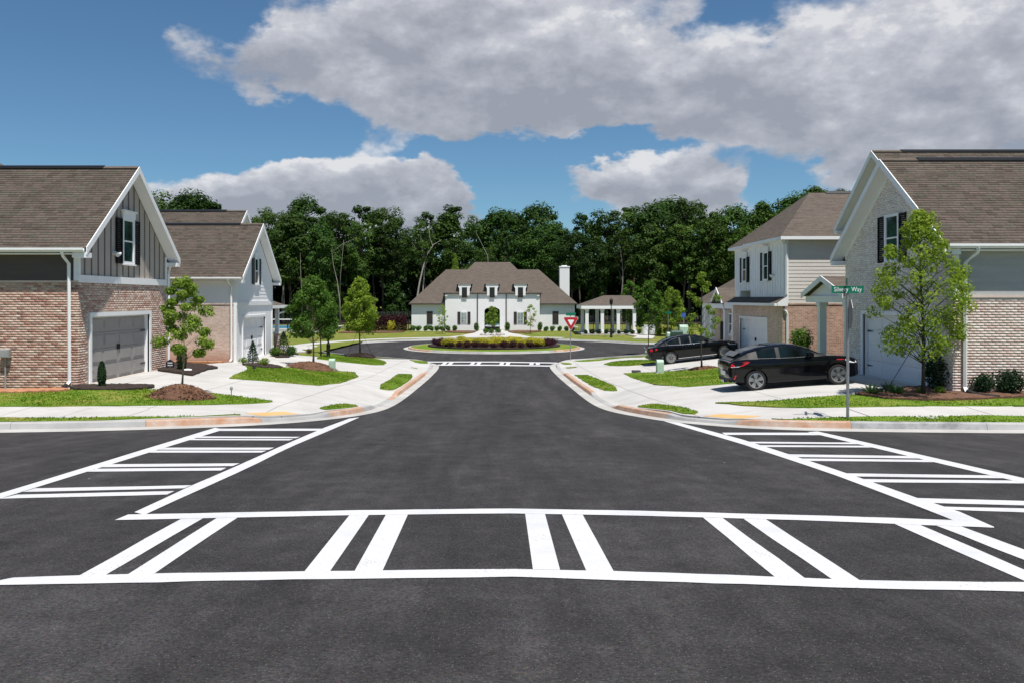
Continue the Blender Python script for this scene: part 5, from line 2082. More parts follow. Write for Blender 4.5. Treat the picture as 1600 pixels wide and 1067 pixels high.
def shrub(name, label, loc, key, args, group=None, s=1.0, rz=None):
    me = shrub_mesh(key, *args)
    o = bpy.data.objects.new(name, me)
    COL.objects.link(o)
    o.location = loc
    o.rotation_euler = (0, 0, random.uniform(0, 6.28) if rz is None else rz)
    o.scale = (s * random.uniform(.92, 1.08), s * random.uniform(.92, 1.08), s * random.uniform(.9, 1.1))
    tag(o, label, 'shrub', group)
    return o


def on(px, py):
    return unlot(px, py)


# island planting
xs = np.linspace(-4.2, 3.9, 10)
for i, x in enumerate(xs):
    for j, yy in enumerate((73.9, 76.2)):
        shrub('golden_shrub', 'golden yellow low shrub massed in the middle of the roundabout island', (x + random.uniform(-.15, .15) + .3 * j, yy + random.uniform(-.2, .2), -4.2), 'golden', (.66, .66, .78, 'leaf_gold', 1000, .10, 3), 'golden shrubs on the roundabout', random.uniform(.85, 1.15))
for i in range(17):
    a = R(-158 + i * 136 / 16)
    shrub('purple_shrub', 'dark purple leaved low shrub edging the roundabout bed', (5.5 * math.cos(a), RC + .3 + 5.2 * math.sin(a), -4.25), 'purple', (.52, .52, .55, 'leaf_purple', 800, .08, 4), 'purple shrubs on the roundabout', random.uniform(.85, 1.15))
for i, x in enumerate((-5.4, -4.9, 4.8, 5.4)):
    shrub('purple_shrub', 'dark purple leaved low shrub edging the roundabout bed', (x, 77.6 + (i % 2), -4.25), 'purple', (.52, .52, .55, 'leaf_purple', 800, .08, 4), 'purple shrubs on the roundabout', 1.1)


# ---- young street trees
def young_tree(name, label, base, hgt, z0, cr, prof, nl, leaf, mat, trunk_r, seed, nclump=34, crad=.32, bark='bark', lean=(0, 0), group='young trees planted along the street', flat=.2, gap=0.0, stake=0, shell=.2):
    g = np.random.default_rng(seed)
    t = thing(name, label, 'tree', base, group)
    bx, by, bz = base
    mb = MB()
    n = 9
    pts, rad = [], []
    for i in range(n):
        q = i / (n - 1)
        pts.append((bx + lean[0] * q + .03 * math.sin(q * 7 + seed), by + lean[1] * q + .03 * math.cos(q * 5 + seed), bz - .1 + (hgt * .93 + .1) * q))
        rad.append(trunk_r * (1 - q) ** .8 + .006)
    rad[0] *= 1.35
    mb.tube(pts, rad, 8)
    P, NN = [], []
    for i in range(nclump):
        q = (i + g.uniform(.1, .9)) / nclump
        z = z0 + (hgt - z0) * q
        r = cr * prof(q)
        a = i * 2.39996 + g.uniform(-.5, .5)
        rr = r * math.sqrt(g.uniform(.12, 1.0))
        f = min(z / (hgt * .93), 1)
        cx_ = bx + lean[0] * f; cy_ = by + lean[1] * f
        c = (cx_ + rr * math.cos(a), cy_ + rr * math.sin(a), bz + z)
        # branch rising from the trunk to the clump
        zs = max(z - rr * .75, z0 * .75)
        fs = min(zs / (hgt * .93), 1)
        s = (bx + lean[0] * fs, by + lean[1] * fs, bz + zs)
        m_ = tuple((s[k] + c[k]) / 2 + (.06 * r if k == 2 else g.uniform(-.05, .05)) for k in range(3))
        br = min(trunk_r * (.42 - .25 * q), .014)
        mb.tube([s, m_, c], [br, br * .6, .004], 5)
        k = int(nl / nclump * g.uniform(.6, 1.4))
        rad_c = crad * g.uniform(.7, 1.25) * (1 - .25 * q)
        P.append(clump_points(k, c, (rad_c, rad_c, rad_c * .75), g, shell, NN))
    mb.build('trunk', bark, parent=t, smooth=True)
    V, Fq = leaves_np(np.concatenate(P), leaf, g, .62, flat, np.concatenate(NN), .6)
    npobj('crown', V, Fq, mat, parent=t)
    if stake:
        for k in range(stake):
            a = k * 2.2 + .6
            m2 = MB()
            e = (bx + 1.05 * math.cos(a), by + .9 * math.sin(a))
            m2.tube([(bx, by, bz + hgt * .36), (e[0], e[1], H(*e) + .02)], .010, 5)
            m2.build('guy_wire', 'dark_metal', parent=t)
            m3 = MB()
            m3.tube([(e[0], e[1], H(*e) + .16), (e[0], e[1], H(*e) - .05)], .018, 6)
            m3.build('stake', 'wood_stake', parent=t)
    return t


oval = lambda q: math.sin(math.pi * min(max(q * .92 + .08, 0), 1)) ** .7
egg = lambda q: (math.sin(math.pi * (q * .9 + .1) ** .75)) ** .8
cone = lambda q: (1 - q) ** .75 * .95 + .08
c = on(286, 618)
young_tree('maple_sapling', 'leafy maple sapling on a reddish mulch mound by the left footway', (c.x, c.y, c.z + .25), 3.2, 1.0, .95, egg, 6800, .085, 'leaf_bright', .026, 11, 30, .27, 'wood_stake')
c = on(1444, 619)
young_tree('oak_sapling', 'airy light green oak sapling before the cream brick house', (c.x, c.y, c.z + .05), 5.1, 1.15, 1.36, egg, 12500, .080, 'leaf_lime', .05, 12, 104, .33, 'bark_dark', (-.12, 0), stake=2)
c = on(489, 574)
young_tree('elm_sapling', 'dense green sapling on a mulch mound before the white garage', (c.x, c.y, c.z + .22), 4.4, 1.4, 1.28, egg, 11000, .12, 'leaf_mid', .045, 13, 56, .42, 'wood_stake')
c = on(562, 556)
young_tree('lime_sapling', 'lime green tree by the roundabout on a dark mulch mound', (c.x, c.y, c.z + .2), 5.6, 1.7, 1.38, egg, 9000, .15, 'leaf_lime', .055, 14, 50, .48, 'bark', stake=2)
c = on(1096, 577)
young_tree('slender_sapling', 'thin sparse sapling beside the black sedan', (c.x, c.y, c.z), 4.75, 1.6, 1.05, egg, 1900, .11, 'leaf_bright', .042, 15, 22, .26, 'bark_dark')
c = on(1002, 552)
young_tree('slender_sapling', 'bushy sapling rising in front of the pavilion corner', (c.x + .6, c.y, c.z), 5.6, 2.2, 1.25, egg, 4600, .16, 'leaf_mid', .04, 16, 36, .48, 'bark')
c = Vector((-6.3, 102.5, -4.1))
young_tree('small_tree', 'thin pale small tree on the clubhouse lawn left of the arch', tuple(c), 3.2, .8, .85, oval, 700, .14, 'leaf_lime', .03, 17, 18, .3)
c = Vector((4.4, 102.0, -4.1))
young_tree('small_tree', 'thin pale small tree on the clubhouse lawn right of the arch', tuple(c), 3.3, .8, .95, oval, 800, .14, 'leaf_lime', .03, 18, 20, .3)
young_tree('small_tree', 'small green tree in the rock planter before the clubhouse arch', (-.25, 99.3, -4.05), 3.1, .9, .85, oval, 1500, .15, 'leaf_bright', .035, 19, 18, .35)
young_tree('slender_sapling', 'green sapling hiding the street lamp beside the white porch', (-12.9, 62.4, -4.2), 5.4, 1.9, 1.15, egg, 5000, .16, 'leaf_mid', .05, 20, 36, .46)
for i, (x, y, h, lab, mt) in enumerate([(20.5, 97, 5.4, 'round green tree behind the utility cabinets', 'leaf_bright'), (25.2, 96, 4.6, 'small green tree near the blue sign', 'leaf_lime'), (16.8, 104, 6.4, 'tall green tree right behind the pavilion', 'leaf_mid'),
                                        (31, 100, 6.0, 'green tree half hidden by the slender sapling', 'leaf_mid'), (28.3, 104, 4.4, 'orange tinged small tree at the back of the far lawn', 'leaf_lime')]):
    young_tree('garden_tree', lab, (x, y, -4.2), h, 1.2, 1.5, oval, 2600, .2, mt, .07, 30 + i, 26, .6, group='garden trees beyond the roundabout')

# ---- shrubs and plants
def conifer(name, label, base, h, r, seed, mat='leaf_conifer', n=2200, columnar=False, leaf=.06):
    g = np.random.default_rng(seed)
    q = g.uniform(0, 1, n)
    prof = (np.sin(np.pi * (q * .82 + .14)) ** .6) if columnar else (1 - q) ** .8 * (.75 + .25 * np.sin(q * 26) ** 2) + .03
    a = g.uniform(0, math.tau, n)
    rr = r * prof * g.uniform(.25, 1.0, n) ** .5
    P = np.stack([base[0] + rr * np.cos(a), base[1] + rr * np.sin(a), base[2] + .04 + q * h], 1)
    t = thing(name, label, 'shrub', base)
    V, Fq = leaves_np(P, leaf, g, .45, 0, np.stack([np.cos(a), np.sin(a), np.full(n, .5)], 1), .7)
    npobj('foliage', V, Fq, mat, parent=t)
    m = MB(); m.tube([(base[0], base[1], base[2] - .05), (base[0], base[1], base[2] + h * .9)], [.03, .006], 6); m.build('stem', 'bark', parent=t)
    return t


b = on(159, 606); conifer('columnar_conifer', 'small dark columnar conifer before the taupe garage corner', tuple(b), .78, .13, 1, columnar=True)
b = on(395, 569); conifer('young_spruce', 'small pointed spruce before the white garage door', tuple(b), 1.12, .42, 2)
b = on(443, 556); conifer('young_spruce', 'broad dark evergreen at the porch of the white house', tuple(b), 1.35, .62, 3, n=3000)
b = on(284, 579); conifer('columnar_conifer', 'slim dark evergreen in the diamond bed beside the taupe garage', tuple(b), .92, .2, 4, mat='leaf_dark', columnar=True)
A_low = (.34, .34, .42, 'leaf_bright', 500, .07, 8)
A_dk = (.48, .48, .72, 'leaf_conifer', 1400, .065, 9)
A_pur = (.40, .40, .66, 'leaf_purple', 1200, .06, 10)
A_grn = (.42, .42, .55, 'leaf_mid', 900, .075, 11)
b = on(412, 572); shrub('low_shrub', 'low bright green shrub right of the small spruce', tuple(b), 'low', A_low, s=1.1)
b = on(381, 568); shrub('low_shrub', 'low green shrub at the downspout of the white house', tuple(b), 'low', A_low, s=.8)
b = on(430, 557); shrub('low_shrub', 'green shrub left in the porch bed of the white house', tuple(b), 'grn', A_grn, s=1.0)
b = on(455, 556); shrub('low_shrub', 'bright green shrub right in the porch bed of the white house', tuple(b), 'grn', A_grn, s=1.05)
b = on(483, 553); shrub('low_shrub', 'low dark shrub on the mulch beyond the porch', tuple(b), 'pur', A_pur, s=.7)
b = on(1466, 610); shrub('dark_bush', 'large dark round bush at the corner of the cream brick house', tuple(b), 'dkb', (.62, .55, 1.15, 'leaf_conifer', 3400, .07, 12), s=1.08)
b = on(1534, 616); shrub('dark_bush', 'reddish dark bush before the pink brick wall, nearer the downspout', tuple(b), 'pur2', (.38, .38, .62, 'leaf_conifer', 1500, .06, 13), s=1.05)
b = on(1580, 617); shrub('dark_bush', 'broad dark bush before the pink brick wall at the frame edge', tuple(b), 'pur3', (.48, .42, .66, 'leaf_conifer', 1800, .06, 14), s=1.08)
shrub('dark_bush', 'dark bush before the pink brick wall outside the frame edge', (16.4, 23.2, -2.7), 'pur3', (.48, .42, .66, 'leaf_conifer', 1800, .06, 14), s=1.0)
b = on(1440, 617); shrub('low_shrub', 'small green tuft at the foot of the oak sapling', tuple(b), 'low', A_low, s=.6)
b = on(1467, 617); shrub('low_shrub', 'small green tuft right of the oak sapling trunk', tuple(b), 'low', A_low, s=.65)
b = on(1241, 545); shrub('dark_bush', 'round green bush at the corner of the brown brick wall', (14.35, 39.6, -2.75), 'rnd', (.55, .55, 1.1, 'leaf_mid', 2400, .07, 15), s=1.35)


def yucca(label, base, n, ln, seed):
    g = np.random.default_rng(seed)
    mb = MB()
    for i in range(n):
        a = i * 2.4 + g.uniform(-.2, .2)
        el = g.uniform(.35, 1.35)
        L = ln * g.uniform(.75, 1.1)
        d = Vector((math.cos(a) * math.cos(el), math.sin(a) * math.cos(el), math.sin(el)))
        s = Vector((-math.sin(a), math.cos(a), 0))
        b0 = Vector(base) + Vector((0, 0, .03))
        m_ = b0 + d * L * .55 + Vector((0, 0, .02))
        e = b0 + d * L - Vector((0, 0, .05 * L))
        w = .018
        mb.add([b0 - s * w, b0 + s * w, m_ + s * w * .9, e, m_ - s * w * .9], [(0, 1, 2, 3, 4)])
    o = mb.build('yucca', 'leaf_yucca', loc=base, fixn=False)
    tag(o, label, 'plant', 'spiky yuccas in the right hand bed')
    return o


b = on(1362, 618); yucca('spiky yucca nearest the street sign pole in the red mulch', tuple(b), 46, .40, 1)
b = on(1388, 614); yucca('spiky yucca in the middle of the three beside the pale garage', tuple(b), 44, .38, 2)
b = on(1403, 618); yucca('spiky yucca nearest the oak sapling among the three', tuple(b), 44, .36, 3)

# clubhouse shrubs
for i, pxs in enumerate((647, 655, 667, 675, 684, 692, 701, 711)):
    shrub('low_shrub', 'low dark shrub in the row along the left wing of the clubhouse', (cx(pxs), 106.6 + .2 * (i % 2), -4.12), 'cl', (.42, .42, .62, 'leaf_mid', 500, .12, 21), 'shrub row along the left clubhouse wing', 1.15)
for i, pxs in enumerate((852, 862, 873, 884, 893)):
    shrub('low_shrub', 'low dark shrub in the row along the right wing of the clubhouse', (cx(pxs), 106.6 + .2 * (i % 2), -4.12), 'cl', (.42, .42, .62, 'leaf_mid', 500, .12, 21), 'shrub row along the right clubhouse wing', 1.05)
for lab, pxs in (('clipped oval topiary left of the clubhouse arch', 744.5), ('clipped oval topiary right of the clubhouse arch', 793), ('clipped oval topiary before the right wing corner', 842)):
    shrub('topiary', lab, (cx(pxs), 106.2, -4.12), 'topi', (.46, .46, 1.15, 'leaf_mid', 1500, .09, 22), 'clipped topiaries at the clubhouse', 1.1)
bed([(-4.9, 104.2), (-2.4, 103.6), (-2.1, 107.0), (-5.5, 107.1), (-6.5, 105.6)], 'mulch_red', 'red mulch bed left of the clubhouse entrance path', .05, True)
bed([(2.0, 103.6), (4.4, 104.2), (6.2, 105.6), (5.2, 107.1), (1.7, 107.0)], 'mulch_red', 'red mulch bed right of the clubhouse entrance path', .05, True)
bed([(-19, 102.5), (-12, 103.5), (-10.8, 106), (-19, 106)], 'mulch_red', 'red mulch bed before the dark hedge', .05, True)
for i, (x, y, s) in enumerate([(-1.35, 98.4, .34), (-.8, 98.0, .30), (-.1, 97.9, .26), (.5, 98.0, .34), (1.0, 98.5, .28), (-1.1, 99.3, .3), (.8, 99.4, .3)]):
    g = np.random.default_rng(70 + i)
    me = bpy.data.meshes.new('rock')
    bm = bmesh.new()
    bmesh.ops.create_icosphere(bm, subdivisions=2, radius=s)
    for v in bm.verts:
        v.co *= 1 + g.uniform(-.16, .16)
        v.co.z *= .75
    bm.to_mesh(me); bm.free()
    me.materials.append(MATS['rock'])
    o = bpy.data.objects.new('rock', me); COL.objects.link(o)
    o.location = (x, y, H(x, y) + .1)
    tag(o, 'pale boulder edging the small planter before the clubhouse arch', 'rock', 'planter boulders')
for i, (x, y) in enumerate([(-1.0, 98.8), (.4, 98.7), (-.3, 98.3)]):
    shrub('low_shrub', 'low green shrub among the planter boulders', (x, y, -4.1), 'grn', A_grn, 'planter shrubs', 1.2)

for i, (x, y) in enumerate([(-1.6, 121.5), (.0, 122.5), (1.4, 121.8)]):
    shrub('low_shrub', 'bright green garden shrub seen through the clubhouse arch', (x, y, -4.0), 'arch', (1.0, 1.0, 1.9, 'leaf_mid', 900, .2, 33), 'pool garden shrubs', 1.1)
# hedge, fences and distant garden
hg = np.random.default_rng(5)
P = np.stack([hg.uniform(-19, -11.2, 9000), hg.uniform(107, 108.6, 9000), hg.uniform(-4.1, -2.2, 9000) + hg.normal(0, .06, 9000)], 1)
V, Fq = leaves_np(P, .16, hg, .6)
o = npobj('hedge', V, Fq, 'leaf_purple', loc=(-15, 107.8, -4.1)); tag(o, 'long dark clipped hedge left of the clubhouse', 'hedge')
shrub('low_shrub', 'olive round shrub before the dark hedge', (-13.0, 106.0, -4.1), 'olive', (.6, .6, 1.5, 'leaf_gold', 900, .13, 25), None, 1.0).scale = (1, 1, .95)


def picket_fence(label, x0, x1, y, z, h, mat, gap=.16, post=2.4):
    f = thing('picket_fence', label, 'fence', ((x0 + x1) / 2, y, z), 'fences beyond the roundabout')
    for zz in (z + .12, z + h - .12):
        m = MB(); m.box(x0, x1, y - .02, y + .02, zz - .025, zz + .025); m.build('rail', mat, parent=f)
    n = int((x1 - x0) / gap)
    me = None
    off = rootloc(f)
    V_, F_ = boxes_np([(0, 0, h / 2)], [(.03, .03, h)])
    me = npmesh('picket', V_, F_, mat)
    for i in range(min(n, 300) + 1):
        o = bpy.data.objects.new('picket', me); link(o, f)
        o.location = (x0 + i * gap - off[0], y - .03 - off[1], z - off[2])
    x = x0
    while x <= x1 + .01:
        m = MB(); m.box(x - .045, x + .045, y - .045, y + .045, z, z + h + .1); m.build('post', mat, parent=f); x += post
    return f


picket_fence('black metal picket fence above the dark hedge', -21, -11, 112, -4.1, 2.4, 'dark_metal', .2)
picket_fence('black metal picket fence behind the white pavilion', 10.5, 36, 109, -4.1, 1.9, 'dark_metal', .22)
# pool terrace glimpsed beside the white porch
o = sheet('pool_deck', [(-36, 104), (-21, 104), (-21, 118), (-36, 118)], lambda x, y: -3.75, 'concrete_plain', step=4, skirt=.6); tag(o, kind='structure')
o = sheet('pool_water', [(-35, 106), (-22, 106), (-22, 116), (-35, 116)], lambda x, y: -3.70, 'pool_blue', step=4, skirt=.1); tag(o, kind='structure')
rl = thing('pool_railing', 'pale railing along the pool terrace beside the white porch', 'railing', (-28, 104.3, -3.75))
m = MB(); m.box(-36, -21.5, 104.2, 104.35, -2.62, -2.5); m.build('rail', 'white_trim', parent=rl)
for i in range(8):
    x = -36 + i * 2.07
    m = MB(); m.box(x - .05, x + .05, 104.2, 104.35, -3.75, -2.62); m.build('post', 'dark_metal', parent=rl)

# pavilion planting
for i in range(9):
    x = qx(914) + i * .78
    shrub('low_shrub', 'dark low shrub in the row along the pavilion front', (x, 98.9, -4.15), 'pv', (.4, .4, .6, 'leaf_conifer', 500, .12, 26), 'shrub row at the pavilion', 1.0)
shrub('golden_shrub', 'tall golden shrub right of the pavilion', (qx(1022), 98.5, -4.2), 'gold2', (.75, .75, 1.5, 'leaf_gold', 1100, .14, 27), None, 1.0)
shrub('golden_shrub', 'broad low golden shrub before the utility cabinets', (qx(1037), 98.0, -4.2), 'gold3', (.95, .8, 1.0, 'leaf_gold', 1100, .14, 28), None, 1.0)
shrub('low_shrub', 'dark green shrub below the tall golden shrub', (qx(1023), 97.4, -4.2), 'grn', A_grn, None, 1.3)


def planter(label, x, y, z):
    t = thing('planter', label, 'planter', (x, y, z), 'white planters by the pavilion')
    m = MB(); m.lathe([(.28, 0), (.30, .03), (.42, 1.05), (.46, 1.07), (.46, 1.14), (.38, 1.14), (.36, 1.0)], (x, y, z), 16); m.build('pot', 'white_trim', parent=t, smooth=False)
    g = np.random.default_rng(int(x * 10))
    V_, F_ = leaves_np(clump_points(250, (x, y, z + 1.3), (.4, .4, .35), g), .12, g)
    npobj('foliage', V_, F_, 'leaf_bright', parent=t)


planter('white tapered planter pot right of the pavilion, nearer the golden shrub', qx(1014.5), 98.0, -4.18)
planter('white tapered planter pot at the right column of the pavilion', qx(1003), 97.8, -4.18)

# ================================================================ FOREST
def forest_variant(key, h, z0, cr, nclump, nl, leaf, mat, bark, seed, prof, crad, limb=True, tr=.22):
    g = np.random.default_rng(seed)
    mb = MB()
    pts = [(.5 * math.sin(i * .7 + seed) * i / 10, .4 * math.cos(i * .9 + seed) * i / 10, -.4 + h * .96 * i / 10) for i in range(11)]
    rad = [tr * (1 - i / 10) ** .75 + .02 for i in range(11)]
    mb.tube(pts, rad, 6)
    P, NN = [], []
    for i in range(nclump):
        q = (i + g.uniform(0, 1)) / nclump
        z = z0 + (h - z0) * q
        r = cr * prof(q)
        a = i * 2.39996 + g.uniform(-.7, .7)
        rr = r * math.sqrt(g.uniform(.08, 1))
        c = (pts[int(min(z / h, .99) * 10)][0] + rr * math.cos(a), pts[int(min(z / h, .99) * 10)][1] + rr * math.sin(a), z)
        if limb and i % 2 == 0:
            k = int(max(min((z - rr * .6) / h, .95), .05) * 10)
            mb.tube([pts[k], ((pts[k][0] + c[0]) / 2, (pts[k][1] + c[1]) / 2, (pts[k][2] + c[2]) / 2 + .2), c], [tr * .35, tr * .2, .02], 4)
        rc = crad * g.uniform(.6, 1.3)
        P.append(clump_points(int(nl / nclump * g.uniform(.6, 1.4)), c, (rc, rc, rc * .68), g, .25, NN))
    V_, F_ = leaves_np(np.concatenate(P), leaf, g, .62, .25, np.concatenate(NN) + np.array([0, -.15, .35]), .38)
    crown = npmesh(key + '_crown', V_, F_, mat)
    tm = bpy.data.meshes.new(key + '_trunk')
    tm.from_pydata(mb.v, [], mb.f)
    tm.materials.append(MATS[bark])
    return tm, crown


umb = lambda q: math.sin(math.pi * (q * .86 + .12)) ** .6
broad = lambda q: math.sin(math.pi * (q * .8 + .16)) ** .55
tall = lambda q: .6 + .4 * math.sin(math.pi * q)
FV = {
    'oak': forest_variant('oak', 20, 8.5, 4.6, 38, 8200, .46, 'leaf_forest', 'bark_dark', 41, broad, 1.75),
    'poplar': forest_variant('poplar', 21, 9.0, 3.2, 34, 6500, .44, 'leaf_forest_b', 'bark', 42, tall, 1.5),
    'pine': forest_variant('pine', 22, 12, 2.6, 22, 2700, .42, 'leaf_forest', 'bark', 43, umb, 1.15, tr=.2),
    'gum': forest_variant('gum', 19, 7.5, 3.7, 40, 7200, .44, 'leaf_forest_b', 'bark_dark', 44, egg, 1.55),
    'thin': forest_variant('thin', 21, 13, 3.0, 18, 2300, .44, 'leaf_forest_b', 'bark_pale', 45, umb, 1.3, tr=.17),
    'under': forest_variant('under', 9, 1.0, 2.8, 34, 4500, .40, 'leaf_forest', 'bark_dark', 46, egg, 1.25, tr=.12),
}
HT = {'oak': 20, 'poplar': 21, 'pine': 22, 'gum': 19, 'thin': 21, 'under': 9}
sil = [(150, 318), (240, 312), (300, 316), (370, 322), (430, 326), (500, 322), (545, 314), (590, 320), (625, 336), (690, 326), (740, 346), (800, 320), (830, 336), (870, 336), (935, 347), (975, 336), (1020, 309), (1055, 311), (1100, 326), (1140, 336), (1170, 312), (1210, 299), (1250, 306), (1330, 305), (1500, 315)]
NAME = {'oak': 'oak_tree', 'poplar': 'poplar_tree', 'pine': 'pine_tree', 'gum': 'gum_tree', 'thin': 'slim_tree', 'under': 'understory_tree'}
ROWT = ['front of the wood', 'middle of the wood', 'back of the wood']
FT = []
random.seed(21)


def forest_tree(kind, x, y, hgt, row, label=None, sx=1.0, lean=0.0, crown=True):
    tm, cm = FV[kind]
    s = hgt / HT[kind]
    t = thing(NAME[kind], label or '', 'tree', (x, y, -4.1), 'woodland trees behind the clubhouse', local=True)
    a = bpy.data.objects.new('trunk', tm); link(a, t)
    b = bpy.data.objects.new('crown', cm); link(b, t)
    w = s * sx * random.uniform(.9, 1.15)
    t.scale = (w, w, s)
    t.rotation_euler = (0, lean, random.uniform(0, 6.28) if not lean else 0)
    px = CX + F * x / y
    if not label:
        landmark = [(250, 'over the red brick house'), (440, 'above the white sided house'), (560, 'above the dense sapling'), (640, 'left of the clubhouse'), (740, 'behind left clubhouse wing'), (800, 'behind clubhouse middle'), (880, 'behind right clubhouse wing'), (1000, 'behind the pavilion'), (1110, 'right of the pavilion'), (1220, 'beside the white board house'), (5000, 'behind the right houses')]
        lm = next(l for lim, l in landmark if px < lim)
        FT.append((px, t))
        kn = {'oak': 'broad dark oak', 'poplar': 'tall green poplar', 'pine': 'high crowned pine', 'gum': 'full green gum tree', 'thin': 'slim pale trunked tree', 'under': 'low leafy tree'}[kind]
        t['label'] = f'{kn}, {ROWT[row]}, {lm}'
    return t


for row, (Y0, step, dep) in enumerate(((139, 4.9, 4), (149, 5.2, 5), (161, 5.6, 5))):
    half = 100 + row * 6
    x = -half
    while x < half + 12:
        y = Y0 + random.uniform(-dep, dep)
        px = CX + F * x / y
        zt_ = (CY - interp(sil, px)) / F * y
        full = zt_ + 4.1
        hgt = full * (random.uniform(.70, .98) if row == 0 else random.uniform(.80, 1.08))
        kind = random.choices(['oak', 'poplar', 'pine', 'gum', 'thin'], [3, 3, 2, 3, 1.2])[0]
        if 540 < px < 620: kind = random.choice(['thin', 'pine', 'pine', 'poplar'])
        forest_tree(kind, x, y, hgt, row, sx=random.uniform(.9, 1.2))
        x += step * random.uniform(.75, 1.25)
# low growth at the wood's edge
for i in range(13):
    x = -84 + i * 14 + random.uniform(-4.5, 4.5)
    if -12 < x < 12 and random.random() < .5: continue
    forest_tree('under', x, random.uniform(141, 147), random.uniform(5, 9), 0)


# same words twice: say which one, counted from the left
_by = {}
for px_, t in sorted(FT, key=lambda q: q[0]):
    _by.setdefault(t['label'], []).append(t)
ORD = ['leftmost', 'second', 'third', 'fourth', 'fifth', 'sixth', 'seventh', 'eighth', 'ninth', 'tenth', 'eleventh', 'twelfth']
for lab, ts in _by.items():
    if len(ts) > 1:
        for k, t in enumerate(ts):
            t['label'] = (ORD[k] + ' ' if k == 0 else ORD[min(k, 11)] + ' from left, ') + lab


# individually recognisable stems
def bare_stem(name, label, pts, r, branches=()):
    t = thing(name, label, 'tree', tuple(pts[0]), 'pale stems at the edge of the wood')
    mb = MB(); n = len(pts)
    mb.tube(pts, [r * (1 - .9 * i / (n - 1)) for i in range(n)], 7)
    for bp in branches:
        mb.tube(bp, [r * .5] + [r * .3] * (len(bp) - 2) + [r * .12], 5)
    mb.build('trunk', 'bark_pale', parent=t, smooth=True)
    return t


bare_stem('dead_tree', 'pale leaning dead tree rising at the left end of the clubhouse roof', [W(651, 512, 131), W(651, 470, 131), W(656, 440, 131.5), W(662, 415, 132), W(669, 395, 132), W(676, 385, 132), W(671, 370, 132), W(670, 352, 132)], .17, [[W(669, 397, 132), W(677, 383, 132.5), W(690, 375, 133)]])
t_ = bare_stem('forked_tree', 'slim pale forked tree behind the lime green tree', [W(532, 510, 128), W(531, 470, 128), W(527, 440, 128), W(521, 415, 128), W(518, 390, 128)], .11, [[W(531, 470, 128), W(532, 430, 128), W(535, 400, 128), W(537, 375, 128)], [W(518, 395, 128), W(535, 382, 128), W(553, 374, 128)]])
bare_stem('pale_stem', 'single slim pale stem in the dark gap above the dense sapling', [W(471, 510, 132), W(472, 470, 132), W(470, 430, 132), W(469, 395, 132)], .09)
bare_stem('pale_stem', 'single slim pale stem just right of the white porch roof', [W(443, 510, 133), W(444, 470, 133), W(444, 430, 133)], .07)
bare_stem('dead_tree', 'thin curved bare tree right of the dormers behind the clubhouse roof', [W(766, 500, 133), W(764, 440, 133), W(762, 400, 133), W(752, 380, 133), W(743, 362, 133)], .09)
# the small bright conifer standing by the clubhouse roof
conifer('young_pine', 'small bright green pine behind the left clubhouse roof', (-5.7, 123, -4.1), 10.6, 1.9, 8, 'leaf_bright', 5200, columnar=False, leaf=.3)

# the depth of the wood, beyond the trees one can tell apart
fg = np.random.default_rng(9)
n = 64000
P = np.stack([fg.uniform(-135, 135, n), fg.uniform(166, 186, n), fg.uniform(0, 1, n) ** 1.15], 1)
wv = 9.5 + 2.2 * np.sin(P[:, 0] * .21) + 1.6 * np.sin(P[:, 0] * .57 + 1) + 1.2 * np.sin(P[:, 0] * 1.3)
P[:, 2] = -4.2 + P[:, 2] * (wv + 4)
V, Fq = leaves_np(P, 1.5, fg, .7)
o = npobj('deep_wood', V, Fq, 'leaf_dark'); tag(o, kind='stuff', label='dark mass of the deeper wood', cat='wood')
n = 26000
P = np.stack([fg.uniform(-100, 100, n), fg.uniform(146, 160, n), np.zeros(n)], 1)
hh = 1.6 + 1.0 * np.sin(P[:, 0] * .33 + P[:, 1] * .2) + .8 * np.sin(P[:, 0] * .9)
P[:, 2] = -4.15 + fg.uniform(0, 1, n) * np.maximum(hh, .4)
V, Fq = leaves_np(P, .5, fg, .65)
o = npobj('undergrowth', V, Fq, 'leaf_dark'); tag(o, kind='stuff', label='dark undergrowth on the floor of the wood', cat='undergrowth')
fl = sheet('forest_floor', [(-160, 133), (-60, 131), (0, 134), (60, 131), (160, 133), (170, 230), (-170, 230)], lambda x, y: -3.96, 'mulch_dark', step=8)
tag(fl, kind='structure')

# ================================================================ CARS
def surf_lerp(xs, vals, x):
    return float(np.interp(x, xs, vals))


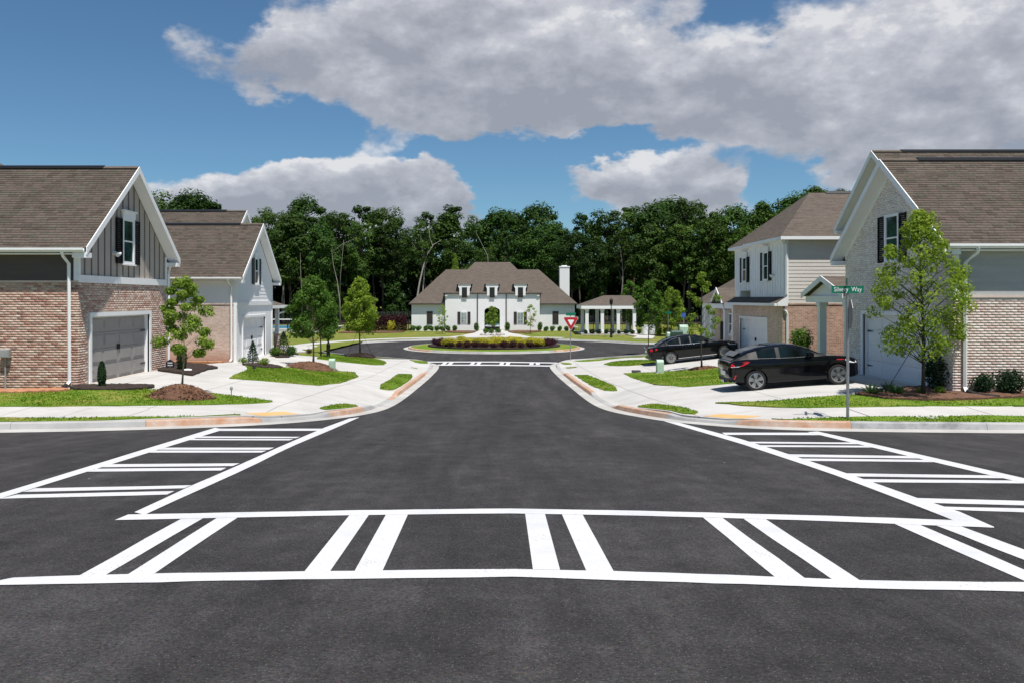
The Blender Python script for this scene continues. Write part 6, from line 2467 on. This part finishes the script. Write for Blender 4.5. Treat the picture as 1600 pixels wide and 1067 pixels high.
def wheel(root, x, y, z, r, sd, spokes=5, w=.21, twin=True):
    """wheel parts in the car's frame; sd is the side it faces"""
    m = MB()
    prof = [(r * .66, -w / 2), (r * .93, -w / 2), (r, -w / 2 + .03), (r, w / 2 - .03), (r * .93, w / 2), (r * .66, w / 2)]
    m.lathe(prof, (x, y, z), 36, 'y')
    t = m.build('wheel', 'tyre', parent=root, smooth=False)
    m = MB()
    yo = y + sd * (w / 2 + .002)
    ri = r * .75
    # rim ring
    n = 40
    vs, fs = [], []
    for (rr, dy) in ((ri, 0), (ri * .90, .004), (ri * .86, -.03), (ri * .84, -.09)):
        for k in range(n):
            a = math.tau * k / n
            vs.append((x + rr * math.cos(a), yo + sd * dy, z + rr * math.sin(a)))
    for i in range(3):
        for k in range(n):
            k2 = (k + 1) % n
            fs.append((i * n + k, i * n + k2, (i + 1) * n + k2, (i + 1) * n + k))
    m.add(vs, fs)
    for s in range(spokes):
        a0 = math.tau * s / spokes + .35
        for da in ((-.17, .17) if twin else (0,)):
            a = a0 + da
            d = Vector((math.cos(a), 0, math.sin(a))); q = Vector((-math.sin(a), 0, math.cos(a)))
            c = Vector((x, yo, z))
            hw0, hw1 = (.022, .034) if twin else (.04, .055)
            A = [c + d * .035 - q * hw0, c + d * .035 + q * hw0, c + d * ri * .9 + q * hw1, c + d * ri * .9 - q * hw1]
            A = [p + Vector((0, sd * .0, 0)) for p in A]
            m.prism(A, (0, -sd * .03, 0))
    m.lathe([(.055, -.02), (.06, .0), (.045, .008)], (x, yo, z), 14, 'y')
    m.build('rim', 'alloy', parent=t)
    m = MB(); m.lathe([(ri * .86, -.012), (ri * .86, .012)], (x, yo - sd * .085, z), 24, 'y'); m.build('brake_disc', 'alloy_dark', parent=t)
    return t


def car(root, S_):
    # ---- lower body loft
    X = S_['x']; Wd = S_['w']; ZB = S_['zb']; ZT = S_['zt']

    N = 44
    t0 = np.linspace(0, 1, N)
    xs = X[0] + (X[-1] - X[0]) * (t0 - .012 * np.sin(t0 * math.tau))
    xs = np.unique(np.concatenate([xs, X]))

    def sm(v):
        y_ = np.interp(xs, X, v)
        k = np.array([.25, .5, .25])
        for _ in range(2):
            z_ = np.convolve(np.pad(y_, 1, 'edge'), k, 'valid')
            y_ = np.where((xs > X[0] + .06) & (xs < X[-1] - .06), z_, y_)
        return y_
    wv, zbv, ztv = sm(Wd), sm(ZB), sm(ZT)

    def section(w, zb, zt):
        h = zt - zb
        return [(0, zb), (w * .82, zb), (w * .955, zb + .05), (w * .985, zb + h * .22), (w * .97, zb + h * .40), (w, zb + h * .60), (w * .997, zb + h * .78), (w * .985, zb + h * .91), (w * .945, zt - .006), (w * .55, zt + .012), (0, zt + .02)]
    V, Fc = [], []
    M = 11
    for i in range(len(xs)):
        sec = section(wv[i], zbv[i], ztv[i])
        full = sec + [(-y, z) for y, z in sec[-2:0:-1]]
        V += [(xs[i], y, z) for y, z in full]
    K = 2 * M - 2
    for i in range(len(xs) - 1):
        for k in range(K):
            k2 = (k + 1) % K
            Fc.append((i * K + k, i * K + k2, (i + 1) * K + k2, (i + 1) * K + k))
    Fc.append(tuple(range(K))); Fc.append(tuple((len(xs) - 1) * K + k for k in range(K)))
    me = bpy.data.meshes.new('body')
    me.from_pydata(V, [], Fc)
    bm = bmesh.new(); bm.from_mesh(me); bmesh.ops.recalc_face_normals(bm, faces=bm.faces); bm.to_mesh(me); bm.free()
    body = bpy.data.objects.new('body', me)
    COL.objects.link(body)
    cut = MB()
    for ax_ in (0, S_['wb']):
        for sd in (-1, 1):
            y_a, y_b = sd * (S_['track'] - .16), sd * 1.2
            cut.lathe([(S_['r'] * 1.14, min(y_a, y_b)), (S_['r'] * 1.14, max(y_a, y_b))], (ax_, 0, S_['r'] * 1.02), 40, 'y')
    co = cut.build('cutter', 'car_trim')
    md = body.modifiers.new('b', 'BOOLEAN'); md.object = co; md.operation = 'DIFFERENCE'; md.solver = 'EXACT'
    bpy.context.view_layer.update()
    dg = bpy.context.evaluated_depsgraph_get()
    me2 = bpy.data.meshes.new_from_object(body.evaluated_get(dg))
    body.modifiers.clear()
    body.data = me2
    me2.materials.clear(); me2.materials.append(MATS['car_black'])
    for p in me2.polygons: p.use_smooth = True
    try:
        me2.set_sharp_from_angle(angle=R(38))
    except Exception:
        pass
    bpy.data.objects.remove(co, do_unlink=True)
    body.parent = root
    # dark liner inside the arches
    for ax_ in (0, S_['wb']):
        m = MB(); m.box(ax_ - S_['r'] * 1.05, ax_ + S_['r'] * 1.05, -S_['track'] + .17, S_['track'] - .17, .2, S_['r'] * 2.0); m.build('wheel_well', 'car_trim', parent=root)

    def bw(x, z):
        w = np.interp(x, xs, wv); zb = np.interp(x, xs, zbv); zt = np.interp(x, xs, ztv)
        sec = section(w, zb, zt)[1:9]
        zz = [s[1] for s in sec]; yy = [s[0] for s in sec]
        return float(np.interp(z, zz, yy))

    # ---- greenhouse
    G = S_['g']
    gx_ = np.array(G['x'])
    gs = np.unique(np.concatenate([np.linspace(gx_[0], gx_[-1], 30), gx_, G['cuts']]))

    def gi(k): 
        v = np.interp(gs, gx_, G[k])
        kk = np.array([.25, .5, .25])
        z_ = np.convolve(np.pad(v, 1, 'edge'), kk, 'valid')
        return z_
    gz, gb, gwb, gwr = gi('zt'), gi('zb'), gi('wb'), gi('wr')
    rows = []
    for i in range(len(gs)):
        zt, zb_, wb_, wr_ = gz[i], gb[i], gwb[i], gwr[i]
        h = max(zt - zb_, .01)
        e = min(.085, h * .5)
        rows.append([(wb_, zb_ - .02), (wb_ - (wb_ - wr_) * .5 + .012, zb_ + (h - e) * .5), (wr_ + .012, zt - e), (wr_ - .035, zt - e * .42), (wr_ * .78, zt - e * .13), (wr_ * .4, zt - .004), (0, zt)])
    parts = {}

    def put(name, quad):
        parts.setdefault(name, MB()).add(quad, [(0, 1, 2, 3)])
    for i in range(len(gs) - 1):
        xm = (gs[i] + gs[i + 1]) / 2
        for j in range(6):
            for sd in (1, -1):
                q = [(gs[i], sd * rows[i][j][0], rows[i][j][1]), (gs[i], sd * rows[i][j + 1][0], rows[i][j + 1][1]), (gs[i + 1], sd * rows[i + 1][j + 1][0], rows[i + 1][j + 1][1]), (gs[i + 1], sd * rows[i + 1][j][0], rows[i + 1][j][1])]
                if j < 2:
                    nm = ('pillar', sum(1 for a, b in G['win'] if b < xm), sd)
                    for wi, (a, b) in enumerate(G['win']):
                        if a < xm < b: nm = ('side_window', wi, sd)
                elif j == 2:
                    nm = 'roof'
                else:
                    nm = 'roof'
                    if xm > G['ws'][0] and j >= 3: nm = 'windshield'
                    if xm < G['rw'][1] and xm > G['rw'][0] and j >= 3: nm = 'rear_window'
                put(nm, q)
    for nm, m in parts.items():
        base = nm[0] if isinstance(nm, tuple) else nm
        o = m.build(base, 'car_glass' if base in ('side_window', 'windshield', 'rear_window') else ('car_trim' if base == 'pillar' else 'car_black'), parent=root, smooth=True, merge=True)
    return bw, xs, wv, zbv, ztv


def side_patch(root, bw, sd, poly, mat, name, out=.012):
    """a thin panel lying on the flank, outline in (x, z)"""
    m = MB()
    n = len(poly)
    ou = [(x, sd * (bw(x, z) + out), z) for x, z in poly]
    inn = [(x, sd * (bw(x, z) - .03), z) for x, z in poly]
    fs = [tuple(range(n)), tuple(range(2 * n - 1, n - 1, -1))]
    for i in range(n):
        j = (i + 1) % n
        fs.append((i, j, n + j, n + i))
    m.add(ou + inn, fs)
    return m.build(name, mat, parent=root, smooth=False)


def place_car(root, x_rear, x_front, yn, track, wb, inset=0):
    yc = yn + track
    zr_ = H(x_rear, yc) + .012; zf_ = H(x_front, yc) + .012
    root.location = (x_rear, yc, zr_)
    root.rotation_euler = (0, -math.atan2(zf_ - zr_, wb), 0)


# ---- hatchback
hb = thing('hatchback_car', 'black three door hatchback on the driveway of the cream brick house', 'car', (8.44, 27.8, -2.9), 'cars parked on the driveways', local=True)
SP = dict(x=np.array([-.80, -.76, -.62, -.3, 0, .4, 1.0, 1.6, 2.05, 2.4, 2.65, 3.0, 3.25, 3.38, 3.45]),
          w=np.array([.66, .76, .835, .885, .905, .895, .885, .885, .885, .885, .885, .86, .79, .68, .52]),
          zb=np.array([.44, .35, .28, .21, .18, .17, .17, .17, .17, .17, .18, .19, .2, .23, .30]),
          zt=np.array([.84, .94, 1.0, 1.02, 1.01, .985, .965, .955, .955, .96, .94, .88, .81, .74, .62]),
          wb=2.65, track=.80, r=.325,
          g=dict(x=[-.70, -.52, -.2, .25, .75, 1.15, 1.5, 1.9, 2.32], zt=[.98, 1.11, 1.265, 1.365, 1.41, 1.41, 1.355, 1.21, .965],
                 zb=[.965, 1.005, 1.025, 1.01, .985, .965, .955, .955, .96], wb=[.70, .765, .815, .835, .845, .845, .84, .835, .80], wr=[.62, .63, .645, .66, .67, .67, .665, .665, .67],
                 cuts=[.12, .72, .84, 1.92, 1.42, -.48], win=[(.12, .72), (.84, 1.92)], ws=(1.42, 2.4), rw=(-.72, -.2)))
bw, *_ = car(hb, SP)
for ax_, nm in ((0, 'r'), (2.65, 'f')):
    for sd in (-1, 1):
        wheel(hb, ax_, sd * (.885 - .105), .325, .325, sd)
for sd in (-1, 1):
    side_patch(hb, bw, sd, [(-.76, .80), (-.64, .785), (-.40, .815), (-.20, .90), (-.17, .945), (-.30, .955), (-.62, .93), (-.735, .90)], 'lamp_red', 'tail_lamp', .014)
    side_patch(hb, bw, sd, [(-.745, .785), (-.55, .79), (-.46, .815), (-.60, .815), (-.745, .808)], 'lamp_clear', 'reverse_lamp', .020)
    side_patch(hb, bw, sd, [(-.70, .40), (-.655, .40), (-.60, .53), (-.63, .545)], 'lamp_red', 'reflector', .012)
    side_patch(hb, bw, sd, [(2.95, .70), (3.2, .66), (3.32, .66), (3.30, .715), (3.05, .79), (2.9, .80)], 'lamp_clear', 'head_lamp', .012)
    side_patch(hb, bw, sd, [(2.62, .80), (2.86, .785), (2.88, .81), (2.64, .83)], 'lamp_red', 'side_marker', .010)
    side_patch(hb, bw, sd, [(.62, .80), (.84, .80), (.84, .835), (.62, .835)], 'car_black', 'door_handle', .025)
    side_patch(hb, bw, sd, [(.45, .22), (2.2, .22), (2.2, .27), (.45, .27)], 'car_trim', 'sill_strip', .012)
    m = MB(); m.tube([(.10, sd * .845, 1.02), (.5, sd * .852, 1.0), (1.1, sd * .858, .975), (1.9, sd * .848, .965)], .0045, 5); m.build('trim_or_highlight', 'alloy_dark', parent=hb)  # thin grey bar standing in for the highlight line below the windows
    m = MB(); m.box(1.72, 1.86, sd * .84, sd * .90, .98, 1.03); m.box(1.66, 1.86, sd * .88, sd * 1.04, .97, 1.10); m.build('mirror', 'car_black', parent=hb, bevel=.02)
m = MB(); m.prism([(-.56, -.52, 1.105), (-.56, .52, 1.105), (-.34, .54, 1.225), (-.34, -.54, 1.225)], (-.03, 0, .018)); m.build('spoiler', 'car_black', parent=hb)
m = MB(); m.box(-.815, -.795, -.26, .26, .50, .64); m.build('number_plate', 'sign_white', parent=hb)
m = MB(); m.box(-.80, -.70, -.62, .62, .30, .44); m.build('bumper_insert', 'car_trim', parent=hb, bevel=.02)
m = MB(); m.box(.55, 1.2, -.36, .36, 1.385, 1.408); m.build('sunroof', 'car_glass', parent=hb)
for q in (-.08, .08):
    m = MB(); m.tube([(-.72, q, .30), (-.84, q, .30)], [.045, .05], 10); m.build('tailpipe', 'chrome', parent=hb)
place_car(hb, 8.44, 11.09, 26.95, .89, 2.65)

# ---- sedan
sdn = thing('sedan_car', 'long black sedan with chrome window line before the white board house', 'car', (9.86, 47.5, -3.6), 'cars parked on the driveways', local=True)
SP = dict(x=np.array([-1.18, -1.13, -.95, -.5, 0, .5, 1.2, 2.0, 2.4, 2.8, 3.0, 3.4, 3.65, 3.8, 3.88]),
          w=np.array([.70, .80, .88, .925, .935, .93, .925, .925, .925, .925, .925, .90, .83, .72, .55]),
          zb=np.array([.42, .34, .28, .22, .19, .18, .18, .18, .18, .18, .19, .20, .21, .24, .32]),
          zt=np.array([.90, .98, 1.02, 1.03, 1.01, .99, .965, .955, .965, .97, .955, .90, .83, .76, .66]),
          wb=3.0, track=.84, r=.345,
          g=dict(x=[-.78, -.55, -.2, .2, .7, 1.2, 1.65, 2.1, 2.62], zt=[1.01, 1.12, 1.30, 1.42, 1.475, 1.475, 1.42, 1.26, .98],
                 zb=[1.01, 1.025, 1.03, 1.01, .99, .975, .97, .965, .97], wb=[.74, .80, .84, .865, .875, .875, .875, .865, .83], wr=[.60, .60, .605, .62, .63, .63, .63, .635, .66],
                 cuts=[-.12, .58, .66, 1.16, 1.24, 2.15, 1.56, -.7], win=[(-.12, .58), (.66, 1.16), (1.24, 2.15)], ws=(1.56, 2.7), rw=(-.75, .12)))
bw, *_ = car(sdn, SP)
for ax_ in (0, 3.0):
    for sd in (-1, 1):
        wheel(sdn, ax_, sd * (.925 - .105), .345, .345, sd, spokes=10, twin=False)
for sd in (-1, 1):
    side_patch(sdn, bw, sd, [(-1.12, .80), (-.98, .79), (-.72, .84), (-.66, .88), (-.72, .935), (-1.0, .945), (-1.1, .93)], 'lamp_red', 'tail_lamp', .012)
    side_patch(sdn, bw, sd, [(3.3, .72), (3.6, .68), (3.72, .68), (3.68, .74), (3.4, .82), (3.2, .83)], 'lamp_clear', 'head_lamp', .012)
    side_patch(sdn, bw, sd, [(.42, .25), (2.55, .25), (2.55, .28), (.42, .28)], 'chrome', 'sill_strip', .014)
    side_patch(sdn, bw, sd, [(-1.12, .40), (-.42, .40), (-.42, .425), (-1.12, .425)], 'chrome', 'bumper_strip', .012)
    for hx in (.35, 1.42):
        side_patch(sdn, bw, sd, [(hx, .82), (hx + .24, .82), (hx + .24, .855), (hx, .855)], 'car_black', 'door_handle', .025)
    m = MB(); m.tube([(2.16, sd * .885, .985), (1.2, sd * .895, .995), (.5, sd * .89, 1.015), (-.02, sd * .872, 1.045), (-.16, sd * .84, 1.10), (-.06, sd * .775, 1.22), (.2, sd * .70, 1.335), (.5, sd * .665, 1.39)], .010, 6); m.build('trim_or_highlight', 'chrome', parent=sdn)
    m = MB(); m.box(2.0, 2.14, sd * .87, sd * .93, 1.0, 1.05); m.box(1.94, 2.14, sd * .91, sd * 1.08, .99, 1.12); m.build('mirror', 'car_black', parent=sdn, bevel=.02)
m = MB(); m.box(-1.195, -1.175, -.26, .26, .70, .83); m.build('number_plate', 'sign_white', parent=sdn)
m = MB(); m.tube([(.1, 0, 1.40), (-.02, 0, 1.46)], [.03, .008], 6); m.build('antenna', 'car_black', parent=sdn)
place_car(sdn, 9.86, 12.86, 46.6, .93, 3.0)

# ================================================================ SIGNS AND STREET FURNITURE
def text_mesh(body, size, depth=.002):
    cu = bpy.data.curves.new('lettering', 'FONT')
    cu.body = body
    cu.size = size
    cu.extrude = depth
    cu.align_x = 'CENTER'; cu.align_y = 'CENTER'
    o = bpy.data.objects.new('lettering', cu)
    COL.objects.link(o)
    bpy.context.view_layer.update()
    me = bpy.data.meshes.new_from_object(o.evaluated_get(bpy.context.evaluated_depsgraph_get()))
    bpy.data.objects.remove(o, do_unlink=True)
    return me


c = on(1324.5, 655)
sp = thing('street_sign', 'grey post with green Silvery Way name blade and edge-on stop sign', 'street sign', (c.x, c.y, c.z))
kz = c.y / F
zt_ = (CY - 436) * kz
m = MB(); m.tube([(c.x, c.y, c.z - .2), (c.x, c.y, zt_ - .25)], .035, 10); m.build('post', 'steel', parent=sp)
zs = (CY - 453) * kz
bwid = 50 * kz; bh = 11.5 * kz
m = MB(); m.box(c.x - bwid / 2 - .02, c.x + bwid / 2 - .02, c.y - .05, c.y - .044, zs - bh / 2, zs + bh / 2); bl = m.build('name_blade', 'sign_green', parent=sp, bevel=0)
me = text_mesh('Silvery  Way', .155)
me.materials.append(MATS['sign_white'])
o = bpy.data.objects.new('lettering', me); link(o, bl)
o.location = (-.02, -.054, zs - c.z)
o.rotation_euler = (R(90), 0, 0)
ow = max(v.co.x for v in me.vertices) - min(v.co.x for v in me.vertices)
o.scale = (bwid * .86 / ow, 1, 1)
m = MB(); m.box(c.x - .03, c.x + .03, c.y - .06, c.y + .04, zs + bh / 2, zs + bh / 2 + .03); m.build('bracket', 'steel', parent=sp)
# crossing name blade, seen nearly end-on
zc2 = (CY - 441) * kz
m = MB()
dx, dy = .12, .33
m.prism([(c.x - .03 - dx, c.y - dy, zc2 - .085), (c.x - .03 + dx, c.y + dy, zc2 - .085), (c.x - .03 + dx, c.y + dy, zc2 + .085), (c.x - .03 - dx, c.y - dy, zc2 + .085)], (.008, -.001, 0)); m.build('name_blade', 'sign_green', parent=sp)
# stop sign turned to the cross street, its edge and back seen from here
zo = (CY - 491) * kz
m = MB()
ang = R(78)
ux, uy = math.cos(ang), math.sin(ang)
oc = [(.38 * math.cos(R(22.5 + 45 * i)), .38 * math.sin(R(22.5 + 45 * i))) for i in range(8)]
base_x, base_y = c.x + .06, c.y + .02
m.prism([(base_x + ux * a, base_y + uy * a, zo + b_) for a, b_ in oc], (.004 * uy, -.004 * ux, 0))
pl = m.build('stop_plate', 'steel', parent=sp)
m = MB(); m.prism([(base_x + uy * .0045 + ux * a * .99, base_y - ux * .0045 + uy * a * .99, zo + b_ * .99) for a, b_ in oc], (.0015 * uy, -.0015 * ux, 0)); m.build('stop_face', 'sign_red', parent=sp)
me = text_mesh('STOP', .24); me.materials.append(MATS['sign_white'])
o = bpy.data.objects.new('lettering', me); link(o, pl)
o.location = (base_x + uy * .0075 - c.x, base_y - ux * .0075 - c.y, zo - c.z)
o.rotation_euler = (R(90), 0, ang)

# give-way sign at the roundabout
Yy = 58.5
xs_, zs_ = (892 - CX) / F * Yy, (CY - 503) / F * Yy
gz_ = H(xs_, Yy)
yd = thing('yield_sign', 'red and white yield triangle with small green name blade above', 'street sign', (xs_, Yy, gz_))
m = MB(); m.tube([(xs_ - .03, Yy + .03, gz_ - .2), (xs_ - .03, Yy + .03, zs_ + .85)], .03, 8); m.build('post', 'steel', parent=yd)


def tri(s, y, mt, nm, th=.004):
    m = MB()
    a = s / 2; hgt = s * .866
    pts = []
    for (px_, pz_) in ((-a, hgt / 3), (0, -2 * hgt / 3), (a, hgt / 3)):
        nx_, nz_ = -px_, -pz_
        L_ = math.hypot(px_, pz_)
        for k in (-1, 1):
            t = math.atan2(pz_, px_) + k * .09
            pts.append((xs_ + L_ * .985 * math.cos(t), y, zs_ + L_ * .985 * math.sin(t)))
    m.prism(pts, (0, -th, 0))
    return m.build(nm, mt, parent=yd)


tri(1.0, Yy - .01, 'sign_white', 'border')
tri(.95, Yy - .0145, 'sign_red', 'plate')
tri(.42, Yy - .019, 'sign_white', 'centre')
m = MB(); m.box(xs_ - .34, xs_ + .34, Yy - .02, Yy - .012, zs_ + .42, zs_ + .62); m.build('name_blade', 'sign_green', parent=yd)


def lamp_post(label, x, y, z, h):
    t = thing('street_lamp', label, 'street lamp', (x, y, z), 'black street lamps round the roundabout')
    m = MB(); m.lathe([(.16, -.2), (.16, .1), (.13, .16), (.15, .9), (.10, 1.0), (.065, 1.1), (.05, h), (.08, h + .02), (.08, h + .06)], (x, y, z), 14); m.build('post', 'dark_metal', parent=t)
    m = MB(); m.lathe([(.09, h + .06), (.17, h + .12), (.20, h + .5), (.19, h + .52)], (x, y, z), 8); m.build('lantern_glass', 'window_glass_dark', parent=t)
    m = MB(); m.lathe([(.24, h + .52), (.16, h + .66), (.05, h + .74), (.02, h + .86)], (x, y, z), 8); m.build('lantern_cap', 'dark_metal', parent=t)


lamp_post('black street lamp beside the lime green tree, its head lost in leaves', -12.3, 62.3, H(-12.3, 62.3), 3.3)
lamp_post('black street lamp standing before the pavilion roof', (955 - CX) / F * 95.0, 95.0, H(13.2, 95.0), 3.6)
# far street name sign, blue sign
def small_sign(label, x, y, h, w_, hh, mat):
    z = H(x, y)
    t = thing('street_sign', label, 'street sign', (x, y, z))
    m = MB(); m.tube([(x, y, z - .1), (x, y, z + h)], .03, 8); m.build('post', 'steel', parent=t)
    m = MB(); m.box(x - w_ / 2, x + w_ / 2, y - .05, y - .04, z + h - hh, z + h); m.build('blade', mat, parent=t)
    if mat == 'sign_green':
        m = MB(); m.box(x - .005, x + .005, y - w_ / 2, y + w_ / 2, z + h + .02, z + h + hh + .02); m.build('blade', mat, parent=t)


small_sign('far green street name sign on a thin post right of the pavilion', (1044 - CX) / F * 92, 92, 2.9, .72, .22, 'sign_green')
small_sign('small square blue sign on a post beyond the sedan', (1068 - CX) / F * 92, 92, 2.75, .45, .5, 'sign_blue')
# mail kiosk with a pitched brown roof
kx = (1046 - CX) / F * 98
kio = thing('mail_kiosk', 'low kiosk with steep brown roof behind the utility cabinets', 'kiosk', (kx, 98, -4.2))
m = MB(); m.prism([(kx - 1.5, 97.4, -2.6), (kx + 1.2, 97.4, -3.2), (kx + 1.2, 97.4, -3.35), (kx - 1.5, 97.4, -1.2), (kx - 1.6, 97.4, -1.2)], (0, 2.2, 0)); m.build('roof', 'wood_brown', parent=kio)
for q in (-1.3, 1.0):
    m = MB(); m.box(kx + q - .08, kx + q + .08, 97.6, 97.76, -4.25, -2.7 if q < 0 else -3.2); m.build('post', 'wood_brown', parent=kio)


def cabinet(label, x, y, w_, d, h, mat, name='utility_cabinet', group='utility cabinets', slope=True):
    z = H(x, y)
    t = thing(name, label, 'utility box', (x, y, z), group)
    m = MB()
    if slope:
        m.prism([(x - w_ / 2, y - d / 2, z - .05), (x - w_ / 2, y - d / 2, z + h * .84), (x - w_ / 2, y - d * .3, z + h), (x - w_ / 2, y + d / 2, z + h), (x - w_ / 2, y + d / 2, z - .05)], (w_, 0, 0))
    else:
        m.box(x - w_ / 2, x + w_ / 2, y - d / 2, y + d / 2, z - .05, z + h)
    m.build('housing', mat, parent=t, bevel=.015)
    m = MB(); m.box(x - w_ / 2 - .06, x + w_ / 2 + .06, y - d / 2 - .06, y + d / 2 + .06, z - .06, z + .05); m.build('plinth', 'concrete_plain', parent=t)
    m = MB(); m.box(x - w_ * .40, x + w_ * .40, y - d / 2 - .012, y - d / 2 - .001, z + h * .14, z + h * .74); m.build('door', mat, parent=t)


b = on(1031, 583); cabinet('pale green utility pedestal on the lawn edge beside the sedan driveway', b.x, b.y, .34, .34, .68, 'green_cabinet')
b = on(519, 579); cabinet('pale green utility pedestal at the end of the mulch mound', b.x, b.y, .30, .30, .62, 'green_cabinet')
cabinet('pale green transformer left in the far cabinet group', (1047.5 - CX) / F * 90, 90, .8, .8, .75, 'green_cabinet')
cabinet('dark green low cabinet in the far cabinet group', (1057 - CX) / F * 89.5, 89.5, 1.2, .9, .95, 'dark_green_cabinet')
cabinet('tall pale green cabinet right in the far cabinet group', (1068 - CX) / F * 91, 91, .9, .6, 1.5, 'green_cabinet')
# meter lid on the right driveway edge
b = on(994, 581.5)
m = MB(); m.box(b.x - .22, b.x + .22, b.y - .15, b.y + .15, b.z + .0, b.z + .12); o = m.build('meter_lid', 'meter_lid', loc=(b.x, b.y, b.z), bevel=.02); tag(o, 'small dark meter box at the tip of the right lawn', 'utility box')
# path light and sprinkler head on the left lawn
b = on(361.5, 620.5)
pl_ = thing('path_light', 'slim grey path light stake at the edge of the left lawn', 'path light', tuple(b))
m = MB(); m.tube([(b.x, b.y, b.z - .05), (b.x, b.y, b.z + .22)], .014, 8); m.build('stake', 'steel', parent=pl_)
m = MB(); m.lathe([(.02, .22), (.045, .24), (.04, .31), (.015, .34)], tuple(b), 10); m.build('lamp', 'grey_plastic', parent=pl_)
b = on(397, 581)
pl_ = thing('path_light', 'tiny dark path light on the lawn before the white garage', 'path light', tuple(b))
m = MB(); m.tube([(b.x, b.y, b.z - .05), (b.x, b.y, b.z + .16)], .014, 8); m.build('stake', 'dark_metal', parent=pl_)
m = MB(); m.lathe([(.03, .14), (.085, .16), (.05, .24)], tuple(b), 10); m.build('lamp', 'dark_metal', parent=pl_)
# yard sign and stone in the diamond bed
b = on(265.5, 577)
ys = thing('yard_sign', 'small navy yard sign with pale marks beside the brick garage corner', 'sign', tuple(b))
m = MB(); m.tube([(b.x, b.y, b.z - .05), (b.x, b.y, b.z + .2)], .012, 6); m.build('stake', 'steel', parent=ys)
m = MB(); m.prism([(b.x - .16, b.y, b.z + .08), (b.x + .16, b.y, b.z + .08), (b.x + .16, b.y, b.z + .30), (b.x, b.y, b.z + .40), (b.x - .16, b.y, b.z + .30)], (0, .012, 0)); m.build('plate', 'navy', parent=ys)
for zz in (.15, .24):
    m = MB(); m.box(b.x - .09, b.x + .10, b.y - .004, b.y - .001, b.z + zz, b.z + zz + .035); m.build('mark', 'sign_white', parent=ys)
b = on(293, 581)
me = bpy.data.meshes.new('stone'); bm = bmesh.new(); bmesh.ops.create_icosphere(bm, subdivisions=2, radius=.12)
for v in bm.verts:
    v.co.x *= 1.5 + random.uniform(-.1, .1); v.co.z *= .45
bm.to_mesh(me); bm.free(); me.materials.append(MATS['sign_white'])
o = bpy.data.objects.new('stone', me); COL.objects.link(o); o.location = (b.x, b.y, b.z + .08); tag(o, 'flat pale stone in the diamond mulch bed', 'stone')
# red clay margin at the foot of the white house's side wall
bed([(-13.2, 40.6), (-25, 40.6), (-25, 41.95), (-13.2, 41.95)], 'clay', 'bare red clay strip along the pale brick side wall', .05, True, 0)
